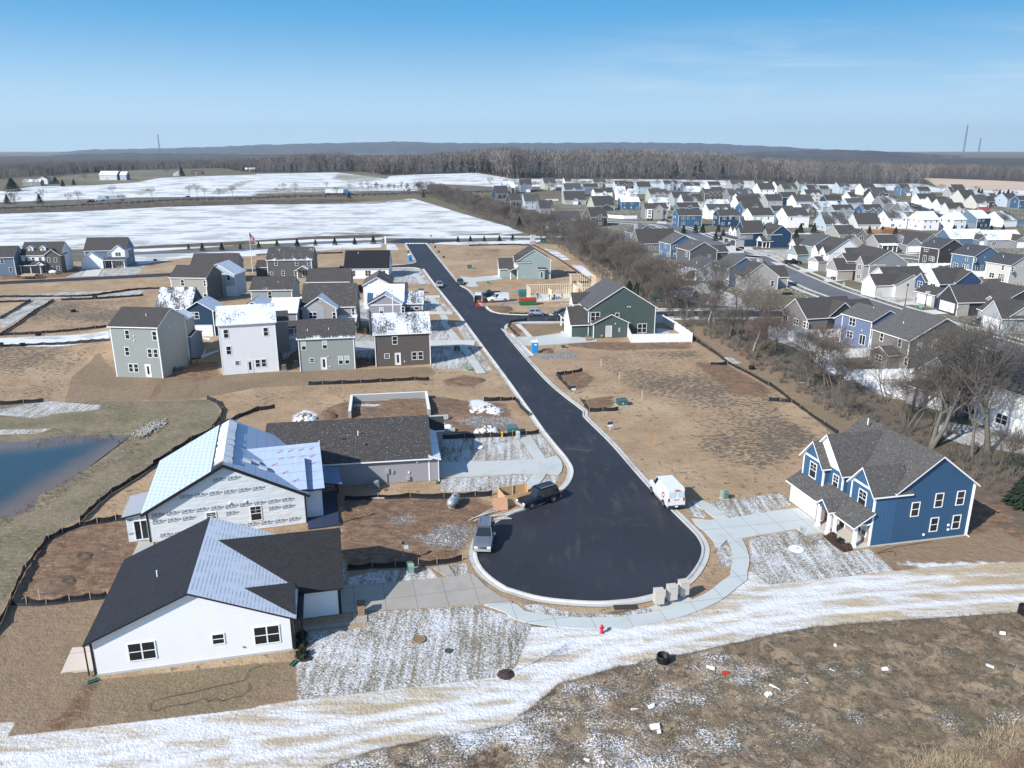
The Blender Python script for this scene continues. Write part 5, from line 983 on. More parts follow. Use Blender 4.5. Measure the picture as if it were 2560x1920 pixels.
# navy double-gabled house with white front
t,w,d=house('navy two-storey house with pillared porch and white gabled front',q('F3',680,1060),None,q('F3',965,1060),5.6,10,None,12);v=(0,w,0,d)
vol(t,-1.6,w,0,d,0,5.4,'y',.72,S('navy'),SH(.03,.1),corners='FR');vol(t,-3.2,.5,.1,3.6,2.8,5.3,'x',1.,S('grey'),SH(.03,.1),back=2.5,names=('bay_wall','bay_roof'));win(t,(-3.2,0,.1,3.6),'L',1.1,3.5,1.2,1.6,1,2)
vol(t,-5.2,-1.6,-.1,4.6,2.5,2.6,'x',.7,S('white'),SH(.03,.1),back=1.); 
for x,y in ((-5.,0),(-3.4,0),(-2.0,0),(-5,4.4)):post(t,x,y,0,2.6,.24)
v2=(-9.5,-1.0,6.5,15.5);vol(t,*v2,0,5.4,'x',.95,S('navy'),SH(.03,.1));vol(t,-11.5,-6,6.4,10.,2.7,5.3,'x',1.,S('grey'),SH(.03,.1),back=2);vol(t,-11,-6,10.8,14.,2.7,5.2,'x',1.,S('white'),SH(.03,.1),back=2);vol(t,-11,-6,14.6,18.,2.7,5.2,'x',1.,S('white'),SH(.03,.1),back=2)
for y in (7.2,11.8,16.0):win(t,(-11.5 if y<9 else-11,0,0,y+1),'L',0,3.5,.9,1.5,1,2)
vg=(-13,-9.2,6.6,19);vol(t,*vg,0,2.6,'sL',.35,S('ltgrey'),SH(.03,.1));garage(t,vg,'L',7.6,.1,4.2,2.1,(.05,.06,.08));garage(t,vg,'L',1.6,.1,3.8,2.1,(.05,.06,.08))
# pale aqua with white garage
t,v,w,d=corner_house('pale aqua two-storey house with front garage gable beside the black pickup',q('F3',1320,1290),q('F3',1165,1268),q('F3',1878,1240),5.4,S('aqua'),SH(.04,.1,0.,.1,(.07,.07,.075)),'y',.55,.3,16,None,8.5,auto=False)
garage_wing(t,v,-4.6,.6,1.4,6.6,2.8,S('aqua'),SH(.04,.1),.95);vol(t,-1.6,1,6.8,10.5,0,5.2,'x',1.,S('offwhite'),SH(.04,.1),back=3);win(t,(-1.6,1,6.8,10.5),'L',.9,3.4,1.8,1.4,2,2);W2(t,v,.8,3.5,1.4,'L')
# white house with grey stone bay
t,v,w,d=corner_house('white two-storey house with grey stone bay and white garage door',q('G2',1600,500),q('G2',1480,470),q('G2',2212,520),5.4,S('white'),SH(.04,.1),'y',.62,.3,14,None,8.,auto=False)
garage_wing(t,v,-3.2,0,.2,5.2,2.7,STONE,SH(.04,.1),.5,face='L');vol(t,-.8,2,.3,3.4,2.8,5.4,'x',1.1,S('white'),SH(.04,.1),back=2.5);win(t,(-.8,2,.3,3.4),'L',.8,3.4,1.5,1.4,2,2);vol(t,-.8,2,4.4,7.6,2.8,5.4,'x',1.1,S('white'),SH(.04,.1),back=2.5)
vol(t,5.6,9.4,-1.3,2,0,5.4,'x',1.0,STONE,SH(.04,.1),back=2.);win(t,(5.6,9.4,-1.3,2),'L',1.,3.2,1.0,1.6,1,2);vol(t,3.4,5.6,-1.3,0,2.6,2.7,'sL',.4,None,SH(.04,.1));post(t,3.6,-1.1,0,2.7,.3)
# big grey gable house
t,w,d=house('large mid grey two-storey gabled house with stone front bay in the subdivision',q('G3',240,690),None,q('G3',895,690),5.2,8,None,14,base=.3);v=(0,w,0,d)
vol(t,0,w,0,d,-1,5.2,'y',.62,S('grey'),SH(.04,.4,0.,.1),corners='FL FR');win(t,v,'F',w-3.3,3.1,.85,1.5,1,2,blind=1);gadget(t,'light',v,'F',1.6,4.9,.2,.2,.1,WHITE)
vol(t,-1.6,2,.3,4.2,-1,5.1,'x',1.0,STONE,SH(.3,.5),back=3);W2(t,(-1.6,2,.3,4.2),1.,3.3,1.4,'L');W2(t,(-1.6,2,.3,4.2),1.,.6,1.3,'L')
garage_wing(t,v,-6.5,-1.4,5.6,11.5,2.8,S('tan'),SH(.04,.1),1.0);vol(t,-3,2,7,13,0,5.2,'x',.6,S('tan'),SH(.04,.5),back=3)
# white ranch of the subdivision
t,w,d=house('white ranch house with garage gable and grey roofs in the subdivision',q('G3',690,1050),None,q('G3',1100,1000),3.0,12,9.5,8.5,base=.3);v=(0,w,0,d);vol(t,0,w,0,d,-1,3.0,'y',.5,S('offwhite'),SH(.04,.1),corners='FL')
garage_wing(t,v,-5.2,1.,1.0,6.6,2.9,S('offwhite'),SH(.04,.1),.85,gable=S('white'),back=3.);vol(t,2,14,6,14,0,3.2,'x',.7,S('offwhite'),SH(.10,.6,.2))
# blue with white gables
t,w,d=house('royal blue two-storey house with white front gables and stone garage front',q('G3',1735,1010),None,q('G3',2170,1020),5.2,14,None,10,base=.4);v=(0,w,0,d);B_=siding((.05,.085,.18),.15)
vol(t,0,w,0,d,-1,5.2,'y',.68,B_,SH(.04,.1),corners='FR');win(t,v,'F',w-3.1,2.9,.9,1.5,1,2);vol(t,-4.3,2,.6,7.2,0,5.0,'x',.95,B_,SH(.04,.1),gable=S('white'),back=3);W2(t,(-4.3,2,.6,7.2),3.6,3.2,1.5,'L');vol(t,-5,-2,4.6,8.,2.8,5.,'x',1.,B_,SH(.04,.1),back=2);W2(t,(-5,-2,4.6,8),.8,3.2,1.5,'L')
vg=(-7.6,-1.2,-1.6,6.5);vol(t,-7.6,-1.5,-2.2,4.6,-1,2.7,'y',.45,B_,SH(.04,.1));b=MB();b.box(-7.68,-7.6,-2.2,4.6,-.5,2.7);b.build('stone_wall',STONE,t);garage(t,(-7.68,0,-2.2,4.6),'L',1.2,.0,4.6,2.1)
# charcoal ranch
t,w,d=house('charcoal ranch house with big white garage door and stone corners',q('G3',1835,1340),None,q('G3',2150,1345),3.0,7,8.5,9,base=.4);v=(0,w,0,d);vol(t,0,w,.3,8,-1,3.0,'x',.7,S('charcoal'),SH(.05,.3,.1,.2)); 
garage_wing(t,v,-1.0,2.,0,7.0,2.9,STONE,SH(.05,.3,0.,.2),.95,gable=S('charcoal'),gw=5.,back=6.);vf=(w-1.2,w+3,-3.0,4);vol(t,w-1.0,w+11,-3.0,9,-1,3.0,'y',.55,S('charcoal'),SH(.06,.4,.1,.3));vol(t,w-2.2,w,-2.8,.8,-1,3.0,'x',.7,STONE,SH(.3,.5),back=2);W2(t,(w-2.2,w,-2.8,.8),.8,.6,1.6,'L')
# light grey house at the right edge
t,w,d=house('light grey ranch house with white garage door at the right edge of the photo',q('G5',1960,235),None,q('G5',2300,280),3.0,4,8,9,base=.5);v=(0,w,0,d);vol(t,0,w,.3,10,-1,3.0,'y',.7,S('ltgrey'),SH(.05,.1));garage_wing(t,v,-1.5,2,0,6.4,2.9,S('ltgrey'),SH(.05,.1,.1),.95,gw=5.0,back=3.)
# plum, blue, cream trio
for lab,T_,L_,K_,R_2,wl_,sd in (('dark plum brown two-storey house, left of the three large houses at right','F4',(1120,1260),(1440,1330),(1890,1260),'plum',2),('steel blue two-storey house with patio umbrella, middle of the three at right','G4',(560,275),(1065,380),(1680,270),'slate',3),('cream two-storey house above the brown wooden fence at right','G4',(1350,465),(1910,585),(2500,400),'cream',4)):
    t,v,w,d=corner_house(lab,q(T_,*K_),q(T_,*L_),q(T_,*R_2),5.1,S(wl_),SH(.03,.20,0.,.08,(.05,.05,.056)),'y',.52,.7,18,auto=False);b=MB()
    W2(t,v,1.6 if sd != 3 else 1.,.8 if sd>2 else 3.6,1.5,'L');W2(t,v,d-3.6 if sd==2 else 4.6,.9,1.5,'L');win(t,v,'L',1.6 if sd==2 else d-2.8,.3,1.5,2.1,2,1);two(t,v,'L',((5.2,3.4),(8.3,3.4)) if sd>2 else ((5.6,.8),),.85,1.4)
    if sd==3:two(t,v,'F',((1.2,.8),(3.4,.8),(5.6,.8)),.9,1.5)
    vents(t,[(2.6,5,6.9)]);gadget(t,'wall_vent',v,'F',4.2,4.6,.25,.2,.1,WHITE)
# ranches on the frontage side
t,w,d=house('lilac ranch house with porch and white garage, snow on the porch roof',q('F4',395,1235),q('F4',180,1130),None,3.0,6,14.5,None,base=.3);v=(0,w,0,d);vol(t,0,w,0,d,-1,3.0,'x',.62,S('lilac'),SH(.40,.3,0.,.1,big=.15),corners='FL')
vp=(.2,6.4,-2.2,0);vol(t,*vp,2.5,2.5,'sF',.2,None,SH(.9,.9)); 
for x in (.4,2.6,4.6,6.2):post(t,x,-2.0,0,2.5,.22)
W2(t,v,1.6,.6,1.7);vg=(9.2,15.,-3.6,3);vol(t,*vg,-1,2.8,'y',.8,S('grey'),SH(.04,.2),corners='FL FR',back=2);garage(t,vg,'F',.6,.05,4.6,2.1)
t,v,w,d=corner_house('pale green house with tall plain brown roof behind the lilac ranch',q('F4',1140,1215),q('F4',800,1090),q('F4',1480,1120),3.0,S('palegreen'),SH(.03,.05,0.,.02),'y',.62,.3,18,None,15,None,1,auto=False);two(t,v,'L',((9,.8),(13.2,.9)),.9,1.4)
t,v,w,d=corner_house('tan two-storey house with snow-striped roof and brown brick gable',q('F3',1790,1085),q('F3',1470,1042),q('F3',2110,1080),5.3,S('tan'),SH(.45,.5,.0,.1,big=.14),'x',.62,.2,10,None,10,auto=False)
vb=(w-1.2,w+3.2,-1.2,8);vol(t,*vb,0,5.2,'y',.9,masonry((.10,.075,.07),(.16,.12,.11)),SH(.1,.4));W2(t,vb,1.2,3.3,1.5);W2(t,vb,1.2,.5,1.4);vg=(.6,7.2,-4,1);vol(t,*vg,0,2.7,'y',.75,S('tan'),SH(.03,.1),back=2);win(t,vg,'F',2.9,3.1,.6,.9,1,1)
for lab,T_,x0,y0,x1,y1,wl_ in (('slate blue ranch house with a long snow-covered roof near the frontage road','F4',1640,1150,2212,1240,'slate'),('pale grey ranch with snowy roof at the far right above the cream house','F5',1380,1560,1960,1620,'lilac')):
    t,w,d=house(lab,q(T_,x0,y0),None,q(T_,x1,y1),3.0,6,15,10,base=.3);vol(t,0,w,0,d,-1,3.,'x',.62,S(wl_),SH(.75,.3,0.,.1,big=.13));v=(0,w,0,d);vg=(w-5.5,w,-3.5,3);vol(t,*vg,-1,2.8,'y',.75,S('steel' if wl_=='slate' else 'grey'),SH(.03,.1),back=2);garage(t,vg,'F',.5,.05,4.4,2.1);win(t,vg,'F',2.4,3.3,.6,.8,1,1);W2(t,v,2,.8)
# ================================================================ the white row and the ranks behind it
def row(label,T_,L_,K_,R_2,wl_,roof,ze=5.4,gw=None,ang=None,d=None,w=None,pitch=.62,seed=1,base=0.,front=None,g=None):
    qq=lambda p:None if p is None else (q(T_,*p) if len(p)==2 else q(*p))
    t,v,w,d=corner_house(label,qq(K_),qq(L_),qq(R_2),ze,S(wl_),roof,'x',pitch,base,ang,w,d,S(g) if g else None,2 if ze>4 else 1,seed);return t,v,w,d
RW=[
 ('bright blue house with plain dark roof, nearest of the subdivision beyond the hedgerow','F2',(905,715),(1080,755),(1490,755),'blue',SH(.08,.1,.30,.1),5.4,8,9.),
 ('navy house next to the bright blue one, dark snow-edged roof','F2',(1650,720),(1790,760),(2140,760),'navy',SH(.08,.1,.35,.1),5.4,6,9.),
 ('bright blue house behind the white vinyl fence, roof half snowy','F2',(5,510),(90,515),(410,510),'blue',SH(.75,.3,0.,.2),5.4,8,8.5),
 ('white house with dark roof, first of the white row','F3',(105,730),(285,755),(660,750),'white',SH(.08,.1,.25,.1),5.6,None,None),
 ('white house with twin windows and mottled roof, second of the white row','F3',(695,740),(895,765),(1270,765),'white',SH(.30,.1,.2,.3),5.6,None,None),
 ('low white house with frosted purple-grey roof, third of the white row','F3',(1280,850),(1550,905),(1930,905),'paleblue',SH(.42,.2,.1,.6),3.2,6,12.),
 ('low white house with steep dark roof and timber fence, fourth of the white row','F4',('F3',1860,760),(35,905),(430,905),'offwhite',SH(.04,.1,.05,.05),3.2,6,11.),
 ('white two-storey house with streaked roof, fifth of the white row','F4',(365,765),(570,800),(890,800),'white',SH(.5,.2,0.,.3,big=.18),5.,7,None),
 ('white two-storey house with small rear porch and snowy roof, sixth of the row','F4',(900,800),(1160,825),(1445,825),'white',SH(.8,.2,0.,.2,big=.18),5.,None,None),
 ('white two-storey house with fully snowy roof, seventh of the white row','F4',(1455,830),(1695,825),(1910,825),'white',SH(.97,.4,0.,.2),5.,16,9.),
]
for i,(lab,T_,L_,K_,R_2,wl_,rf,ze,ang,dd) in enumerate(RW):row(lab,T_,L_,K_,R_2,wl_,rf,ze,ang=ang,d=dd,seed=20+i,pitch=.62 if ze>4 else .85)
t,v,w,d=corner_house('stone-grey house with bay window and round-topped gable near the blue ones',q('F2',510,640),q('F2',360,590),q('F2',890,640),5.4,S('grey'),SH(.04,.1),'x',.62,0.,6,None,9,seed=40,auto=False)
vol(t,w*.38,w*.78,-1.4,4,0,5.3,'y',.9,STONE,SH(.04,.1),back=2);b=MB();b.box(.9,3.6,-.7,0,.3,5.2);b.build('bay',WHITE,t)
for z in (.9,2.6,3.9):W2(t,(.9,3.6,-.72,0),.5,z,1.1)
garage(t,v,'F',w-3.4,.05,2.6,2.1);W2(t,(w*.38,w*.78,-1.4,4),1.4,3.5,1.3)
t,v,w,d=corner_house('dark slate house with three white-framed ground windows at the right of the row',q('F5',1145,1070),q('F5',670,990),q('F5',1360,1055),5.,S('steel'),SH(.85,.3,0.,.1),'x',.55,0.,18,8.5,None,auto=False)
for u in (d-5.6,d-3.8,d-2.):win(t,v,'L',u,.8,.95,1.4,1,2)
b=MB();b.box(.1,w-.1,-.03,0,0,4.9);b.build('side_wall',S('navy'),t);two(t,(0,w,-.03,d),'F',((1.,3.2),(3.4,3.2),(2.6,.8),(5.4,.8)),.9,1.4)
t,v,w,d=corner_house('plain white gable-ended house with one red roof slope by the far pond',q('F5',1745,1110),q('F5',1255,960),None,3.4,S('white'),SH(.5,.3),'x',.62,0.,18,9,None,auto=False);b=MB();b.box(-6,-.2,5.5,11,3.2,3.4)
t2,w2,d2=house('small house with red metal roof behind the plain white gable',q('F5',1220,900),None,q('F5',1400,880),4.5,18,7,6);vol(t2,0,w2,0,d2,0,4.5,'x',.6,S('brown'),plain((.28,.05,.05),.5))
# ---------------------------------------------------------------- farther ranks of houses, each read off the photo: left end of the gable, near corner, right end (eaves)
FAR=[  # tile, gable-left x,y, corner x,y, right x,y, wall, roof snow, height, front bits
 ('F1',1085,400,1190,375,1480,370,'paleblue',.04,5.2,'g'),('F1',1150,270,1190,272,1300,270,'white',.1,5.2,''),('F1',1500,330,1520,345,1760,345,'steel',.05,5.2,'w'),('F1',730,290,840,300,1040,300,'palegreen',.1,5.4,'gG'),
 ('F1',1575,440,1700,600,2050,600,'palegreen',.02,3.0,'p'),('F1',1650,390,1710,410,2010,410,'white',.02,5.2,'g'),('F1',1650,255,1690,290,1900,290,'palegreen',.1,5.2,'g'),('F1',2020,290,2060,310,2250,310,'offwhite',.15,5.2,'gb'),
 ('F1',280,300,420,320,620,330,'steel',.25,5.4,'gG'),('F1',20,330,130,350,330,350,'grey',.9,5.0,'g'),('F1',-150,420,0,440,220,430,'navy',.1,3.2,''),('F1',130,500,250,520,440,450,'charcoal',.05,5.0,''),('F1',330,530,500,530,760,520,'paleblue',.3,5.0,''),('F1',1060,500,1190,520,1550,510,'ltgrey',.05,3.0,'g'),
 ('F1',560,600,760,640,1000,620,'grey',.35,5.0,'w'),('F1',860,880,990,860,1480,860,'ltgrey',.04,5.0,'gg'),('F1',1500,760,1640,780,1930,760,'brown',.03,4.5,'g'),
 ('F2',305,310,375,340,600,340,'paleblue',.05,5.4,'w'),('F2',505,400,590,430,900,430,'palegreen',.3,5.2,'gg'),('F2',770,290,830,305,1060,300,'paleblue',.4,5.2,'g'),('F2',1105,350,1170,330,1450,330,'slate',.4,5.0,'g'),('F2',1160,375,1240,400,1480,390,'ltgrey',.9,5.0,''),
 ('F2',900,430,1000,480,1320,440,'ltgrey',.05,5.0,''),('F2',1030,500,1170,530,1505,510,'offwhite',.4,5.2,''),('F2',1430,420,1530,420,1860,430,'brown',.05,5.4,'ggg'),('F2',1525,300,1600,320,1800,300,'white',.05,5.0,''),('F2',1600,370,1660,390,1850,390,'paleblue',.1,5.0,''),('F2',1840,400,1960,450,2212,440,'grey',.4,5.2,'g'),
 ('F2',560,500,640,540,940,530,'white',.9,5.0,'w'),('F2',1010,600,1080,620,1440,600,'slate',.3,5.0,'g'),('F2',1500,620,1600,650,2000,640,'white',.05,5.2,'gg'),('F2',1560,560,1600,570,1960,560,'paleblue',.85,5.0,''),('F2',20,300,60,320,300,310,'brown',.2,5.2,'gg'),('F2',1910,290,1990,310,2212,310,'ltgrey',.2,5.0,'g'),
 ('F2',1980,560,2130,560,2500,500,'white',.1,5.2,''),('F2',2060,640,2200,640,2500,620,'blue',.4,5.2,'g'),('F2',160,400,240,430,330,430,'offwhite',.9,5.0,''),('F1',2030,400,2110,420,2250,420,'white',.85,5.0,''),
 ('F3',280,360,410,370,670,370,'white',.15,5.4,'w'),('F3',240,320,330,320,480,320,'paleblue',.1,5.2,''),('F3',590,290,700,330,900,300,'white',.05,5.0,'g'),('F3',700,350,820,370,1060,370,'palegreen',.4,5.0,''),('F3',1010,290,1080,310,1250,300,'aqua',.15,5.2,'g'),('F3',1120,350,1240,370,1430,370,'paleblue',.4,5.0,''),('F3',1380,350,1450,370,1610,360,'ltgrey',.35,5.0,''),
 ('F3',0,400,40,480,440,510,'white',.15,5.2,''),('F3',415,495,545,520,800,510,'ltgrey',.12,5.4,'w'),('F3',680,430,800,470,1060,400,'navy',.1,5.2,'g'),('F3',880,500,1040,530,1345,520,'white',.12,5.4,'w'),('F3',1110,400,1210,430,1480,420,'offwhite',.1,5.2,'gg'),('F3',1490,420,1560,520,1830,440,'navy',.05,3.4,''),('F3',1660,330,1780,340,1960,330,'paleblue',.1,5.2,'gG'),
 ('F3',2060,330,2180,350,2400,340,'white',.1,5.2,''),('F3',1830,430,1980,470,2090,440,'white',.3,5.0,''),('F3',1810,520,1925,550,2212,540,'paleblue',.25,5.2,'w'),('F3',555,640,650,680,1020,640,'aqua',.3,5.2,'g'),('F3',0,600,150,640,480,630,'blue',.35,5.2,'g'),('F3',1060,620,1160,640,1460,640,'white',.5,5.2,'gb'),('F3',1385,590,1500,600,1800,600,'ltgrey',.85,5.0,'g'),
 ('F3',1590,650,1700,660,2040,640,'aqua',.15,5.2,'gg'),('F3',0,380,60,420,300,420,'offwhite',.4,5.2,''),('F3',2050,640,2200,660,2450,650,'blue',.05,5.2,'g'),
 ('F4',0,340,110,355,300,340,'white',.1,5.2,''),('F4',130,380,300,420,560,390,'charcoal',.05,5.2,'g'),('F4',650,370,770,360,930,350,'slate',.1,5.4,'gG'),('F4',970,370,1080,390,1280,380,'paleblue',.1,5.2,''),('F4',130,500,320,520,350,500,'white',.1,3.4,''),('F4',270,540,470,560,760,530,'grey',.5,5.2,''),('F4',0,610,160,660,470,640,'slate',.1,5.2,'gg'),
 ('F4',450,620,830,680,960,660,'taupe',.6,5.2,''),('F4',980,470,1090,500,1400,470,'white',.02,3.4,'gg'),('F4',1160,520,1300,550,1600,470,'white',.02,3.4,'gg'),('F4',1310,560,1450,580,1700,480,'white',.02,3.4,'g'),('F4',1460,620,1600,640,1880,500,'offwhite',.02,3.4,'g'),('F4',1580,500,1860,500,2090,500,'cream',.02,3.4,'g'),
 ('F4',1860,620,2080,560,2300,560,'cream',.02,3.4,'g'),('F4',1480,400,1700,420,1900,400,'paleblue',.3,3.4,''),('F4',1980,470,2100,540,2400,540,'charcoal',.02,3.4,'w'),('F5',1350,640,1460,660,1600,620,'ltgrey',.05,3.4,''),('F5',1540,640,1820,655,2080,620,'paleblue',.2,5.2,'w'),('F5',2060,670,2100,680,2500,670,'blue',.05,5.2,'w'),('F5',900,540,960,570,1120,530,'white',.6,3.4,''),
 ('F5',330,560,520,560,680,530,'ltgrey',.3,3.4,''),
]
def far_houses():
    info=[]
    for i,(T_,lx,ly,kx,ky,rx,ry,wl_,sn,ze,ex) in enumerate(FAR):
        K,L,R2=q(T_,kx,ky),q(T_,lx,ly),q(T_,rx,ry);rd=random.Random(100+i)
        x,y,a,w,d=frame(K,L,R2,ze,rd.uniform(6,15));d=min(max(d,7.5),13);w=min(max(w,5.),17)
        info.append((x,y,a,w,d,i))
    ranks={}
    for r in info:
        k=min(4,int((r[1]-280)//90));ranks.setdefault((FAR[r[5]][7],k),[]).append(r)
    lab={}
    WN={'paleblue':'pale blue','offwhite':'off-white','palegreen':'pale greenish','ltgrey':'light grey'}
    RK=['nearest','second','middle','fourth','farthest']
    for (c,k),L in ranks.items():
        L.sort(key=lambda r:r[0]/r[1]);n=len(L)
        for j,r in enumerate(L):
            sn=FAR[r[5]][8];ad='snow-covered roof' if sn>.6 else ('half snowy roof' if sn>.25 else 'dark roof')
            place='' if n==1 else ('leftmost ' if j==0 else ('rightmost ' if j==n-1 else ORD[j]+' from left '))
            lab[r[5]]='%s%s house with %s in the subdivision, %s rank'%(place,WN.get(c,c),ad,RK[k])
    for x,y,a,w,d,i in info:
        T_,_,_,_,_,_,_,wl_,sn,ze,ex=FAR[i];rd=random.Random(i);t=empty('house',(x,y,tz(x,y)),a,lab[i],'house','houses in the subdivision');v=(0,w,0,d)
        rf=SH(round(min(sn,.66),2),.25,.15 if sn<.3 else 0.,.1,(.05,.047,.045) if i%3 else (.065,.062,.062),.2);vol(t,0,w,0,d,-1,ze,'x',.68 if ze>4 else .85,S(wl_),rf,WHITE,.3,.25,corners='FL FR')
        g=[c for c in ex if c in 'gG'];n=len(g)
        for j in range(n):
            gx=.6+(w-4.2)*(j+.5)/n-.5;vg=(gx,gx+3.8,-1.6 if ex[j]=='g' else-3.5,2.5);vol(t,*vg,0,ze-.2 if ex[j]=='g' else 2.7,'y',.8,S('brown') if 'b' in ex and j==0 else S(wl_),rf,WHITE,.25,.25,back=2.)
            if ze>4:W2(t,vg,1.0,3.4 if ex[j]=='g' else 3.0,1.3)
            if ex[j]=='G' or (ze<4 and j==0):garage(t,vg,'F',.3,.05,3.2,2.1)
            elif ze>4:W2(t,vg,1.0,.8,1.3)
        if not n:
            for z in ((.9,3.5) if ze>4 else (.9,)):
                for k in range(3):
                    if rd.random()<.75:win(t,v,'F',.8+k*(w-2.6)/2,z,.9,1.4,1,2)
        if 'p' in ex:vol(t,w*.35,w*.75,-2.5,0,2.4,2.5,'y',.5,S('brown'),rf)
        if rd.random()<.6 and ze>4:win(t,v,'L',d*rd.uniform(.3,.6),3.4,.8,1.3,1,2)
far_houses()
# farm buildings beyond the highway
for lab,K_,R_2,dd,ze,wl_,rf,ridge in (('long white barn with snowy roof and blue end on the farm',q('A0',862,450),q('A0',1005,450),14,5.0,(.62,.63,.63),SH(.97,.97),'x'),('smaller blue and white shed right of the long barn',q('A0',1040,450),q('A0',1085,450),12,5.0,(.45,.50,.56),SH(.97,.97),'x'),
        ('white farmhouse with grey roof left of the barns',q('A0',335,485),q('A0',385,480),9,4.5,(.70,.70,.70),SH(.4,.4),'y'),('grey low farm shed left of the farmhouse',q('A0',200,500),q('A0',280,490),8,3.5,(.25,.27,.3),SH(.6,.6),'x'),('small red brown shed in the far snowy field',q('A0',1650,400),q('A0',1745,400),7,2.6,(.16,.06,.05),SH(.3,.3),'x'),('red barn by the dark evergreens at the wood edge',q('A0',2120,380),q('A0',2200,380),8,3.5,(.2,.08,.07),SH(.9,.9),'x'),('small white-roofed cabin beside the tall dark evergreen',q('A0',1495,415),q('A0',1560,415),8,3.0,(.5,.5,.5),SH(.9,.9),'y')):
    k=at(K_);r=at(R_2);w=max(6,(r-k).length);t=empty('barn' if 'barn' in lab else ('shed' if 'shed' in lab else 'farmhouse'),(k.x,k.y,tz(k.x,k.y)),R_(8),lab,'barn' if 'barn' in lab else ('shed' if 'shed' in lab else 'house'));m=plain(wl_,.6)
    vol(t,0,w,0,dd,-.5,ze,ridge,.5,m,rf,WHITE,.3,.3,gable=plain((.10,.20,.33),.6) if 'blue' in lab else None);door(t,(0,w,0,dd),'F',w*.4,0,1.2,2.2,(.3,.3,.3),0)
# ---------------------------------------------------------------- vehicles
def prof_body(st,w,zb):
    b=MB();k=len(st);R=[]
    for x,zt,ws in st:
        h=w*ws;R.append([(x,-h*.9,zb),(x,-h,zb+.22),(x,-h,zt-.16),(x,-h*.93,zt-.02),(x,-h*.6,zt+.015),(x,h*.6,zt+.015),(x,h*.93,zt-.02),(x,h,zt-.16),(x,h,zb+.22),(x,h*.9,zb)])
    n=10;b.v=[p for r in R for p in r]
    for i in range(k-1):
        for j in range(n):
            j2=(j+1)%n;b.f.append([i*n+j,i*n+j2,(i+1)*n+j2,(i+1)*n+j]);b.m.append(0)
    b.f.append(list(range(n))[::-1]);b.m.append(0);b.f.append([(k-1)*n+j for j in range(n)]);b.m.append(0);return b
def inset(b,q4,s=.86,off=.012,m=0,sv=None):
    q4=[Vector(p) for p in q4];c=sum(q4,Vector())/4;n=(q4[1]-q4[0]).cross(q4[3]-q4[0]).normalized(); 
    b.poly([c+(p-c)*s+n*off for p in q4],m)
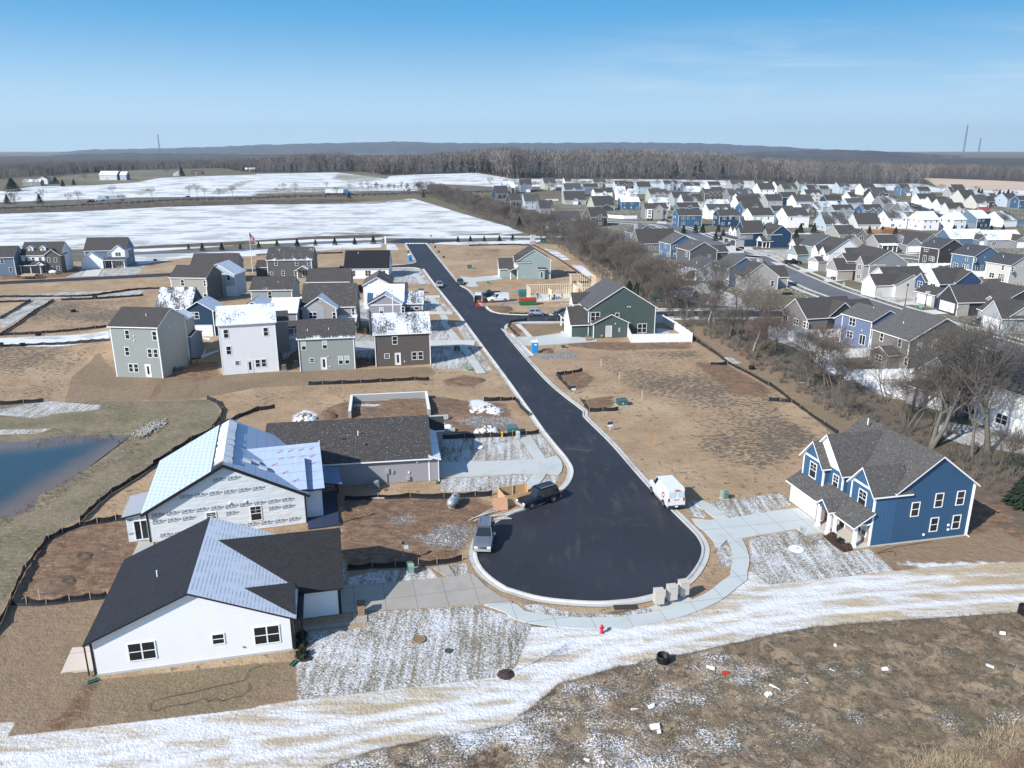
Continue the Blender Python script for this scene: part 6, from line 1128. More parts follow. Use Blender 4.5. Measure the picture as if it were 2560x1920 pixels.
def car(kind,label,front,rear,col,cat='car',group=None,opened=False):
    """front, rear: photo pixels of the ground under the two ends"""
    f,r=at(front),at(rear);c=(f+r)/2;a=math.atan2(f.y-r.y,f.x-r.x)
    t=empty({'suv':'suv','sedan':'car','hatch':'car','pickup':'pickup_truck','van':'van','hivan':'van'}[kind],(c.x,c.y,tz(c.x,c.y)),a,label,cat,group);P=carpaint(col,.1 if sum(col)>1.8 else .35)
    D={'suv':(4.85,.94,1.80,1.08),'sedan':(4.7,.91,1.44,.90),'hatch':(4.3,.88,1.50,.95),'pickup':(5.6,.98,1.85,1.15),'van':(5.6,1.0,2.10,1.25),'hivan':(5.7,1.02,2.5,1.45)}[kind];L,w,H,zb=D;h=L/2;lo=.28
    if kind in ('suv','pickup'):st=[(-h,zb-.12,.9),(-h+.15,zb,.97),(-h*.3,zb,1),(h*.33,zb,1),(h*.42,zb-.02,1),(h-.35,zb-.12,.97),(h-.08,zb-.25,.9),(h,zb-.45,.84)]
    elif kind in ('sedan','hatch'):st=[(-h,zb-.2,.82),(-h+.2,zb,.93),(-h*.4,zb,1),(h*.36,zb,1),(h*.45,zb-.05,.99),(h-.35,zb-.22,.93),(h-.05,zb-.38,.84),(h,zb-.5,.78)]
    elif kind=='van':st=[(-h,zb,.97),(h*.42,zb,1),(h*.56,zb-.1,1),(h-.2,zb-.3,.95),(h,zb-.5,.88)]
    else:st=[(-h,zb,.98),(h*.5,zb,1),(h*.62,zb-.1,1),(h-.15,zb-.38,.93),(h,zb-.65,.85)]
    b=prof_body(st,w,lo)
    C={'suv':(-h+.12,h*.40,-h+.40,h*.10),'sedan':(-h*.72,h*.42,-h*.42,h*.06),'hatch':(-h+.1,h*.48,-h*.62,h*.10),'pickup':(-h*.12,h*.42,-h*.03,h*.16),'van':(-h+.02,h*.50,-h+.06,h*.22),'hivan':(-h+.02,h*.60,-h+.08,h*.26)}[kind]
    xa,xb,xc,xd=C;wb,wt=w*.93,w*(.74 if kind in ('suv','sedan','hatch','pickup') else .86);zb2=zb-.02
    B=[(xa,-wb,zb2),(xb,-wb,zb2),(xb,wb,zb2),(xa,wb,zb2)];Tt=[(xc,-wt,H),(xd,-wt,H),(xd,wt,H),(xc,wt,H)]
    k=len(b.v);b.v+=B+Tt
    for i in range(4):j=(i+1)%4;b.f.append([k+i,k+j,k+4+j,k+4+i]);b.m.append(0)
    cx=(xc+xd)/2;b.slab([(xc+.02,-wt+.03,H+.05),(xd-.1,-wt+.03,H+.05),(xd-.1,wt-.03,H+.05),(xc+.02,wt-.03,H+.05)],(0,0,-.06),0,0)
    if kind=='pickup':
        b.box(-h+.08,xa-.05,-w*.8,w*.8,zb-.0,zb+.012,1)
        for s in (-1,1):b.box(-h+.03,xa,s*w*.9-.05,s*w*.9+.05,zb-.05,zb+.14)
        b.box(-h,-h+.08,-w*.9,w*.9,zb-.05,zb+.14)
    b.box(-h-.04,h+.02,-w*.86,w*.86,lo-.03,lo+.12,1);b.build('body',[P,DARK],t)
    def glass(nm,q4,s=.86):
        g=MB();inset(g,q4,s);return g.build(nm,CARGLASS,t)
    glass('windscreen',[B[1],B[2],Tt[2],Tt[1]],.88)
    if kind in ('suv','sedan','hatch','pickup'):glass('rear_window',[B[3],B[0],Tt[0],Tt[3]],.8)
    else:
        for s in (-1,1):
            g=MB();g.box(-h-.012,-h,s*.48-.36,s*.48+.36,zb+.05,H-.35);g.build('rear_window',CARGLASS if kind=='van' else plain((.55,.6,.63),.3),t)
    for s in (0,1):
        nseg={'suv':3,'sedan':2,'hatch':2,'pickup':2}.get(kind,1);lo_,hi_=(0,1) if nseg>1 else (.80 if kind=='hivan' else .74,.99)
        for i in range(nseg):
            u0,u1=lo_+(hi_-lo_)*i/nseg,lo_+(hi_-lo_)*(i+1)/nseg
            bb=lambda u:Vector(B[0]).lerp(Vector(B[1]),u) if s==0 else Vector(B[3]).lerp(Vector(B[2]),u)
            tt=lambda u:Vector(Tt[0]).lerp(Vector(Tt[1]),u) if s==0 else Vector(Tt[3]).lerp(Vector(Tt[2]),u)
            q4=[bb(u0),bb(u1),tt(u1),tt(u0)];glass('side_window',q4 if s==0 else [q4[1],q4[0],q4[3],q4[2]],.84)
    wr=.37 if kind in ('suv','pickup','hivan','van') else .33
    for fx in (-h*.60,h*.62):
        for s in (-1,1):
            y=s*(w-.1);o=MB();o.tube((fx,y-.12,wr),(fx,y+.12,wr),wr,n=18);wo=o.build('wheel',RUBBER,t)
            rr=MB();rr.tube((fx,y+s*.11,wr),(fx,y+s*.135,wr),wr*.62,n=14);rr.build('rim',plain((.42,.43,.45),.3,.7),wo)
            ar=MB();ar.tube((fx,s*(w-.01),wr+.03),(fx,s*(w+.004),wr+.03),wr*1.18,n=18);ar.build('wheel_arch',DARK,t)
    for s in (-1,1):
        g=MB();g.box(h-.16,h+.015,s*w*.66-.17,s*w*.66+.17,zb-.48,zb-.30);g.build('headlight',LAMP,t)
        g=MB();g.box(-h-.015,-h+.1,s*w*.84-.1,s*w*.84+.1,zb-.42,zb-(.02 if kind != 'pickup' else .1));g.build('tail_light',RED,t)
        g=MB();g.box(xd+.15,xd+.33,s*(w+.02)-.02,s*(w+.18)+.02,zb+.02,zb+.2) if s>0 else g.box(xd+.15,xd+.33,-w-.2,-w-.0,zb+.02,zb+.2);g.build('mirror',P,t)
    g=MB();g.box(h-.02,h+.03,-w*.45,w*.45,zb-.55,zb-.34);g.build('grille',CHROME if kind=='suv' else DARK,t);g=MB();g.box(h-.12,h+.09,-w*.86,w*.86,.33,.55);g.box(-h-.10,-h+.1,-w*.9,w*.9,.33,.58);g.build('bumper',GREYP if kind=='suv' else DARK,t)
    g=MB();g.box(-h-.125,-h-.10,-.16,.16,.42,.55);g.build('number_plate',WHITE,t)
    if kind=='suv':
        for s in (-1,1):g=MB();g.bar((xc+.15,s*wt*.8,H+.1),(xd-.2,s*wt*.8,H+.1),.05,.05);g.build('roof_rail',GREYP,t)
    if opened:
        for s in (-1,1):g=MB();g.box(-h-.9,-h,s*w-.04,s*w+.04,.5,H-.1);g.build('rear_door',P,t)
        g=MB();g.box(-h-.03,-h+.0,-w*.85,w*.85,.55,H-.2);g.build('load_space',DARK,t)
    return t
SILV,BLK,WHT=(.36,.39,.43),(.012,.014,.02),(.78,.79,.80)
car('suv','silver suv with roof rails parked nose to the camera at the left kerb',q('C1',1955,1200),q('C1',1992,985),(.17,.19,.22),'suv')
car('suv','black suv with silver trim parked beside the open plywood box',q('C2',88,790),q('C2',362,706),BLK,'suv')
v_=car('hivan','white high-roof van with red logo parked at the right kerb of the turning circle',q('C2',1258,640),q('C2',1402,800),WHT,'van')
b=MB();b.lathe([(.32,0),(.33,.01),(.22,.012),(.21,0)],20);lg=b.build('logo',RED,v_);lg.rotation_euler=(math.pi/2,0,math.pi);lg.location=(-1.6,1.03,1.35);b=MB();b.box(-2.93,-2.88,-.3,.3,2.3,2.38);b.build('brake_light',RED,v_)
b=MB();b.box(-.3,.3,-.01,0,0,.06);lg=b.build('red_lettering',RED,v_,loc=(-2.88,0,1.2),rz=-math.pi/2)
car('sedan','silver sedan driving toward the camera in the left lane of the main street',q('E2',1400,1130),q('E2',1350,1035),(.42,.44,.46));car('sedan','dark grey car with an open door stopped at the right kerb up the street',q('E2',1760,1085),q('E2',1715,985),(.05,.06,.07))
car('hatch','silver hatchback parked on the side street in front of the timber frame',q('E1',1285,950),q('E1',965,952),(.42,.46,.52));car('sedan','black sedan parked behind the silver hatchback on the side street',q('E1',1375,940),q('E1',1740,940),(.02,.025,.03))
car('van','white panel van with ladder rack parked facing left on the building lot',q('E1',250,725),q('E1',640,705),WHT,'van');car('van','white van at the street corner with rear doors open and red ladders behind',q('E1',120,560+60),q('E1',100,790),WHT,'van',None,True);car('pickup','black pickup truck partly hidden behind the white panel van',q('E1',200,640),q('E1',420,630),BLK,'pickup truck')
car('pickup','black pickup truck with white bed cover in the aqua house driveway',q('G2',1120,690),q('G2',835,690),BLK,'pickup truck');car('sedan','black car parked on the driveway of the grey gabled house',q('G2',1905,950),q('G2',1655,965),BLK);car('pickup','dark pickup truck parked by the light grey house at the right edge',q('G5',1310,380),q('G5',1690,370),(.02,.025,.04),'pickup truck')
car('suv','dark blue suv parked behind a silver car by the white-fronted navy house',q('F2',1820,1225),q('F2',1990,1205),(.02,.05,.14),'suv');car('sedan','silver car parked in front of the dark blue suv in the subdivision',q('F2',2070,1250),q('F2',1880,1265),(.45,.46,.47));car('sedan','black car on the drive beside the stone-grey house',q('F2',785,850),q('F2',870,855),BLK)
car('suv','dark suv on the cul-de-sac street far in the subdivision, left one',q('F4',985,595),q('F4',945,570),BLK,'suv');car('sedan','grey car on the far cul-de-sac street beside the dark suv',q('F4',1045,615),q('F4',1000,600),(.2,.22,.25));car('sedan','white car parked before the cream houses far right',q('F4',1440,690),q('F4',1540,680),WHT);car('suv','black suv on the street near the slate row houses far right',q('F4',1310,700),q('F4',1320,670),BLK,'suv')
car('sedan','black car in the drive of the white-gabled row far in the subdivision',q('F4',1010,535),q('F4',1080,535),BLK);car('pickup','white pickup truck seen between the sage and tan houses',q('A1',400,1495),q('A1',300,1490),WHT,'pickup truck')
car('pickup','black pickup truck driving behind the white truck on the highway',q('A0',745,645),q('A0',820,640),BLK,'pickup truck');car('sedan','dark car on the highway behind the roadside saplings',q('A0',1590,603),q('A0',1650,601),BLK);car('sedan','white car on the highway right of the saplings',q('A0',2160,594),q('A0',2230,591),WHT)
def semi(label,front,rear,cab,flip=False):
    f,r=at(front),at(rear);c=(f+r)/2;a=math.atan2(f.y-r.y,f.x-r.x);L=19.5;t=empty('articulated_truck',(c.x,c.y,tz(c.x,c.y)+.4),a,label,'truck');h=L/2
    b=MB();b.box(-h,h-5.8,-1.25,1.25,1.25,4.0);b.build('trailer',plain((.74,.75,.76),.5),t);P=carpaint(cab,.1)
    b=MB();b.box(h-5.3,h-2.2,-1.2,1.2,1.0,3.9);b.slab([(h-2.2,-1.15,2.6),(h-.1,-1.0,1.9),(h-.1,1.0,1.9),(h-2.2,1.15,2.6)],(0,0,-1.4),0,0);b.build('cab',P,t);b=MB();b.box(h-2.22,h-2.15,-1.05,1.05,2.65,3.4);b.build('windscreen',CARGLASS,t)
    for x in (-h+1.2,-h+2.5,h-5.6,h-4.4,h-1.2):
        for s in (-1,1):b=MB();b.tube((x,s*1.0,.52),(x,s*1.3,.52),.52,n=12);b.build('wheel',RUBBER,t)
    b=MB();b.box(-h+.3,h-5,-.6,.6,.85,1.2);b.build('chassis',DARK,t);return t
t_=semi('white articulated truck with a round blue logo driving left on the highway',q('A0',825,642),q('A0',1080,632),WHT);b=MB();b.lathe([(0,0),(.9,.0),(.9,.03),(0,.03)],18);o_=b.build('logo',plain((.05,.25,.42),.5),t_,loc=(1.6,1.28,2.7));o_.rotation_euler=(-math.pi/2,0,0)
semi('articulated truck with blue cab and white trailer driving right on the highway',q('A1',845,578),q('A1',580,580),(.02,.16,.42));semi('white tank truck on the highway half hidden by the hedgerow',q('A1',1300,548),q('A1',1440,546),WHT)
# ---------------------------------------------------------------- fences
FAB=NT('silt_fabric');_n=FAB.noise(FAB.vec('uv',(1,.4,1)),1.5,4);FAB.bump(_n,.8,.08);FAB=FAB.out(FAB.mix(_n,(.012,.012,.015),(.030,.031,.036)),.38);STAKE=plain((.40,.31,.21),.8)
def silt(label,pts,h=.60,step=2.4):
    l=smoothline(ats(pts),step);rd=random.Random(len(label)+len(pts));o=l[0];t=empty('silt_fence',o,0,label,'silt fence','black silt fences');b=MB();N=len(l);off=[]
    for i,p in enumerate(l):off.append((rd.uniform(-.12,.12),rd.uniform(-.12,.12),h*rd.uniform(.78,1.08)))
    for i in range(N-1):
        for k in range(3):
            f0,f1=k/3,(k+1)/3;P=[]
            for f in (f0,f1):
                s=math.sin(f*math.pi)*.10;x=l[i].x+(l[i+1].x-l[i].x)*f-o.x+s;y=l[i].y+(l[i+1].y-l[i].y)*f-o.y-s;z=l[i].z+(l[i+1].z-l[i].z)*f-o.z;hh=off[i][2]*(1-f)+off[i+1][2]*f-math.sin(f*math.pi)*.12;P.append((x,y,z,hh,off[i][0]*(1-f)+off[i+1][0]*f))
            (x0,y0,z0,h0,s0),(x1,y1,z1,h1,s1)=P
            b.poly([(x0,y0-.2,z0-.03),(x1,y1-.2,z1-.03),(x1,y1,z1+.1),(x0,y0,z0+.1)]);b.poly([(x0,y0,z0+.1),(x1,y1,z1+.1),(x1+s1,y1+s1,z1+h1),(x0+s0,y0+s0,z0+h0)])
    b.build('fabric',FAB,t);sm=[]
    for i in range(N):
        if len(sm)<2:
            s=MB();s.bar((0,0,-.1),(.02,.03*(len(sm)),h+.15),.05,.05);sm.append(s.mesh('stake',STAKE))
        link('stake',sm[i%2],t,(l[i].x-o.x+.05,l[i].y-o.y-.06,l[i].z-o.z))
    return t
for lab,pts in (('long black silt fence sweeping from the excavation past the wrapped house to the pond slope',q('B1',165,1035)+q('B0',2212,1058,2050,1120,1850,1225,1650,1320,1500,1415,1320,1530)+q('C0',1480,335,1300,450,1130,565,960,665,860,750,760,840,690,915)),('curved black silt fence at the top of the pond bank',q('B0',1785,955,1870,990,1925,1060,1905,1140,1830,1215)),
    ('black silt fence curving round the churned soil lot by the lower left',q('C0',1150,880,1000,900,840,925,690,950,540,1005,420,1070,320,1190,225,1330,160,1450,100,1590)+q('D0',80,230,0,430,-100,560)),('crumpled grey silt fence along the bottom of the churned soil lot',q('D0',95,235,230,245,400,240,600,215,780,195,930,180)),
    ('black silt fence with pale stakes behind the gravel lot, up to the plywood box',q('C1',760,722,1050,712,1330,700,1620,705,1890,690,2040,680)),('black silt fence between the gravel lot and the snowy strip by the driveway',q('C1',785,1325,1000,1305,1200,1300,1400,1285,1560,1275,1780,1240)),
    ('black silt fence behind the snowy lawn with the yellow hydrant',q('B1',1550,1302,1800,1290,2212,1275)+q('B2',0,1270,120,1262,235,1250)),('black silt fence at the street edge of the excavated lot',q('B1',1965,975,2110,970,2212,965)+q('B2',20,960,70,1030,150,1105)),
    ('black silt fence round the upper soil patch on the large right lot',q('B2',610,715,520,735,450,740,380,750,440,820,515,895)),('black silt fence round the green transformer on the large right lot',q('B2',592,965,625,1020,665,1065,780,1060,920,1055)),
    ('long black silt fence down the right side of the large bare lot, upper run',q('B2',1562,440,1640,495,1760,570,1860,650,2040,740,2212,840)),('long black silt fence down to the blue house, lower run',q('B3',0,830,100,900,205,985,350,1090,480,1180,610,1275)),('short black silt fence stub with mud below the long one',q('B3',0,970,100,975,200,985)),('short silt fence jutting left from the long one near the snow patch',q('B2',1710,665,1860,660)),
    ('black silt fence beside the snow strip behind the green grey house',q('F1',660,1275,950,1430,1230,1610)+q('A2',640,1300,745,1372)),('black silt fence along the frontage berm, right of the street',q('A1',1840,1018,2212,1008)+q('F1',300,1258,660,1272)),('black silt fence along the narrow snowy lane, far left, lower',q('B0',-300,525,0,508,500,487,950,452)),
    ('black silt fence above the narrow snowy lane, far left',q('B0',-300,420,0,408,400,388,920,338)),('black silt fence bordering the snowy diagonal path, right side',q('B0',465,108,300,205,170,300,0,412)),('black silt fence bordering the snowy diagonal path, left side',q('B0',265,108,130,190,0,268)),('black silt fence above the left fields, upper run',q('A0',-100,1462,700,1455,900,1435,1200,1395,1440,1388)),
    ('black silt fence above the left fields, lower run by the navy house',q('A0',530,1488,820,1478,960,1470,1240,1448)),('short black silt fence at the top left of the snowy diagonal path',q('A0',-100,1510,265,1497)),('black silt fence at the far left edge above the pond',q('B0',-200,1018,0,1008,380,980)),('black silt fence rounding the corner of the green house lot',q('E1',962,1045,760,1060,650,1090,625,1140,700,1240,785,1315)),
    ('black silt fence before the green house along the side street',q('E1',1290,1050,1470,1055,1665,1052)),('black silt fence behind the parked silver hatchback',q('E1',640,940,780,940,955,940)),('low black silt fence on the slope behind the row of four houses',q('B1',450,835,900,818,1210,800,1370,792,1500,795)),('black silt fence behind the dark grey house, along the snowy berm',q('A1',480,1085,610,1085,750,1080)),('short black silt fence stub upper right behind the timber frame',q('E1',1620,222,1805,225)),('short black silt fence stub lower right behind the timber frame',q('E1',1740,392,2030,390))):silt(lab,pts)
def panel_fence(label,pts,h=1.85,m=None,step=2.4,name='vinyl_fence',pm=None,group=None):
    m=m or plain((.78,.79,.80),.4,0.,.02);l=ats(pts);o=l[0];t=empty(name,o,0,label,'fence',group);b=MB()
    for i in range(len(l)-1):
        a,c=l[i]-o,l[i+1]-o;b.bar((a.x,a.y,a.z+h/2),(c.x,c.y,c.z+h/2),.05,h*.96);b.bar((a.x,a.y,a.z+h*.95),(c.x,c.y,c.z+h*.95),.09,.12);b.bar((a.x,a.y,a.z+h*.1),(c.x,c.y,c.z+h*.1),.09,.12)
    b.build('panel',m,t);s=MB();s.box(-.065,.065,-.065,.065,-.2,h+.04);s.box(-.08,.08,-.08,.08,h+.04,h+.08);pmesh=s.mesh('fence_post',pm or m)
    for i in range(len(l)-1):
        n=max(1,round((l[i+1]-l[i]).length/step))
        for k in range(n+(i==len(l)-2)):link('fence_post',pmesh,t,l[i].lerp(l[i+1],k/n)-o)
    return t
panel_fence('white vinyl fence round the back yard of the dark green house',q('B2',995,400,1028,475,1553,467,1420,370,1305,305,1246,300));panel_fence('white vinyl fence with peaked posts in front of the taupe and violet houses',q('B3',638,425,170,445,420,585,520,620,900,595)); 
panel_fence('white vinyl fence behind the bare trees, below the dark taupe house',q('B3',660,800,1245,785,1250,870));panel_fence('long white vinyl fence running down behind the leaning tree',q('B3',820,840,1000,900,1250,1000,1480,1060,1720,1080));panel_fence('white vinyl fence beside the swing set between the grey and plum houses',q('G3',890,770,1000,810,1270,870,1640,790,1640,770,900,770),1.8)
panel_fence('white vinyl fence between the steel blue and cream houses',q('G3',1890,870,2020,915,2212,915));panel_fence('white vinyl fence beside the bright blue house across the hedgerow',q('F1',1890,775,1960,795,2212,812)+q('F2',360,808));WF=plain((.30,.15,.08),.7,0.,.3,2.)
panel_fence('orange brown timber fence behind the white row',q('F4',100,1055,440,1060,760,1050,440,1000),1.8,WF,2.4,'wooden_fence');BF=plain((.15,.10,.075),.8,0.,.3,2.)
panel_fence('weathered brown timber fence around the swing yard at right',q('G4',1230,1040,1330,1070,1900,1235,2300,1330),1.8,BF,2.4,'wooden_fence');panel_fence('brown timber fence below the cream house',q('G4',1240,1040,1850,1020,2400,1010),1.8,BF,2.4,'wooden_fence')
def rail_fence(label,pts,h=1.3):
    l=ats(pts);o=l[0];t=empty('metal_fence',o,0,label,'fence'); 
    for i in range(len(l)-1):
        a,c=l[i]-o,l[i+1]-o;b=MB();n=max(2,int((c-a).length/.35))
        for z in (.15,h*.8,h):b.bar((a.x,a.y,a.z+z),(c.x,c.y,c.z+z),.04,.04)
        for k in range(n):p=a.lerp(c,k/n);b.bar((p.x,p.y,p.z),(p.x,p.y,p.z+h),.03,.03)
        b.build('fence_panel',DARK,t)
rail_fence('black metal rail fence in the snowy yard behind the hedgerow',q('G1',1000,1140,1110,1190,1215,1235,1330,1190,1500,1180))
# ---------------------------------------------------------------- things on the lots
def thing(name,label,cat,px,rz=12.,group=None,z=0.,th=None): 
    p=at(px);return empty(name,(p.x,p.y,tz(p.x,p.y)+z),R_(rz),label,cat,group)
BEIGE=plain((.50,.455,.40),.55,0.,.04)
for i,(x,y) in enumerate(((1262,1648),(1375,1612),(1475,1570))):
    t=thing('mailbox_cluster','beige cluster mailbox on a pedestal, %s of the three by the kerb'%('leftmost','middle','rightmost')[i],'mailbox',q('C2',x,y),8+i*3,'cluster mailboxes');b=MB();b.box(-.40,.40,-.33,.33,.42,1.62);b.box(-.42,.42,-.35,.35,1.60,1.66);b.build('cabinet',BEIGE,t)
    b=MB();b.box(-.14,.14,-.14,.14,0,.42);b.box(-.22,.22,-.22,.22,0,.04);b.build('pedestal',BEIGE,t)
    b=MB();[b.box(-.36+k*.24,-.14+k*.24,.33,.345,.5+j*.18,.66+j*.18) for k in range(3) for j in range(6)];b.build('letter_doors',plain((.55,.51,.45),.5),t)
sheet('mailbox_pad',ats(q('C2',1180,1655,1215,1690,1400,1650,1560,1590,1500,1550,1380,1590)),CONC,.036)
def hydrant(label,px,col):
    t=thing('fire_hydrant',label,'hydrant',px);P=plain(col,.35);b=MB();b.lathe([(.0,0),(.17,0),(.17,.05),(.11,.06),(.11,.5),(.15,.52),(.15,.56),(.12,.6),(.08,.72),(.03,.76),(.0,.78)],14);b.build('barrel',P,t,True)
    for s in (-1,1):c=MB();c.tube((s*.10,0,.42),(s*.19,0,.42),.055,n=10);c.build('outlet',P,t)
    c=MB();c.tube((0,-.10,.40),(0,-.20,.40),.075,n=10);c.build('pumper_outlet',P,t)
hydrant('red fire hydrant beyond the pavement at the bottom of the turning circle',q('D2',775,490),(.50,.015,.03));hydrant('yellow fire hydrant by the silt fence and sapling at the left kerb',q('B1',2128,1285),(.62,.33,.01));hydrant('yellow fire hydrant on the snowy verge by the lilac grey house',q('E2',1170,1480),(.62,.33,.01));hydrant('yellow fire hydrant by the street in the older subdivision',q('G2',730,595),(.62,.33,.01))
def cart(label,px,body=(.30,.20,.13),lid=(.02,.02,.02),rz=0,group=None):
    t=thing('wheelie_bin',label,'bin',px,rz,group);b=MB();b.v=[(-.25,-.3,.05),(.25,-.3,.05),(.25,.25,.05),(-.25,.25,.05),(-.32,-.36,1.0),(.32,-.36,1.0),(.32,.36,1.0),(-.32,.36,1.0)];b.f=[[3,2,1,0],[4,5,6,7],[0,1,5,4],[1,2,6,5],[2,3,7,6],[3,0,4,7]];b.m=[0]*6;b.build('bin_body',plain(body,.5),t)
    b=MB();b.box(-.34,.34,-.38,.40,1.0,1.08);b.slab([(-.3,-.34,1.12),(.3,-.34,1.12),(.3,.3,1.16),(-.3,.3,1.16)],(0,0,-.08));b.build('lid',plain(lid,.4),t)
    for s in (-1,1):c=MB();c.tube((s*.24,.28,.12),(s*.32,.28,.12),.12,n=10);c.build('wheel',RUBBER,t)
cart('brown wheelie bin with black lid on the path by the white ranch driveway',q('D1',912,328),rz=10)
for i,(t_,x,y,lab,bd,ld) in enumerate((('B1',945,395,'brown bin with green lid behind the pale grey house',(.3,.2,.13),(.06,.2,.12)),('B1',850,345,'black bin beside the tan gabled house',(.03,.03,.03),(.02,.02,.02)),('B1',980,380,'dark bin against the lilac grey house wall',(.03,.03,.03),(.02,.02,.02)),('B0',1680,660,'tan bin with black lid, left of two beside the sage house',(.35,.25,.15),(.03,.03,.03)),('B0',1725,655,'tan bin with black lid, right of two beside the sage house',(.35,.25,.15),(.03,.03,.03)),('E1',1995,1395,'brown bin with green lid by the green house garage',(.28,.19,.14),(.03,.25,.12)),('G3',1115,1460,'mint green tub in the subdivision drive',(.2,.42,.33),(.2,.42,.33)),('G3',1520,1420,'tan bin beside the royal blue house wall',(.33,.24,.16),(.3,.25,.2)))):cart(lab,q(t_,x,y),bd,ld)
def porta(label,px,rz):
    t=thing('portable_toilet',label,'portable toilet',px,rz);B_=plain((.01,.22,.55),.4);b=MB();b.box(-.55,.55,-.55,.55,.08,2.1);b.build('cabin',B_,t);b=MB();b.slab([(-.58,-.58,2.2),(.58,-.58,2.2),(.58,.58,2.2),(-.58,.58,2.2)],(0,0,-.12),0,0);b.box(-.5,.5,-.5,.5,2.2,2.32);b.build('roof',WHITE,t);b=MB();b.box(-.42,.42,-.575,-.55,.15,2.0);b.build('door',plain((.015,.26,.62),.35),t);b=MB();b.box(-.2,.25,-.59,-.575,1.55,1.8);b.build('notice',WHITE,t);b=MB();b.box(-.6,.6,-.6,.6,0,.08);b.build('skid',GREYP,t);b=MB();b.tube((.4,.4,2.2),(.4,.4,2.55),.05);b.build('vent_pipe',WHITE,t)
porta('blue portable toilet with white roof at the kerb below the green house',q('E1',1085,1600),10);porta('blue portable toilet at the far corner near the black-roofed house',q('E2',865,640),30)
def propane(label,a,c,col=(.45,.47,.50),r=.5):
    A_,C_=at(a),at(c);t=empty('propane_tank',(A_+C_)/2,math.atan2(C_.y-A_.y,C_.x-A_.x),label,'tank');L=(C_-A_).length/2;b=MB();P=plain(col,.3,.4 if col[0]<.6 else 0.,.05);ring=[(0,-L),(r*.5,-L+.06),(r*.85,-L+.25),(r,-L+.5),(r,L-.5),(r*.85,L-.25),(r*.5,L-.06),(0,L)]
    b.lathe(ring,18);b.v=[(z,x,y+r+.15) for x,y,z in b.v];b.build('vessel',P,t,True)
    for x in (-L*.5,L*.5):s=MB();s.box(x-.12,x+.12,-.35,.35,0,.3);s.build('saddle',GREYP,t)
    s=MB();s.tube((0,0,2*r+.1),(0,0,2*r+.35),.18,n=12);s.build('valve_dome',P,t)
propane('silver propane tank lying on the brown lot beside the plywood box',q('C1',1675,815),q('C1',1740,735));propane('white propane tank in front of the brown colonial house far left',q('A0',425,1262),q('A0',495,1262),(.72,.72,.72));propane('white propane tank with red cap by the excavation',q('B1',1550,1240),q('B1',1700,1235),(.72,.72,.72),.42)
# plywood bin on the kerb
o=at(q('C1',2150,790));t=empty('plywood_box',o,R_(20),'open topped box of orange plywood standing at the kerb by the black suv','crate')
for nm,bx in (('plywood_panel',(0,3.4,0,.05,0,1.35)),('plywood_panel',(0,3.4,2.3,2.35,0,1.35)),('plywood_panel',(3.35,3.4,.05,2.3,0,1.35)),('plywood_panel',(0,.05,.05,2.3,0,1.35))):b=MB();b.box(*bx);b.build(nm,OSB,t)
for x in (.05,1.7,3.25): 
    for y in (.06,2.2):b=MB();b.box(x,x+.09,y,y+.09,0,1.4);b.build('stud',WOOD,t)
b=MB();b.slab([(-1.45,-.45,.02),(.1,-.75,.02),(.2,-.28,1.3),(-1.35,.0,1.3)],(0,.05,0));tag(b.build('cardboard_sheet',plain((.48,.27,.17),.7)),'flat tan sheet leaning against the left corner of the plywood box','sheet');bpy.data.objects['cardboard_sheet'].location=o;bpy.data.objects['cardboard_sheet'].rotation_euler=(0,0,R_(20))
rd=random.Random(4)
for i in range(9):
    a_,c_=at(q('C1',1840+i*14,905+i*2-(i%3)*6)),at(q('C1',2050+i*20,805+i*12));b=MB();dz=.04+(i%3)*.06;b.bar((0,0,dz),(c_.x-a_.x,c_.y-a_.y,dz+.05),.14,.04);tag(b.build('plank',plain((.46,.42,.36),.7,0.,.15),loc=a_),'%s weathered board from left in the kerb pile by the plywood box'%['first','second','third','fourth','fifth','sixth','seventh','eighth','ninth'][i],'board','loose boards at the kerb')
b=MB();b.box(0,2.6,0,.35,0,.12);tag(b.build('lumber_stack',plain((.62,.57,.50),.7),loc=at(q('C1',905,718)),rz=R_(2)),'pale flat board stack against the silt fence of the gravel lot','lumber')
# black pipe section, utility boxes, pedestals
def drum(label,px,r,h):
    t=thing('drain_pipe_section',label,'pipe section',px);b=MB();pr=[]
    for k in range(13):z=h*k/12;pr.append((r+(.03 if k%2 else-.01),z))
    b.lathe(pr+[(r-.06,h),(r-.06,.05),(0,.04)],28);b.build('pipe_ring',plain((.012,.012,.013),.5),t,True)
drum('large black corrugated pipe ring standing in the brush at bottom centre',q('D2',1303,765),.48,.85);drum('black pipe ring at the right edge of the brush',q('D3',2212,335),.48,.85);drum('small black pipe ring on the grass strip by the right silt fence',q('B2',2070,700),.5,.6)
for i,p in enumerate((q('B0',635,205),q('B0',330,408),q('B0',195,498),q('A0',820,1462),q('A0',1340,1145),q('B0',5,495))):drum('black plastic drain cover %s'%('in the middle of the left field','above the snowy lane','below the snowy lane','beside the upper left silt fence','on the berm behind the far left houses','at the left edge by the snowy lane')[i],p,.55,.5)
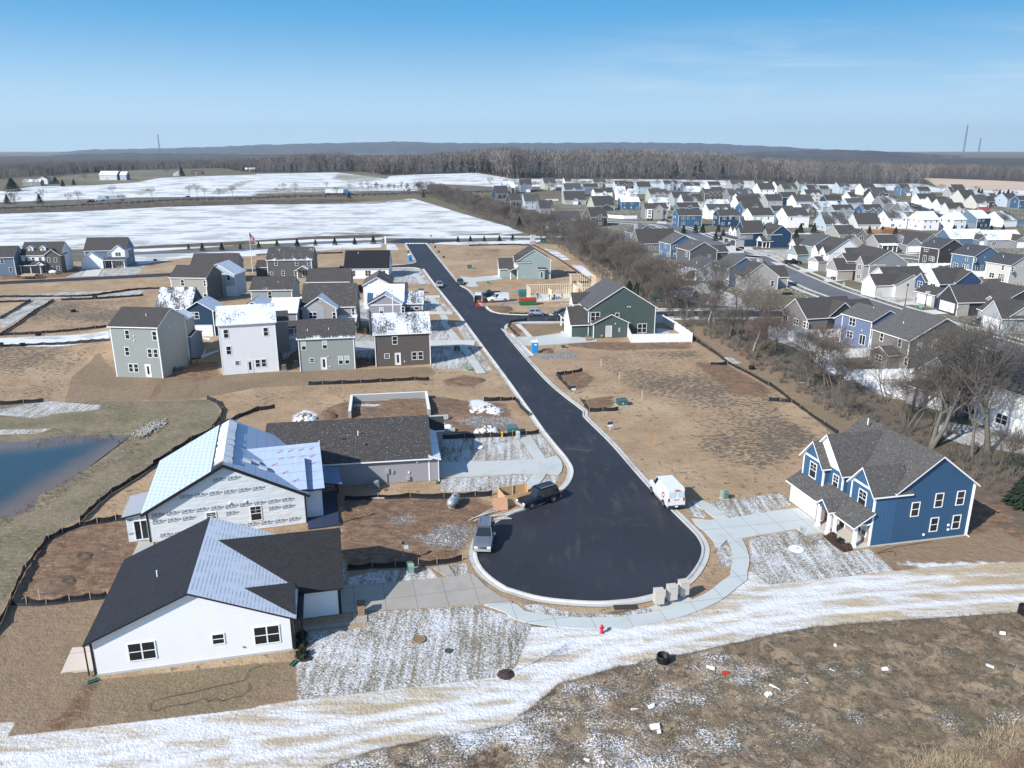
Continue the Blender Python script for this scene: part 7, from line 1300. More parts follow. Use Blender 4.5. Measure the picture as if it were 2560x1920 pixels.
def ubox(label,px,w=1.3,d=1.1,h=.85,col=(.055,.11,.10),name='transformer_box',cat='utility box',rz=12):
    t=thing(name,label,cat,px,rz);P=plain(col,.5,0.,.1);b=MB();b.box(-w/2,w/2,-d/2,d/2,.08,h*.7);b.slab([(-w/2-.03,-d/2-.03,h*.88),(w/2+.03,-d/2-.03,h*.88),(w/2+.03,d/2,h),(-w/2-.03,d/2,h)],(0,0,-h*.2));b.build('housing',P,t);b=MB();b.box(-w/2-.1,w/2+.1,-d/2-.1,d/2+.1,0,.08);b.build('base_pad',CONC,t)
    if w>.9:b=MB();b.box(-.12,.12,-d/2-.045,-d/2-.0,h*.35,h*.55);b.build('sticker',plain((.5,.55,.45),.5),t)
for lab,p,w,h,c in (('dark green transformer box inside the silt fence on the large right lot',q('B2',948,1010),1.5,.95,(.055,.11,.105)),('green transformer box on the snowy lawn right of the brown house',q('B1',1735,540),1.0,.9,(.05,.10,.08)),('green transformer box on the dirt beside the lilac house',q('E2',1058,1190),1.4,1.1,(.05,.10,.08)),('green transformer box in the dry lot at upper right of the street',q('E2',1893,770),1.3,1.2,(.05,.10,.08)),('teal transformer box behind the yellow hydrant',q('B2',0,1250),1.5,1.0,(.07,.15,.16)),
                     ('large dark green utility cabinet by the hedgerow behind the green house',q('G1',690,1355),2.2,1.7,(.025,.05,.04)),('green utility cabinet beside the sign at the frontage',q('F1',815,1220),2.0,1.8,(.03,.08,.07)),('small green utility box below the green house driveway',q('B2',443,520),.8,.6,(.06,.11,.08)),('green pedestal box in the dry yard before the green grey house',q('E1',280,415),.8,.8,(.10,.22,.15)),('green box on the dirt behind the red bricks near the white tall house',q('A1',835,1435),1.2,.7,(.08,.16,.1))):ubox(lab,p,w,w*.8,h,c)
for lab,p,c in (('pale green utility pedestal on the snowy strip above the driveway',q('C1',1343,1360),(.22,.33,.27)),('dark green utility pedestal just behind the pale one',q('C1',1330,1345),(.07,.14,.10)),('pale green pedestal left of the dark one at the blue house verge',q('C2',1822,712),(.28,.36,.30)),('dark green pedestal at the blue house verge',q('C2',1845,716),(.12,.18,.14)),('mint green pedestal at the end of the pavement by the row of four',q('B1',1823,712),(.12,.36,.22)),('pale pedestal with a leaning white card by the kerb',q('C2',50,190),(.45,.48,.46)),('pale green pedestal on the lawn by the grey gabled house',q('G2',1860,1070),(.35,.45,.38)),('green pedestal on the lawn at the right edge street',q('G5',1885,585),(.12,.3,.2))):ubox(lab,p,.45,.4,.95,c,'utility_pedestal','utility box')
# ac units
for i,(t_,x,y,lab) in enumerate((('C1',1035,628,'grey round-cornered air conditioner beside the lilac ranch wall'),('B0',1535,725,'left dark air conditioner beside the sage house'),('B0',1575,715,'right dark air conditioner beside the sage house'),('B1',243,705,'air conditioner in the shade between the white and pale grey houses'),('B1',345,670,'air conditioner against the pale grey house wall'),('B1',990,645,'air conditioner against the dark brown house wall'))):
    t=thing('air_conditioner',lab,'air conditioner',q(t_,x,y));b=MB();b.box(-.4,.4,-.4,.4,.06,.9);b.build('casing',plain((.10,.11,.12) if i else (.16,.17,.18),.5),t);b=MB();b.lathe([(.34,.9),(.34,.93),(.0,.93)],16);b.build('fan_grille',plain((.30,.31,.32),.5),t);b=MB();b.box(-.5,.5,-.5,.5,0,.06);b.build('pad',CONC,t)
# signs, posts, poles
def sign(label,px,h=1.3,w=.6,hh=.45,col=(.03,.07,.14),rz=12.,two_=False):
    t=thing('lot_sign',label,'sign',px,rz);b=MB();b.bar((0,0,0),(0,0,h),.07,.07);b.build('sign_post',plain((.6,.58,.52),.6),t);b=MB();b.box(-w/2,w/2,-.05,-.03,h-hh,h);b.build('sign_board',plain(col,.5),t)
    if two_:b=MB();b.box(-w/2,w/2,-.052,-.03,h-hh*1.0,h-hh*.55);b.build('white_band',WHITE,t)
for lab,p,k in (('blue and white lot sign beside the main street, nearer one',q('B2',845,1235),1),('small white lot sign by the silt fence beside the main street',q('B2',530,915),1),('dark square lot sign, farthest of four by the upper right kerb',q('E2',1270,365),0),('dark square lot sign, second of four by the upper right kerb',q('E2',1300,440),0),('dark square lot sign, third of four by the upper right kerb',q('E2',1365,525),0),('dark square lot sign, nearest of four by the upper right kerb',q('E2',1450,620),0),('dark square lot sign near the far portable toilet',q('E2',838,520),0)):sign(lab,p,1.35,.75,.75,(.03,.06,.12) if k else (.05,.045,.05),20,k==1)
t=thing('stop_sign','red octagonal stop sign at the frontage road junction','sign',q('E2',1232,310),190);b=MB();b.bar((0,0,0),(0,0,2.9),.07,.07);b.build('sign_post',GALV,t);b=MB();b.lathe([(.0,-.03),(.48,-.03),(.48,.0),(0,0)],8);o_=b.build('sign_plate',[plain((.5,.01,.02),.4)],t,loc=(0,.06,2.6));o_.rotation_euler=(math.pi/2,math.pi/8,0)
b=MB();gl=text_meshes('STOP',.36,0);lettering(b,gl,(.42,.10,2.47),(-1,0,0),(0,0,1),(0,1,0));b.build('lettering',WHITE,t);b=MB();lettering(b,gl,(-.42,.02,2.47),(1,0,0),(0,0,1),(0,-1,0));b.build('lettering',WHITE,t)
t=thing('estate_sign','pale stone pillar sign beside the green cabinet on the frontage','sign',q('F1',635,1225));b=MB();b.box(-.9,.9,-.5,.5,0,3.0);b.box(-1.1,1.1,-.65,.65,3.0,3.25);b.build('pillar',plain((.55,.52,.47),.8),t);b=MB();b.box(-1.2,1.2,-.8,.8,0,.7);b.build('plinth',STONE,t)
t=thing('white_post','thin white marker post at the frontage junction','post',q('E2',440,350));b=MB();b.box(-.28,.28,-.1,.1,0,3.2);b.box(-.32,.32,-.14,.14,3.2,3.3);b.build('post',WHITE,t)
for lab,p,h in (('bird-house like grey meter post on the gravel lot',q('C1',1275,1255),1.9),): 
    t=thing('meter_post',lab,'post',p);b=MB();b.bar((0,0,0),(0,0,h),.12,.12);b.build('post',plain((.3,.26,.21),.7),t);b=MB();b.box(-.1,.16,-.12,.1,h-.05,h+.15);b.build('lamp_head',DARK,t);b=MB();b.box(.1,.5,-.04,.0,h-.65,h-.25);b.build('notice',plain((.55,.6,.62),.5),t)
for lab,p,h in (('tall black street lamp beside the royal blue house drive',q('G3',843,1425),5.2),('black basketball hoop post before the white garage door',q('G3',1190,1420),3.3)):
    t=thing('street_lamp' if 'lamp' in lab else 'basketball_hoop',lab,'street lamp' if 'lamp' in lab else 'basketball hoop',p);b=MB();b.tube((0,0,0),(0,0,h),.09,.05);b.tube((0,0,0),(0,0,.8),.14,.12);b.build('pole',DARK,t);b=MB();b.lathe([(.0,h+.5),(.28,h+.25),(.26,h+.2),(.14,h-.15),(0,h-.15)],10) if 'lamp' in lab else b.box(-.7,.7,-.3,-.25,h-.3,h+.5);b.build('lantern' if 'lamp' in lab else 'backboard',DARK if 'lamp' in lab else plain((.6,.6,.6),.4),t)
t=thing('street_lamp','slim grey curved street lamp by the hedgerow behind the green house','street lamp',q('G1',610,1250),170);b=MB();b.tube((0,0,0),(0,0,5.6),.07,.05);b.tube((0,0,5.6),(.5,0,6.0),.05,.04);b.tube((.5,0,6.0),(1.1,0,5.9),.04,.04);b.build('pole',GALV,t);b=MB();b.box(1.0,1.5,-.12,.12,5.8,5.95);b.build('lantern',GREYP,t)
# flagpole
t=thing('flagpole','white flagpole with a drooping striped flag left of centre','flagpole',q('A0',2185,1255));b=MB();b.tube((0,0,0),(0,0,13.),.09,.05);b.lathe([(.0,13.2),(.1,13.1),(.0,13.0)],8);b.build('pole',WHITE,t)
fl=MB();nx_=10
for j in range(13):
    for i in range(nx_):
        f=lambda a,c:(a*.16,math.sin(a*.9)*.12+c*.04,12.7-c*.17-a*.20);union=i<4 and j<7
        fl.poly([f(i,j),f(i,j+1),f(i+1,j+1),f(i+1,j)],2 if union else j%2)
fl.build('flag',[plain((.35,.03,.05),.6),plain((.6,.6,.6),.6),plain((.03,.05,.2),.6)],t)
for i in range(5):   # utility stakes and small orange/blue pegs
    for lab,p,c in ((('white survey pipe on the right lot, upper',q('B2',768,680),(.6,.65,.6)),('white survey pipe on the right lot, lower',q('B2',925,795),(.6,.65,.6)),('white survey pipe by the soil circle',q('B2',1122,965),(.6,.65,.6)),('orange survey stake on the right lot with rubble at its foot',q('C2',1230,260),(.6,.3,.1)),('thin stake on the churned soil lot',q('C0',350,1620),(.5,.4,.3)))[i],):t=thing('survey_stake',lab,'stake',p);b=MB();b.bar((0,0,0),(.03,.02,1.4),.06,.06);b.build('stake',plain(c,.6),t)
# radio masts
def mast(label,foot,top,D,guy):
    u=(foot[0]-CX)/F_PX;x0=D*u/1.0;z1=CAM_H+D*math.tan(math.atan((960-top[1])/F_PX)-PITCH);t=empty('radio_mast',(x0,D,30),0,label,'mast');z1-=30;b=MB();w=3.5
    for a in range(3):
        p=lambda z,k:(w*math.cos(k*2.094)*(1-.6*z/z1),w*math.sin(k*2.094)*(1-.6*z/z1),z);n=14
        b.bar(p(0,a),p(z1,a),.9,.9)
        for j in range(n):b.bar(p(z1*j/n,a),p(z1*(j+1)/n,a+1),.45,.45)
    b.build('lattice',plain((.16,.17,.19),.6),t);b=MB();b.box(-2.5,2.5,-2.5,2.5,z1-3,z1-1);b.build('antenna',GREYP,t)
    if guy:b=MB();b.bar((-z1*.14,0,0),(0,0,z1*.9),.6,.6);b.build('guy_wire',GREYP,t)
mast('tall thin radio mast on the horizon at left',(436,385),(432,336),3300,False);mast('tallest guyed lattice mast on the horizon at far right',(2362,392),(2369,312),3000,True);mast('slender mast right of the tall guyed one',(2398,390),(2401,345),3300,False)
# timber frame under construction
def stud_wall(t,x0,y0,x1,y1,h,sheath=False,gap=.55):
    b=MB();n=max(2,int(math.hypot(x1-x0,y1-y0)/gap));b.bar((x0,y0,.05),(x1,y1,.05),.12,.08);b.bar((x0,y0,h),(x1,y1,h),.12,.12)
    for i in range(n+1):f=i/n;x,y=x0+(x1-x0)*f,y0+(y1-y0)*f;b.bar((x,y,0),(x,y,h),.075,.12)
    if sheath:b.bar((x0,y0+.08,h/2),(x1,y1+.08,h/2),.03,h)
    b.build('stud_wall',plain((.74,.62,.45),.65,0.,.12),t)
o=at(q('E1',940,625))-Vector((-.156,.988,0))*6;t=empty('timber_house_frame',o,R_(9),'pale timber stud frame of a house going up beside the side street','house frame');b=MB();b.box(0,22,-2.5,8,0,.25);b.build('slab',CONCW,t)
for s_ in ((0,6,12,6,3.),(0,0,0,6,3.),(12,7.9,18,7.9,5.2),(12,6,12,7.9,5.2),(18,3,18,7.9,5.2),(18,7.9,22,7.9,2.9),(22,-2.4,22,7.9,2.9),(6,-2.4,12,-2.4,2.8),(12,-2.4,17,-2.4,3.4),(14,1.5,14,7.5,3.4),(17,-1,17,4,3.),(9,1,12,1,2.8),(18,1.5,22,1.5,2.8)):stud_wall(t,*s_)
for s_ in ((5,-2.2,5,1.2,2.8),(12.2,.5,12.2,4,3.2)):stud_wall(t,*s_,sheath=True)
b=MB();b.bar((18,3,0),(19.5,3.3,6),.1,.1);b.bar((20,0,0),(22.5,4,5),.1,.1);b.bar((19,-1,0),(17.8,1,5.2),.1,.1);b.build('brace',WOOD,t)
for i in range(8):
    a_=at(q('E1',1265+i*52,800-(i%3)*22));b=MB();b.bar((0,0,.06),(3.2-i*.1,1.2*((i*7)%5-2)*.3,.1+.1*(i%2)),.14,.05);tag(b.build('plank',plain((.60,.48,.33),.7),loc=a_),'%s loose yellow board from left on the ground before the timber frame'%ORD[i],'board','loose boards before the timber frame')
for lab,p,w,c,c2 in (('green skip with a red top on the building lot',q('E1',960,770),4.2,(.01,.15,.06),(.33,.05,.03)),('teal stacked container behind the green skip',q('E1',890,620),2.6,(.02,.15,.14),(.03,.17,.17))):
    t=thing('skip',lab,'skip',p,8);b=MB();b.box(-w/2,w/2,-.9,.9,.1,1.0);b.build('container',plain(c,.5),t);b=MB();b.slab([(-w/2-.02,-.95,1.6),(w/2+.05,-.95,1.7),(w/2+.05,.95,1.7),(-w/2-.02,.95,1.6)],(0,0,-.6));b.build('load',plain(c2,.6),t)
t=thing('brick_pallet','dark red covered pallet beside the tall white house','pallet',q('A1',900,1410));b=MB();b.box(-.9,.9,-.6,.6,.12,1.7);b.build('bricks',plain((.22,.03,.04),.6),t);b=MB();[b.box(-.9+k*.4,-.75+k*.4,-.6,.6,0,.12) for k in range(5)];b.build('pallet',WOOD,t)
for i,x in enumerate((95,145,175)):
    t=thing('step_ladder','orange red step ladder behind the open van, %s'%('left one','middle one','right one')[i],'ladder',q('E1',x,818),5,'step ladders');P=plain((.55,.09,.05),.5);b=MB()
    for s in (-.25,.25):b.bar((s,0,0),(s*.7,.35,1.9),.05,.05)
    for k in range(6):z=.25+k*.28;b.bar((-.24,z*.18,z),(.24,z*.18,z),.05,.03)
    b.build('front_frame',P,t);b=MB();[b.bar((s,.8,0),(s*.7,.38,1.9),.05,.05) for s in (-.25,.25)];b.bar((-.22,.68,.5),(.22,.68,.5),.04,.04);b.build('rear_frame',P,t)
# foundation of the next house, footing walls
o=at(q('B1',800,1120));t=empty('foundation_wall',o,R_(9),'white foam-formed foundation wall in the excavation behind the lilac ranch','foundation');WH=plain((.72,.72,.72),.6);L_=(at(q('B1',1500,1130))-o).length
for bx in ((0,L_,7.6,8.0),(0,.4,0,7.6),(L_-.4,L_,-1,7.6)):b=MB();b.box(bx[0],bx[1],bx[2],bx[3],-.1,1.0,1,0);b.build('wall_run',[WH,plain((.32,.33,.33),.7)],t)
for lab,a_,c_ in (('grey concrete footing right of the foundation wall',q('B1',1505,1140),q('B1',1660,1130)),('grey concrete footing beside the white propane tank',q('B1',1550,1255),q('B1',1720,1245))):
    A_,C_=at(a_),at(c_);b=MB();b.bar((0,0,.3),(C_.x-A_.x,C_.y-A_.y,.3),.35,.6);tag(b.build('footing',CONC,loc=A_),lab,'footing')
# storm drain, covers, tree rings
b=MB();[b.box(-.95+k*.16,-.87+k*.16,-.28,.28,0,.03) for k in range(12)];b.box(-1,1,-.32,.32,-.06,.01);g_=at(q('D2',980,268));tag(b.build('drain_grate',plain((.06,.045,.035),.7),loc=(g_.x,g_.y,.03),rz=R_(4)),'rusty storm drain grate in the kerb of the turning circle','drain')
for lab,p,r,c in (('brown ringed utility cover in the snowy lawn',q('D1',1410,548),.55,(.22,.15,.09)),('small dark utility cover in the snowy lawn',q('D1',1662,648),.3,(.06,.07,.07)),('white snow ring round the sapling at the left kerb',q('C1',1930,272),.5,(.7,.72,.76)),('snowy mulch ring in the lawn of the blue house',q('C3',245,1150),.75,(.66,.69,.74))):
    b=MB();b.lathe([(r,0),(r*.93,.07),(r*.8,.08),(r*.7,.04),(0,.05)],22);pp=at(p);tag(b.build('ground_cover_ring',plain(c,.8,0.,.3,3.),loc=(pp.x,pp.y,.0)),lab,'cover')
# little people on the timber frame
def person(label,px,rz,top,bottom,dz=.25,lean=0.):
    p=at(px);t=bpy.data.meshes.new('person');v=[(0,0,.95),(0,lean*.4,1.2),(0,lean,1.42),(0,lean,1.52),(0,lean*1.1,1.66),(.19,lean,1.40),(.26,lean+.05,1.12),(.22,lean+.25,.95),(-.19,lean,1.40),(-.27,lean+.12,1.15),(-.2,lean+.3,1.05),(.1,0,.88),(.12,.06,.48),(.12,0,.06),(.12,.16,.03),(-.1,0,.88),(-.13,-.05,.48),(-.14,-.12,.06),(-.14,.03,.03)]
    e=[(0,1),(1,2),(2,3),(3,4),(2,5),(5,6),(6,7),(2,8),(8,9),(9,10),(0,11),(11,12),(12,13),(13,14),(0,15),(15,16),(16,17),(17,18)];t.from_pydata(v,e,[]);o=link('person',t,None,(p.x,p.y,tz(p.x,p.y)+dz),R_(rz));tag(o,label,'person')
    m=o.modifiers.new('skin','SKIN');sv=t.skin_vertices[0].data;R__=[.13,.14,.15,.06,.1,.07,.05,.035,.07,.05,.035,.09,.07,.05,.04,.09,.07,.05,.04]
    for i,r in enumerate(R__):sv[i].radius=(r,r)
    sv[0].use_root=True;o.modifiers.new('sub','SUBSURF').levels=1;o.modifiers['sub'].render_levels=1;dg=bpy.context.evaluated_depsgraph_get();me=bpy.data.meshes.new_from_object(o.evaluated_get(dg));o.modifiers.clear();o.data=me;me.materials.clear();me.materials.append(plain(top,.8));me.materials.append(plain(bottom,.8));me.materials.append(plain((.4,.26,.19),.6))
    for f in me.polygons:z=f.center.z;f.material_index=2 if z>1.53 else (0 if z>.95 else 1)
    b=MB();b.lathe([(.125,1.64),(.12,1.70),(.08,1.76),(0,1.78)],12,(0,lean*1.1));b.build('hat',plain((.6,.6,.58),.5),o,True)
for lab,p,rz,tp,bt in (('worker in brown overalls standing at the left of the timber frame',q('E1',1135,690),30,(.10,.06,.05),(.05,.04,.04)),('worker in black between the studs, left of the tall wall',q('E1',1338,715),80,(.02,.02,.025),(.03,.03,.05)),('worker in dark jacket under the tall stud wall',q('E1',1420,715),200,(.03,.03,.04),(.04,.05,.09)),('worker in a red jacket in the middle of the frame',q('E1',1562,700),120,(.22,.03,.03),(.03,.03,.05)),('worker in brown beside the white garage of the green house',q('E1',1775,830),10,(.13,.07,.05),(.05,.05,.06))):person(lab,p,rz,tp,bt,.25,.06)
# small litter of building foam in the brush, rubble
for i,(t_,x,y,w,d) in enumerate((('D2',1238,1335,.65,.35),('D2',1272,1370,.25,.25),('D2',1215,1160,.45,.15),('D2',785,1645,.2,.2),('D2',650,1625,.4,.15),('D2',1045,1178,.5,.06),('D2',1720,825,.6,.15),('D3',1008,830,.5,.28),('D3',1908,805,.5,.3),('D3',45,990,.75,.12),('D3',15,1048,.3,.25),('D3',325,958,.22,.22),('D3',2030,520,.4,.25),('D3',570,620,.2,.2),('D3',545,840,.5,.08),('D2',2205,1050,.3,.3))):
    b=MB();rd=random.Random(i);b.box(-w/2,w/2,-d/2,d/2,.22,.22+rd.uniform(.08,.2));pp=at(q(t_,x,y));o_=b.build('foam_scrap',WHITE,loc=(pp.x,pp.y,.0),rz=rd.uniform(0,3));o_.rotation_euler=(rd.uniform(-.3,.3),rd.uniform(-.3,.3),rd.uniform(-.6,.6));tag(o_,['large pale foam slab in the brush at bottom centre','small foam lump beside the large pale slab','foam strip above the large pale slab','tiny foam bit at the bottom edge, right one','curled foam strip at the bottom edge','thin curved foam strip left of the upper slab','foam strip below the right side of the black pipe ring','foam block in the middle of the right brush','round foam lump at the far right of the brush','long thin foam strip in the brush near centre right','foam bit just below the long thin strip','small round foam bit right of the long strip','pinkish foam scrap near the right edge','small foam bit near the upper brush edge','thin foam sliver above the middle block','foam piece left of the long thin strip'][i],'litter','foam scraps in the brush')
b=MB();b.box(-.25,.25,-.15,.15,.2,.32);pp=at(q('D2',1840,862));tag(b.build('red_scrap',plain((.5,.04,.02),.5),loc=(pp.x,pp.y,0)),'small bright red scrap in the brush','litter')
def heap(label,px,r,h,m,seed,name='soil_heap',cat='heap',sx=1.):
    rd=random.Random(seed);n=26;V=[];Fc=[];pp=at(px)
    for j in range(n):
        for i in range(n):
            x=(i/(n-1)*2-1);y=(j/(n-1)*2-1);k=max(0,1-(x*x+y*y));z=h*(k**.8)*(1+.5*(float(vnoise(np.array([x*4+seed*7.3+50]),np.array([y*4+50.]),1.,5)[0])-.5))+.25*h*(rd.random()-.5)*k;V.append((x*r*sx,y*r,z-.12))
    for j in range(n-1):
        for i in range(n-1):a=j*n+i;Fc.append((a,a+1,a+n+1,a+n))
    o_=link(name,npmesh(name,V,Fc,m,smooth=True),None,(pp.x,pp.y,tz(pp.x,pp.y)),R_(12));return tag(o_,label,cat)
tm=NT('snowy_soil');n_=tm.noise(tm.vec('obj'),1.6,5,.7);SOILSN=tm.out(tm.mix(tm.ss(n_,.46,.52),(.14,.09,.06),(.76,.79,.84)),.9);tm=NT('soil');n_=tm.noise(tm.vec('obj'),2.5,5,.7);tm.bump(n_,.8,.1);SOIL=tm.out(tm.mix(n_,(.10,.062,.04),(.22,.15,.10)),.95)
heap('snow-covered soil heap at the left end of the excavation',q('B1',425,1140),1.5,1.0,SOILSN,1,sx=1.2);heap('long snow-streaked soil heap near the street side of the excavation',q('B1',1985,1060),1.9,.8,SOILSN,2,sx=1.4);heap('small snowy soil heap beside the sapling lawn fence',q('B1',1990,1240),1.4,.9,SOILSN,3,sx=1.3)
heap('bare brown soil heap left of the foundation',q('B1',620,1110),1.5,.8,SOIL,4);heap('brown soil ridge behind the foundation wall',q('B1',1500,985),1.6,.5,SOIL,5,sx=3.);heap('clod-covered soil heap at the street corner by the white vans',q('E1',500,850),1.7,.8,SOIL,6,sx=1.8);heap('small dark soil heap by the blue portable toilet',q('E1',1310,1590),.9,.5,SOIL,7,sx=1.3);heap('mound of churned soil in the lower left lot',q('C0',640,1230),1.5,.45,SOIL,8,sx=1.2);heap('second mound of churned soil in the lower left lot',q('C0',480,1440),1.4,.45,SOIL,9,sx=1.3);heap('soil and stone pile at the kerb north of the row of four',q('B1',1850,800),2.,.5,SOIL,10,sx=1.4)
# riprap at the pond outlet: uncountable stones
V=[];Fc=[];rd=random.Random(3);A_,C_=at(q('B0',1190,1270)),at(q('B0',1400,1150))
for i in range(420):
    f=rd.random();c=A_.lerp(C_,f);c=c+Vector((rd.gauss(0,.7),rd.gauss(0,.8),0));s=rd.uniform(.07,.16);k=len(V)
    for dx,dy,dz in ((1,0,0),(0,1,0),(-1,0,0),(0,-1,0),(0,0,.9),(0,0,-.6)):V.append((c.x+dx*s*rd.uniform(.7,1.3),c.y+dy*s,-.1+s*dz+.12))
    for a in ((0,1,4),(1,2,4),(2,3,4),(3,0,4),(1,0,5),(2,1,5),(3,2,5),(0,3,5)):Fc.append([k+j for j in a])
tag(link('riprap_stones',npmesh('riprap_stones',V,Fc,plain((.36,.35,.33),.8,0.,.3,2.))),'pale riprap stones at the pond outlet','stones',kind='stuff')
# planting beds
for lab,P_,c in (('dark mulch bed with small shrubs before the blue house porch',q('C3',468,1035,560,1030,735,1160,650,1178,560,1120),(.05,.03,.025)),('dark mulch bed with shrubs along the white ranch house end',q('D1',365,490,430,490,430,560,410,700,490,700,470,730,380,745,355,720),(.035,.025,.022))):tag(sheet('mulch_bed',ats(P_),plain(c,.95,0.,.3,4.),.05),None,None)

def hose(label,pts,r=.018,m=DARK):
    l=smoothline(ats(pts),.4);o=l[0];b=MB()
    for i in range(len(l)-1):b.tube(l[i]-o+Vector((0,0,.04)),l[i+1]-o+Vector((0,0,.04)),r,n=5,cap=False)
    tag(b.build('garden_hose',m,loc=o),label,'hose')
hose('black hose looping over the brown yard below the white ranch wall',q('D1',60,775)+q('D0',2150,820,2110,900,1900,950,1650,1010,1400,1060,1290,1110,1285,1155,1340,1170,1450,1130,1600,1110,1700,1085,1750,1060,1800,1090,1860,1060,1920,1085,1990,1055,2080,1040,2150,990,2150,930))
hose('green hose lying on the grass along the blue house wall',q('C3',1420,1085,1250,1110,1120,1130,1040,1150,940,1190,1080,1170,1100,1210))
for lab,p,rz in (('green splash block at the left corner of the white ranch',q('D0',805,912),40),('green downspout tray at the right corner of the white ranch',q('D1',325,755),70),('green splash block at the corner of the lilac ranch',q('C1',1572,575),80)):
    t=thing('splash_block',lab,'splash block',p,rz);b=MB();b.box(-.35,.35,-.15,.15,0,.04);b.box(-.35,.35,-.15,-.11,.04,.1);b.box(-.35,.35,.11,.15,.04,.1);b.build('tray',plain((.02,.13,.10),.5),t)
t=thing('flatbed_trailer','flat trailer of lumber parked on the far left side street','trailer',q('A0',265,1300),8);b=MB();b.box(-3.2,3.2,-1.1,1.1,.65,.8);b.bar((3.2,0,.6),(4.6,0,.5),.12,.12);b.build('bed',DARK,t)
for x in (-.6,.4):
    for s in (-1,1):b=MB();b.tube((x,s*1.1,.38),(x,s*1.32,.38),.38,n=12);b.build('wheel',RUBBER,t)
b=MB();[b.box(-2.4+k*.5,1.6+k*.25,-.9,.9,.8+k*.3,1.1+k*.3) for k in range(2)];tag(b.build('lumber_stack',WOOD,loc=t.location,rz=R_(8)),'yellow lumber stack on the flat trailer, far left','lumber')
t=thing('swing_set','grey metal swing frame inside the white vinyl fence','swing set',q('G3',1230,800),0)
for x in (-1.4,1.4): 
    for s in (-1,1):b=MB();b.bar((x,s*.9,0),(x,0,2.3),.07,.07);b.build('leg',GREYP,t)
b=MB();b.bar((-1.5,0,2.3),(1.5,0,2.3),.08,.08);b.build('top_bar',GREYP,t)
for x in (-.6,.5):b=MB();b.box(x-.25,x+.25,-.1,.1,.55,.6);b.bar((x-.22,0,.6),(x-.22,0,2.3),.02,.02);b.bar((x+.22,0,.6),(x+.22,0,2.3),.02,.02);b.build('swing_seat',plain((.3,.05,.04),.5),t)
t=thing('play_slide','green play slide with brown tower inside the timber fence','play set',q('G4',2080,1170),20);b=MB();b.slab([(0,-.3,1.3),(2.2,-.3,.2),(2.2,.3,.2),(0,.3,1.3)],(0,0,-.08),0,0);b.build('slide',plain((.02,.30,.18),.4),t);b=MB();b.box(-1.3,0,-.6,.6,1.2,1.3);[b.box(x,x+.1,y,y+.1,0,2.3) for x in (-1.3,-.1) for y in (-.6,.5)];b.build('tower',plain((.2,.13,.09),.7),t)
# ---------------------------------------------------------------- trees
def m_bark(c1,c2,nm='bark'):
    t=NT(nm);n=t.noise(t.vec('obj'),1.2,4);return t.out(t.mix(n,c1,c2),.9)
BARK=m_bark((.085,.075,.062),(.19,.165,.14));TWIG=m_bark((.10,.088,.076),(.18,.158,.138));TWIGR=m_bark((.11,.08,.066),(.18,.135,.115));PALEB=m_bark((.22,.20,.17),(.34,.31,.27))
def grow(seed,h=12.,side=.55,lev=6,nb=3,spread=.55,r0=.21,lean=(0,0),stems=1,thin=.014):
    rd=random.Random(seed);segs=[]
    def rec(p,d,ln,r,l):
        n=3 if l<2 else 2;rr=r
        for k in range(n):
            d=(d+Vector((rd.gauss(0,.10),rd.gauss(0,.10),rd.gauss(.03,.06)))).normalized();p2=p+d*ln/n;r2=max(thin*.7,rr*(.86 if l<lev else .6));segs.append((p.copy(),p2.copy(),rr,r2,l)); 
            if l<lev and (l>0 or k==n-1 and False) and rd.random()<side:
                a=rd.uniform(0,6.28);s=d.orthogonal().normalized();s=Matrix.Rotation(a,3,d) @ s;rec(p2,(d*.6+s*spread*1.2).normalized(),ln*.5,max(thin,rr*.4),min(lev,l+2))
            p,rr=p2,r2
        if l<lev:
            m=nb if l>0 else nb+1;a0=rd.uniform(0,6.28)
            for i in range(m):
                a=a0+6.283*i/m+rd.gauss(0,.3);s=Matrix.Rotation(a,3,d) @ d.orthogonal().normalized();nd=(d*rd.uniform(.75,1.1)+s*spread*rd.uniform(.6,1.25)+Vector((0,0,.12))).normalized()
                rec(p,nd,ln*rd.uniform(.60,.82),max(thin,rr*rd.uniform(.55,.75)),l+1)
    for s in range(stems):
        d=Vector((lean[0]+(rd.gauss(0,.22) if stems>1 else rd.gauss(0,.04)),lean[1]+(rd.gauss(0,.22) if stems>1 else 0),1)).normalized();rec(Vector((rd.gauss(0,.12)*(stems>1),rd.gauss(0,.12)*(stems>1),-.2)),d,h*.30,r0*(1 if stems==1 else .75),0)
    top=max(s[1].z for s in segs);k=h/top
    return [(a*k,b*k,ra,rb,l) for a,b,ra,rb,l in segs]
def seg_mesh(name,segs,m,n=3):
    A=np.array([s[0] for s in segs]);B=np.array([s[1] for s in segs]);ra=np.array([s[2] for s in segs]);rb=np.array([s[3] for s in segs]);d=B-A;d /= np.linalg.norm(d,axis=1)[:,None]+1e-9
    ref=np.where(np.abs(d[:,2:3])<.9,np.array([[0,0,1.]]),np.array([[1.,0,0]]));u=np.cross(d,ref);u /= np.linalg.norm(u,axis=1)[:,None];w=np.cross(d,u);V=[]
    for P,r in ((A,ra),(B,rb)):
        for i in range(n):t=2*math.pi*i/n;V.append(P+(u*math.cos(t)+w*math.sin(t))*r[:,None])
    V=np.stack(V,1).reshape(-1,3);N=len(segs);base=np.arange(N)[:,None]*2*n;F=[]
    for i in range(n):j=(i+1)%n;F.append(np.concatenate([base+i,base+j,base+n+j,base+n+i],1))
    return npmesh(name,V,np.concatenate(F),m)
PROTO={}
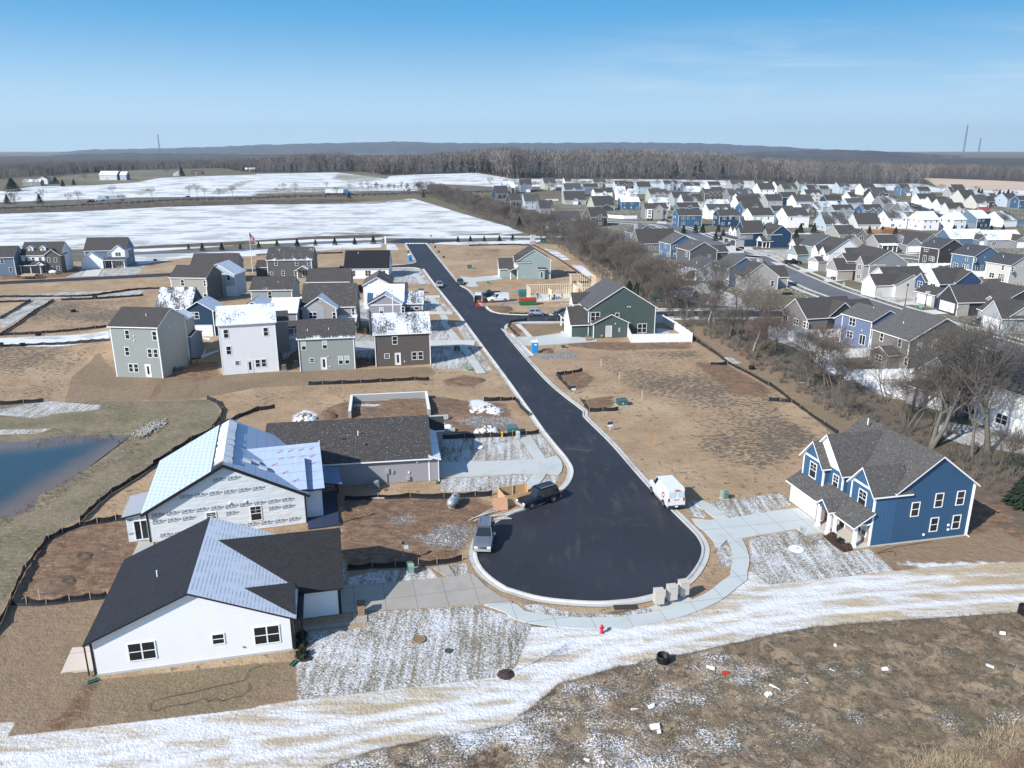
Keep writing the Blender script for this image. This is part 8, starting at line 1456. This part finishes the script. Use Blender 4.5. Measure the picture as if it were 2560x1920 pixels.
def tree_proto(k,cut=1,**kw):
    s=grow(**kw);m1,m2=kw.get('mm',(BARK,TWIG)) if False else ((PALEB,TWIG) if k.startswith('pale') else (BARK,TWIGR if k.startswith('red') else TWIG))
    PROTO[k]=(seg_mesh('trunk',[x for x in s if x[4]<=cut],m1,6),seg_mesh('crown',[x for x in s if x[4]>cut],m2,3),kw['h'])
tree_proto('a',seed=1,h=12,side=.35,lev=6,nb=3,spread=.62);tree_proto('b',seed=5,h=12,side=.3,lev=6,nb=3,spread=.5,stems=2);tree_proto('c',seed=9,h=13,side=.3,lev=6,nb=3,spread=.72,r0=.27);tree_proto('pale',seed=12,h=14,side=.3,lev=6,nb=3,spread=.42,r0=.24);tree_proto('lean',seed=21,h=13,side=.25,lev=6,nb=3,spread=.66,r0=.40,lean=(.55,.1),stems=2)
tree_proto('red',seed=31,h=8,lev=5,nb=3,spread=.7,stems=3,r0=.1,thin=.014);tree_proto('m1',seed=41,h=9,lev=5,nb=3,spread=.6,thin=.022,r0=.15);tree_proto('m2',seed=43,h=9,lev=5,nb=3,spread=.5,stems=2,thin=.022,r0=.14);tree_proto('m3',seed=47,h=9,lev=5,nb=3,spread=.75,thin=.022,r0=.15);tree_proto('slim',seed=51,h=9,lev=4,nb=3,spread=.38,thin=.03,r0=.12);tree_proto('sap',seed=61,h=4.2,lev=3,nb=3,spread=.35,thin=.012,r0=.035)
def tree(k,p,h,label,group=None,rz=None,name='bare_tree',wide=1.):
    rd=random.Random(int(p[0]*7+p[1]*13));tm_,cm,hh=PROTO[k];o=empty(name,(p[0],p[1],tz(p[0],p[1])),rd.uniform(0,6.28) if rz is None else rz,label,'tree',group);s=h/hh;o.scale=(s*wide,s*wide,s);link('trunk',tm_,o);link('crown',cm,o);return o
NEAR=[('c','B3',1900,1430,18.5,'big spreading bare tree nearest the blue house roof'),('lean','B3',1400,1380,16,'grey leaning bare tree bending right behind the blue house'),('a','B3',1760,1450,13,'thin bare tree just left of the big one behind the blue house'),('c','B3',1240,1070,12,'low wide bare tree with many crooked stems, left of the leaning tree'),('pale','B3',2130,1250,17,'tall bare tree against the white house at the right edge'),('b','B3',1620,1150,15,'forked bare tree between the leaning and the big tree'),
        ('a','B3',490,850,9.5,'slender bare tree leaning in front of the violet house'),('b','B3',545,870,8,'short twin-stemmed bare tree beside the violet house fence'),('a','B3',625,915,8,'straight young bare tree below the violet house'),('b','B3',1020,980,9,'twiggy bare tree before the dark taupe house'),('pale','B2',1700,300,14.5,'left tall pale-barked tree of the pair at the side street end'),('pale','B2',1742,320,15.5,'right tall pale-barked tree of the pair at the side street end'),('c','B2',1880,410,15,'tall spreading bare tree before the stone-clad house'),('pale','B2',2085,540,12.5,'lone pale bare tree above the right silt fence'),('a','B2',1960,460,12,'bare tree between the spreading and the lone pale tree'),
        ('c','G1',680,1150,11,'vase-shaped bare tree behind the green cabinet'),('b','G1',470,1090,10,'bare tree left of the vase-shaped one behind the green house'),('a','G1',240,1095,11,'pale-trunked bare tree at the hedgerow edge by the straw patch'),('c','F1',1650,1500,15,'broad dark bare tree, the biggest of the middle hedgerow'),('b','F1',1400,1400,14,'dense bare tree at the left of the middle hedgerow'),('c','F1',1850,1560,13,'dense bare tree right of the biggest in the middle hedgerow'),('a','F1',835,1070,11,'pale-trunked tree standing out of the hedgerow by the frontage road')]
for k,T_,x,y,h,lab in NEAR:tree(k,at(q(T_,x,y)),h,lab,'bare trees of the long hedgerow',{'lean':.2}.get(k))
HL=smoothline(ats(q('S',1062,482,1120,498,1180,520,1250,545,1330,572,1400,596,1460,625,1520,665,1590,715,1680,765,1775,815,1870,860,1960,915,2070,980,2180,1040,2300,1095,2420,1150,2580,1225)),1.0)
rd=random.Random(77);n_t=0;i=0;PL=[(o.location.x,o.location.y) for o in bpy.data.objects if o.name.startswith('bare_tree')]
WH_=['by the highway end','beside the snowy field','beside the far field corner','by the frontage road','beyond the green-grey house','behind the timber frame','behind the dark green house','at the side street end','above the large bare lot','behind the blue house']
spots=[]
while i<len(HL)-1:
    p=HL[i];far_=p.y>300;W_=9 if far_ else (7 if p.y>200 else 4);q2=p+Vector((rd.uniform(-W_,W_*.9),rd.uniform(-W_,W_),0));i+=rd.choice([2,3,3,4]) if p.y>190 else rd.choice([3,4,5])
    if min([(q2.x-a)**2+(q2.y-b_)**2 for a,b_ in PL]+[99])<3:continue
    spots.append(q2);PL.append((q2.x,q2.y))
cnt={}
for j,p in enumerate(spots):
    f=min(9,int(10*j/len(spots)));cnt[f]=cnt.get(f,0)+1;r_=rd.random();far_=p.y>300
    k=rd.choice(['m1','m2','m3']) if p.y>240 else rd.choice(['a','b','red','red','m2']);h=rd.uniform(7.5,10.5) if far_ else (rd.uniform(8,12.5) if p.y>175 else rd.uniform(6,10.5))
    tree(k,p,h,'%s bare %s tree in the hedgerow %s, from its far end'%((ORD+['%dth'%z for z in range(16,60)])[cnt[f]-1],'reddish' if k=='red' else 'brown',WH_[f]),'bare trees of the long hedgerow')
for g_,T_,L_,k,h in (('thin roadside trees along the highway','A1',[(930+i*21+(i*37)%13,555) for i in range(23)],'slim',8.5),('bare trees behind the farthest rank of houses','A2',[(380,520),(420,515),(560,510),(620,512),(690,505),(760,510),(840,515),(985,510),(1130,510),(1250,512),(1390,515),(1430,512),(1520,512),(1620,512),(1700,515),(1760,512),(1850,515),(1960,520),(2080,520),(2160,525),(140,520),(200,515),(1050,505),(1330,505),(1570,506),(20,510)],'m1',9.),('bare trees behind the farthest rank of houses','A3',[(120,530),(240,525),(300,530),(640,540),(700,540),(760,542),(1010,548),(1110,545),(1260,560),(1330,560),(1490,565),(1670,580),(1790,580),(1960,600),(2130,610)],'m3',9.),
                          ('bare trees round the farm fields','A0',[(380,645),(100,640),(135,650),(1450,425),(2025,398),(1640,596),(1700,596),(1770,598),(1890,596),(2010,592),(1320,610),(985,585),(680,640),(590,650),(330,700),(125,715),(1050,665),(730,470)],'m1',10.),('bare trees round the farm fields','A1',[(340,572),(180,575),(240,578),(610,530),(805,545),(700,600),(2030,510),(2150,505)],'m3',9.)):
    for j,(x,y) in enumerate(L_):
        pp=at(q(T_,x,y));n=len(L_);tree(k,pp,h*(1.5 if (T_,x) in (('A0',1450),('A0',2025)) else 1)*random.Random(j).uniform(.6,1.1),'%s from left of the %s'%((ORD+['%dth'%z for z in range(16,60)])[j],{'A1slim':'thin trees in the roadside row','A2m1':'small bare trees behind the far houses in the middle','A3m3':'small bare trees behind the far houses at right','A0m1':'scattered bare trees in the left farm fields','A1m3':'scattered bare trees in the central far fields'}[T_+k]),g_)
tree('sap',at(q('D1',2180,838)),4.4,'slim bare sapling in a dark mulch ring at the snow edge');tree('sap',at(q('C1',1928,268)),3.6,'slim bare sapling in the snowy lawn by the yellow hydrant');tree('sap',at(q('C3',245,1150)),2.8,'tiny bare sapling in the front lawn of the blue house');heap('dark mulch mound round the sapling',q('D1',2160,845),.7,.3,plain((.05,.035,.03),.9),20,'mulch_mound','mound')
for j,(T_,x,y) in enumerate((('G2',1060,850),('G2',1715,1090),('G3',330,1290),('G2',845,790),('G5',1245,470))):tree('sap',at(q(T_,x,y)),3.6,'young street tree in the older subdivision, %s from left'%ORD[j],'young street trees')
# evergreens: whorled needle sprays on a stem
def fir_mesh(seed,n=900,dens=1.):
    rd=np.random.RandomState(seed);z=rd.rand(n)**.8;a=rd.rand(n)*6.283;r=(1-z)*(.36+.05*rd.randn(n))*(.35+.65*rd.rand(n)**.4)+.01;z=z*.95+.05-r*.12;s=.05+.05*rd.rand(n);c=np.stack([r*np.cos(a),r*np.sin(a),z],1)
    u=np.stack([np.cos(a),np.sin(a),-.35+.2*rd.randn(n)],1)*s[:,None];w=np.stack([-np.sin(a),np.cos(a),.2*rd.randn(n)],1)*s[:,None]*.55
    return npmesh('crown',np.stack([c-u*.6-w,c-u*.6+w,c+u],1).reshape(-1,3),np.arange(3*n).reshape(-1,3),plain((.022,.036,.022),.9,0.,.5,3.))
FIR=[fir_mesh(1),fir_mesh(2),fir_mesh(3,1500)];b=MB();b.tube((0,0,0),(0,0,.9),.025,.008,6);FTR=b.mesh('trunk',BARK)
FIRS=[('A1',[(25,1037),(183,1020),(357,1024),(515,1014),(682,1010),(853,1004),(1015,1000),(1745,984),(1853,980),(1972,980),(2103,976)],2.9,'small spruce in the frontage planting left and right of the junction'),('A0',[(1630,1048),(1750,1060),(1918,1055),(2078,1045)],2.6,'small spruce on the frontage berm behind the far left houses'),('F1',[(60,1190),(287,1185)],2.8,'small spruce on the frontage left of the pillar sign'),('F2',[(1718,1180),(1845,1175),(1495,1050),(1765,1045),(1370,1050),(1165,1060)],4.,'spruce along the frontage by the blue and navy houses'),
        ('F3',[(1030,1165),(1345,1055),(1110,1050),(1340,310),(1575,318)],4.,'spruce behind the navy pillared house row'),('F4',[(225,1075),(680,1075),(1890,1075),(2105,1095)],3.6,'spruce along the frontage behind the lilac ranch'),('F5',[(580,1425),(860,1435),(1150,1455),(1435,1445),(1705,1455),(1165,480),(1237,500),(1640,545),(1730,548),(1835,540),(1930,540)],4.2,'spruce at the far right frontage'),('A0',[(110,545),(480,480),(545,505),(640,495),(1572,415),(2150,370),(345,650),(65,655),(725,385),(830,385),(1150,355),(1040,360)],6.,'dark evergreen in the farm fields'),('A1',[(805,608),(1448,600),(2190,590)],5.,'lone dark evergreen by the highway bank'),('G1',[(225,1195),(365,1240),(1372,1320),(40,780)],3.2,'dark evergreen shrub in the hedgerow behind the green house'),('F1',[(400,960),(1540,1440),(1900,1600)],6.,'dark cedar in the middle hedgerow'),('C3',[(2190,770)],3.6,'dark green cedar at the right edge beyond the blue house')]
for T_,L_,h,lab in FIRS:
    for j,(x,y) in enumerate(L_):
        pp=at(q(T_,x,y));s=h*random.Random(j*3+x).uniform(.75,1.15)*(1.5 if (x,y) in ((110,545),(1572,415)) else 1);o_=empty('evergreen_tree',(pp.x,pp.y,tz(pp.x,pp.y)),j*1.3,lab if len(L_)==1 else '%s %s'%(ORD[j],lab),'tree','evergreens '+T_+str(int(h)));wd_=1.5 if T_ in ('G1','C3') else (1.9 if (x,y) in ((110,545),(480,480)) else 1.1);o_.scale=(s*wd_,s*wd_,s);link('trunk',FTR,o_);link('crown',FIR[j%3],o_)
# low shrubs beside houses
def shrub_mesh(seed,c): 
    rd=np.random.RandomState(seed);n=260;v=rd.randn(n,3);v /= np.linalg.norm(v,axis=1)[:,None];v[:,2]=np.abs(v[:,2]);v *= (.7+.3*rd.rand(n))[:,None]*.5;u=rd.randn(n,3)*.07;w=rd.randn(n,3)*.07;return npmesh('shrub',np.stack([v-u,v+u,v+w],1).reshape(-1,3),np.arange(3*n).reshape(-1,3),plain(c,.9,0.,.4))
SHM=[shrub_mesh(1,(.03,.035,.02)),shrub_mesh(2,(.10,.06,.04))]
for j,(T_,x,y,s,lab) in enumerate((('C3',555,1040,.9,'small brown shrub in the mulch bed, nearest the portico'),('C3',625,1090,.9,'tan shrub in the middle of the porch mulch bed'),('C3',690,1140,1.0,'green shrub at the camera end of the porch mulch bed'),('D1',395,520,.9,'dark shrub at the back of the ranch house end bed'),('D1',400,600,1.,'dark shrub in the middle of the ranch house end bed'),('D1',400,690,1.1,'dark shrub at the front of the ranch house end bed'),('G3',85,970,1.2,'left dark shrub before the stone bay of the grey house'),('G3',155,990,1.2,'right dark shrub before the stone bay of the grey house'),('G3',450,1140,1.3,'dark shrub by the white ranch garage, front one'),('G3',460,1080,1.3,'dark shrub by the white ranch garage, back one'),('F4',730,1345,1.5,'round dark shrub left of the lilac ranch garage door'),('F4',945,1345,1.6,'round dark shrub right of the lilac ranch garage door'),('G2',835,1220,1.3,'left dark shrub beside the stone-clad house wing'),('G2',880,1220,1.3,'middle dark shrub beside the stone-clad house wing'),('G2',940,1220,1.3,'right dark shrub beside the stone-clad house wing'),('F2',555,835,1.6,'dark shrubs under the stone-grey house bay, left'),('F2',610,838,1.6,'dark shrubs under the stone-grey house bay, right'),('A1',745,1240,3.4,'tall upright shrub beside the white house with black roof'))):
    pp=at(q(T_,x,y));o_=link('shrub',SHM[(j+1)%2 if j<3 else 0],None,(pp.x,pp.y,tz(pp.x,pp.y)));o_.scale=(s,s,s);tag(o_,lab,'shrub','low shrubs at the houses')
# undergrowth, uncountable: bare stems and briars under the hedgerow and on the highway bank
def scatter_segs(name,label,pts,hs,ns,m,wid=.018,seed=0,bend=.35):
    rd=np.random.RandomState(seed);P=np.asarray(pts);n=len(P);h=hs[0]+(hs[1]-hs[0])*rd.rand(n) if isinstance(hs,tuple) else hs*(.35+.65*rd.rand(n));V=[];base=np.repeat(P,ns,0);H=np.repeat(h,ns)*(.5+.5*rd.rand(n*ns));a=rd.rand(n*ns)*6.283;l=bend*rd.rand(n*ns)*H;base=base+np.c_[rd.randn(n*ns,2)*np.repeat(h,ns)[:,None]*.12,np.zeros(n*ns)]
    tip=base+np.stack([l*np.cos(a),l*np.sin(a),H],1);b2=rd.rand(n*ns)*6.283;w=np.stack([np.cos(b2),np.sin(b2),0*b2],1)*(wid*(.5+rd.rand(n*ns)))[:,None];mid=base*.5+tip*.5+np.c_[rd.randn(n*ns,2)*H[:,None]*.06,np.zeros(n*ns)]
    V=np.stack([base-w,base+w,mid+w*.7,mid-w*.7,tip],1).reshape(-1,3);k=np.arange(n*ns)[:,None]*5;F=np.concatenate([k+np.array([[0,1,2]]),k+np.array([[0,2,3]]),k+np.array([[3,2,4]])]);T_=np.repeat(rd.rand(n*ns),5)
    return tag(link(name,npmesh(name,V,F,m,attrs={'tone':T_})),label,kind='stuff')
def m_tone(nm,c1,c2,c3=None):
    t=NT(nm);a=t.N('Attribute',attribute_name='tone').outputs['Fac'];c=t.mix(a,c1,c2)
    if c3:c=t.mix(t.ss(t.noise(t.vec('pos'),.18,4),.52,.62),c,c3)
    return t.out(c,.9)
U=[];rd=random.Random(5)
for p in HL[::1]:
    if p.y>420:k=3
    else:k=6 if p.y<200 else 5
    for _ in range(k):W_=8 if p.y>200 else 5;x,y=p.x+rd.uniform(-W_,W_),p.y+rd.uniform(-W_,W_);U.append((x,y,tz(x,y)))
U=np.array(U)
scatter_segs('undergrowth','tangle of bare briars and weeds under the hedgerow',U,np.where(U[:,1]<200,2.0,3.2),26,m_tone('briar',(.085,.074,.064),(.18,.16,.14),(.19,.145,.125)),.022,1,.7)
U=[]
for p in smoothline(hw,3):
    for _ in range(5):y=p.y-rd.uniform(9,26);U.append((p.x+rd.uniform(-2,2),y,tz(p.x,y)))
scatter_segs('roadside_brush','brown brush on the highway bank',U,(1.,3.),14,m_tone('brush',(.08,.06,.05),(.16,.12,.095)),.06,2,.6)
# dry grass of the foreground slope
def in_poly(P,poly):return seg_sd(P,[(p[0],p[1]) for p in poly])>0
rs=np.random.RandomState(8);brp=ats(LAY['br'][0]);G_=np.c_[rs.uniform(-12,62,90000),rs.uniform(33,72,90000)];G_=G_[in_poly(G_,brp)];dn=vnoise(G_[:,0],G_[:,1],3.,11)+.6*vnoise(G_[:,0],G_[:,1],.9,12);tall=sstep(G_[:,0]*.8-(G_[:,1]-38)*2.0,8,24);G_=G_[(dn+tall*.55)>.62];tall=sstep(G_[:,0]*.8-(G_[:,1]-38)*2.0,8,24)
GM=m_tone('dry_grass',(.10,.075,.05),(.34,.265,.18),(.14,.10,.07));GM2=m_tone('straw_grass',(.30,.23,.14),(.52,.42,.28),(.30,.20,.14))
zg=np.zeros(len(G_));a1=G_[tall<.5];a2=G_[tall>=.5]
scatter_segs('dry_grass','matted brown winter grass and weeds of the foreground slope',np.c_[a1,np.full(len(a1),-.05)],(.2,.55),6,GM,.013,3,1.2);scatter_segs('straw_grass','long pale straw grass in the bottom right corner',np.c_[a2,np.full(len(a2),-.05)],(.4,.9),8,GM2,.014,4,1.5)
U=[]; 
for p in smoothline(ats(q('C0',0,900,200,820,400,700,700,500,950,380,1200,330)+q('B0',1050,1290,700,1280,300,1320)),.5):
    for _ in range(4):x,y=p.x+rd.uniform(-1.2,1.2),p.y+rd.uniform(-1.2,1.2);U.append((x,y,-.35))
scatter_segs('pond_edge_grass','dry grass at the pond edge',U,(.2,.6),8,GM,.012,6,1.)
# ---------------------------------------------------------------- the far woods: one mass of bare trees with dark cedars among them
def woods():
    rs=np.random.RandomState(4);protos=[]
    for s in range(5):
        sg=grow(seed=200+s,h=1.,lev=3,nb=3,spread=.42,r0=.012,thin=.0045);sg=sg[:];rr=random.Random(s);rr.shuffle(sg);sg=[x for x in sg if x[4]<=1]+[x for x in sg if x[4]>1][:85]
        A=np.array([x[0] for x in sg]);B=np.array([x[1] for x in sg]);r=np.array([max(x[2],.0055) for x in sg]);d=B-A;a=rs.rand(len(sg))*6.283;w=np.stack([np.cos(a),np.sin(a),0*a],1);w-=(w*d).sum(1)[:,None]*d/((d*d).sum(1)[:,None]+1e-9);w=w/(np.linalg.norm(w,axis=1)[:,None]+1e-9)*r[:,None];protos.append(np.stack([A-w,A+w,B+w*.6,B-w*.6],1).reshape(-1,3))
    topl=[(-700,412),(0,404),(200,398),(400,394),(600,393),(690,381),(760,376),(850,374),(905,385),(1000,379),(1150,371),(1280,363),(1400,367),(1500,363),(1650,366),(1780,371),(1870,386),(2000,392),(2150,396),(2300,402),(2560,408),(3300,425)];tx,ty=zip(*topl)
    edge=ats(q('A0',-2300,455,0,442,600,402,1100,368,1900,348,2212,385)+q('A1',900,378,1120,405,1900,388,2212,430)+q('A2',0,437,1300,442,2212,458)+q('A3',0,478,1330,500));back=ats(q('A3',1330,425,2212,462,4500,540))
    pts=[]
    for line,dep,den in ((smoothline(edge,8),170,17),(smoothline(back,8),150,15)):
        for p in line:
            for _ in range(int(den*max(.3,min(1.5,p.y/900)))):f=rs.rand()**1.4;D=p.y+f*dep;s=D/p.y;pts.append((p.x*s+rs.uniform(-6,6),D+rs.uniform(-3,3),f))
    V,Fc,tone,MI=[],[],[],[];k=0;CV,CF=[],[];kc=0
    for x,y,f in pts:
        px_,_=proj(x,y,9);yt=np.interp(px_,tx,ty)+rs.gamma(1.5,2.2)+(1-f)*5;v=(yt-CY)/F_PX;dz=(-st-v*ct)/(ct-v*st);zt=CAM_H+y*dz;z0=tz(x,y)-.3;h=min(max(zt-z0,7),40)
        if rs.rand()<(.10 if px_<1750 else .03) and f<.5:
            hh=h*rs.uniform(.35,.7);n=90;zz=rs.rand(n)**.8;a=rs.rand(n)*6.283;r=(1-zz)*.26*(.4+.6*rs.rand(n))+.02;c=np.stack([r*np.cos(a),r*np.sin(a),zz],1)*hh+np.array([x,y,z0]);u=rs.randn(n,3)*hh*.05;w=rs.randn(n,3)*hh*.05;CV.append(np.stack([c-u,c+u,c+w],1).reshape(-1,3));CF.append(np.arange(3*n).reshape(-1,3)+kc);kc+=3*n;continue
        P=protos[rs.randint(5)];a=rs.rand()*6.283;c,s=math.cos(a),math.sin(a);wd_=h*rs.uniform(.75,1.1);Q=np.stack([(P[:,0]*c-P[:,1]*s)*wd_+x,(P[:,0]*s+P[:,1]*c)*wd_+y,P[:,2]*h+z0],1);V.append(Q);n=len(Q);Fc.append(np.arange(n).reshape(-1,4)+k);k+=n;tone.append(np.full(n,rs.rand()**1.5))
    tag(link('bare_woods',npmesh('bare_woods',np.concatenate(V),np.concatenate(Fc),m_tone('far_bark',(.085,.075,.072),(.27,.235,.21)),attrs={'tone':np.concatenate(tone)})),'wide belt of bare brown woods below the hills',kind='stuff')
    tag(link('cedar_woods',npmesh('cedar_woods',np.concatenate(CV),np.concatenate(CF),plain((.025,.035,.028),.9))),'dark cedars scattered through the bare woods',kind='stuff')
woods()
# ---------------------------------------------------------------- haze
b=MB();b.box(-14000,14000,-500,11500,-6,330)
hm=bpy.data.materials.new('haze');hm.use_nodes=True;hn=hm.node_tree;hn.nodes.remove(hn.nodes['Principled BSDF']);pv=hn.nodes.new('ShaderNodeVolumePrincipled');pv.inputs['Color'].default_value=(.70,.86,1,1);pv.inputs['Density'].default_value=7e-5;pv.inputs['Anisotropy'].default_value=.2;hn.links.new(pv.outputs[0],hn.nodes['Material Output'].inputs['Volume'])
tag(b.build('haze',hm),kind='stuff',label='thin bluish winter haze')
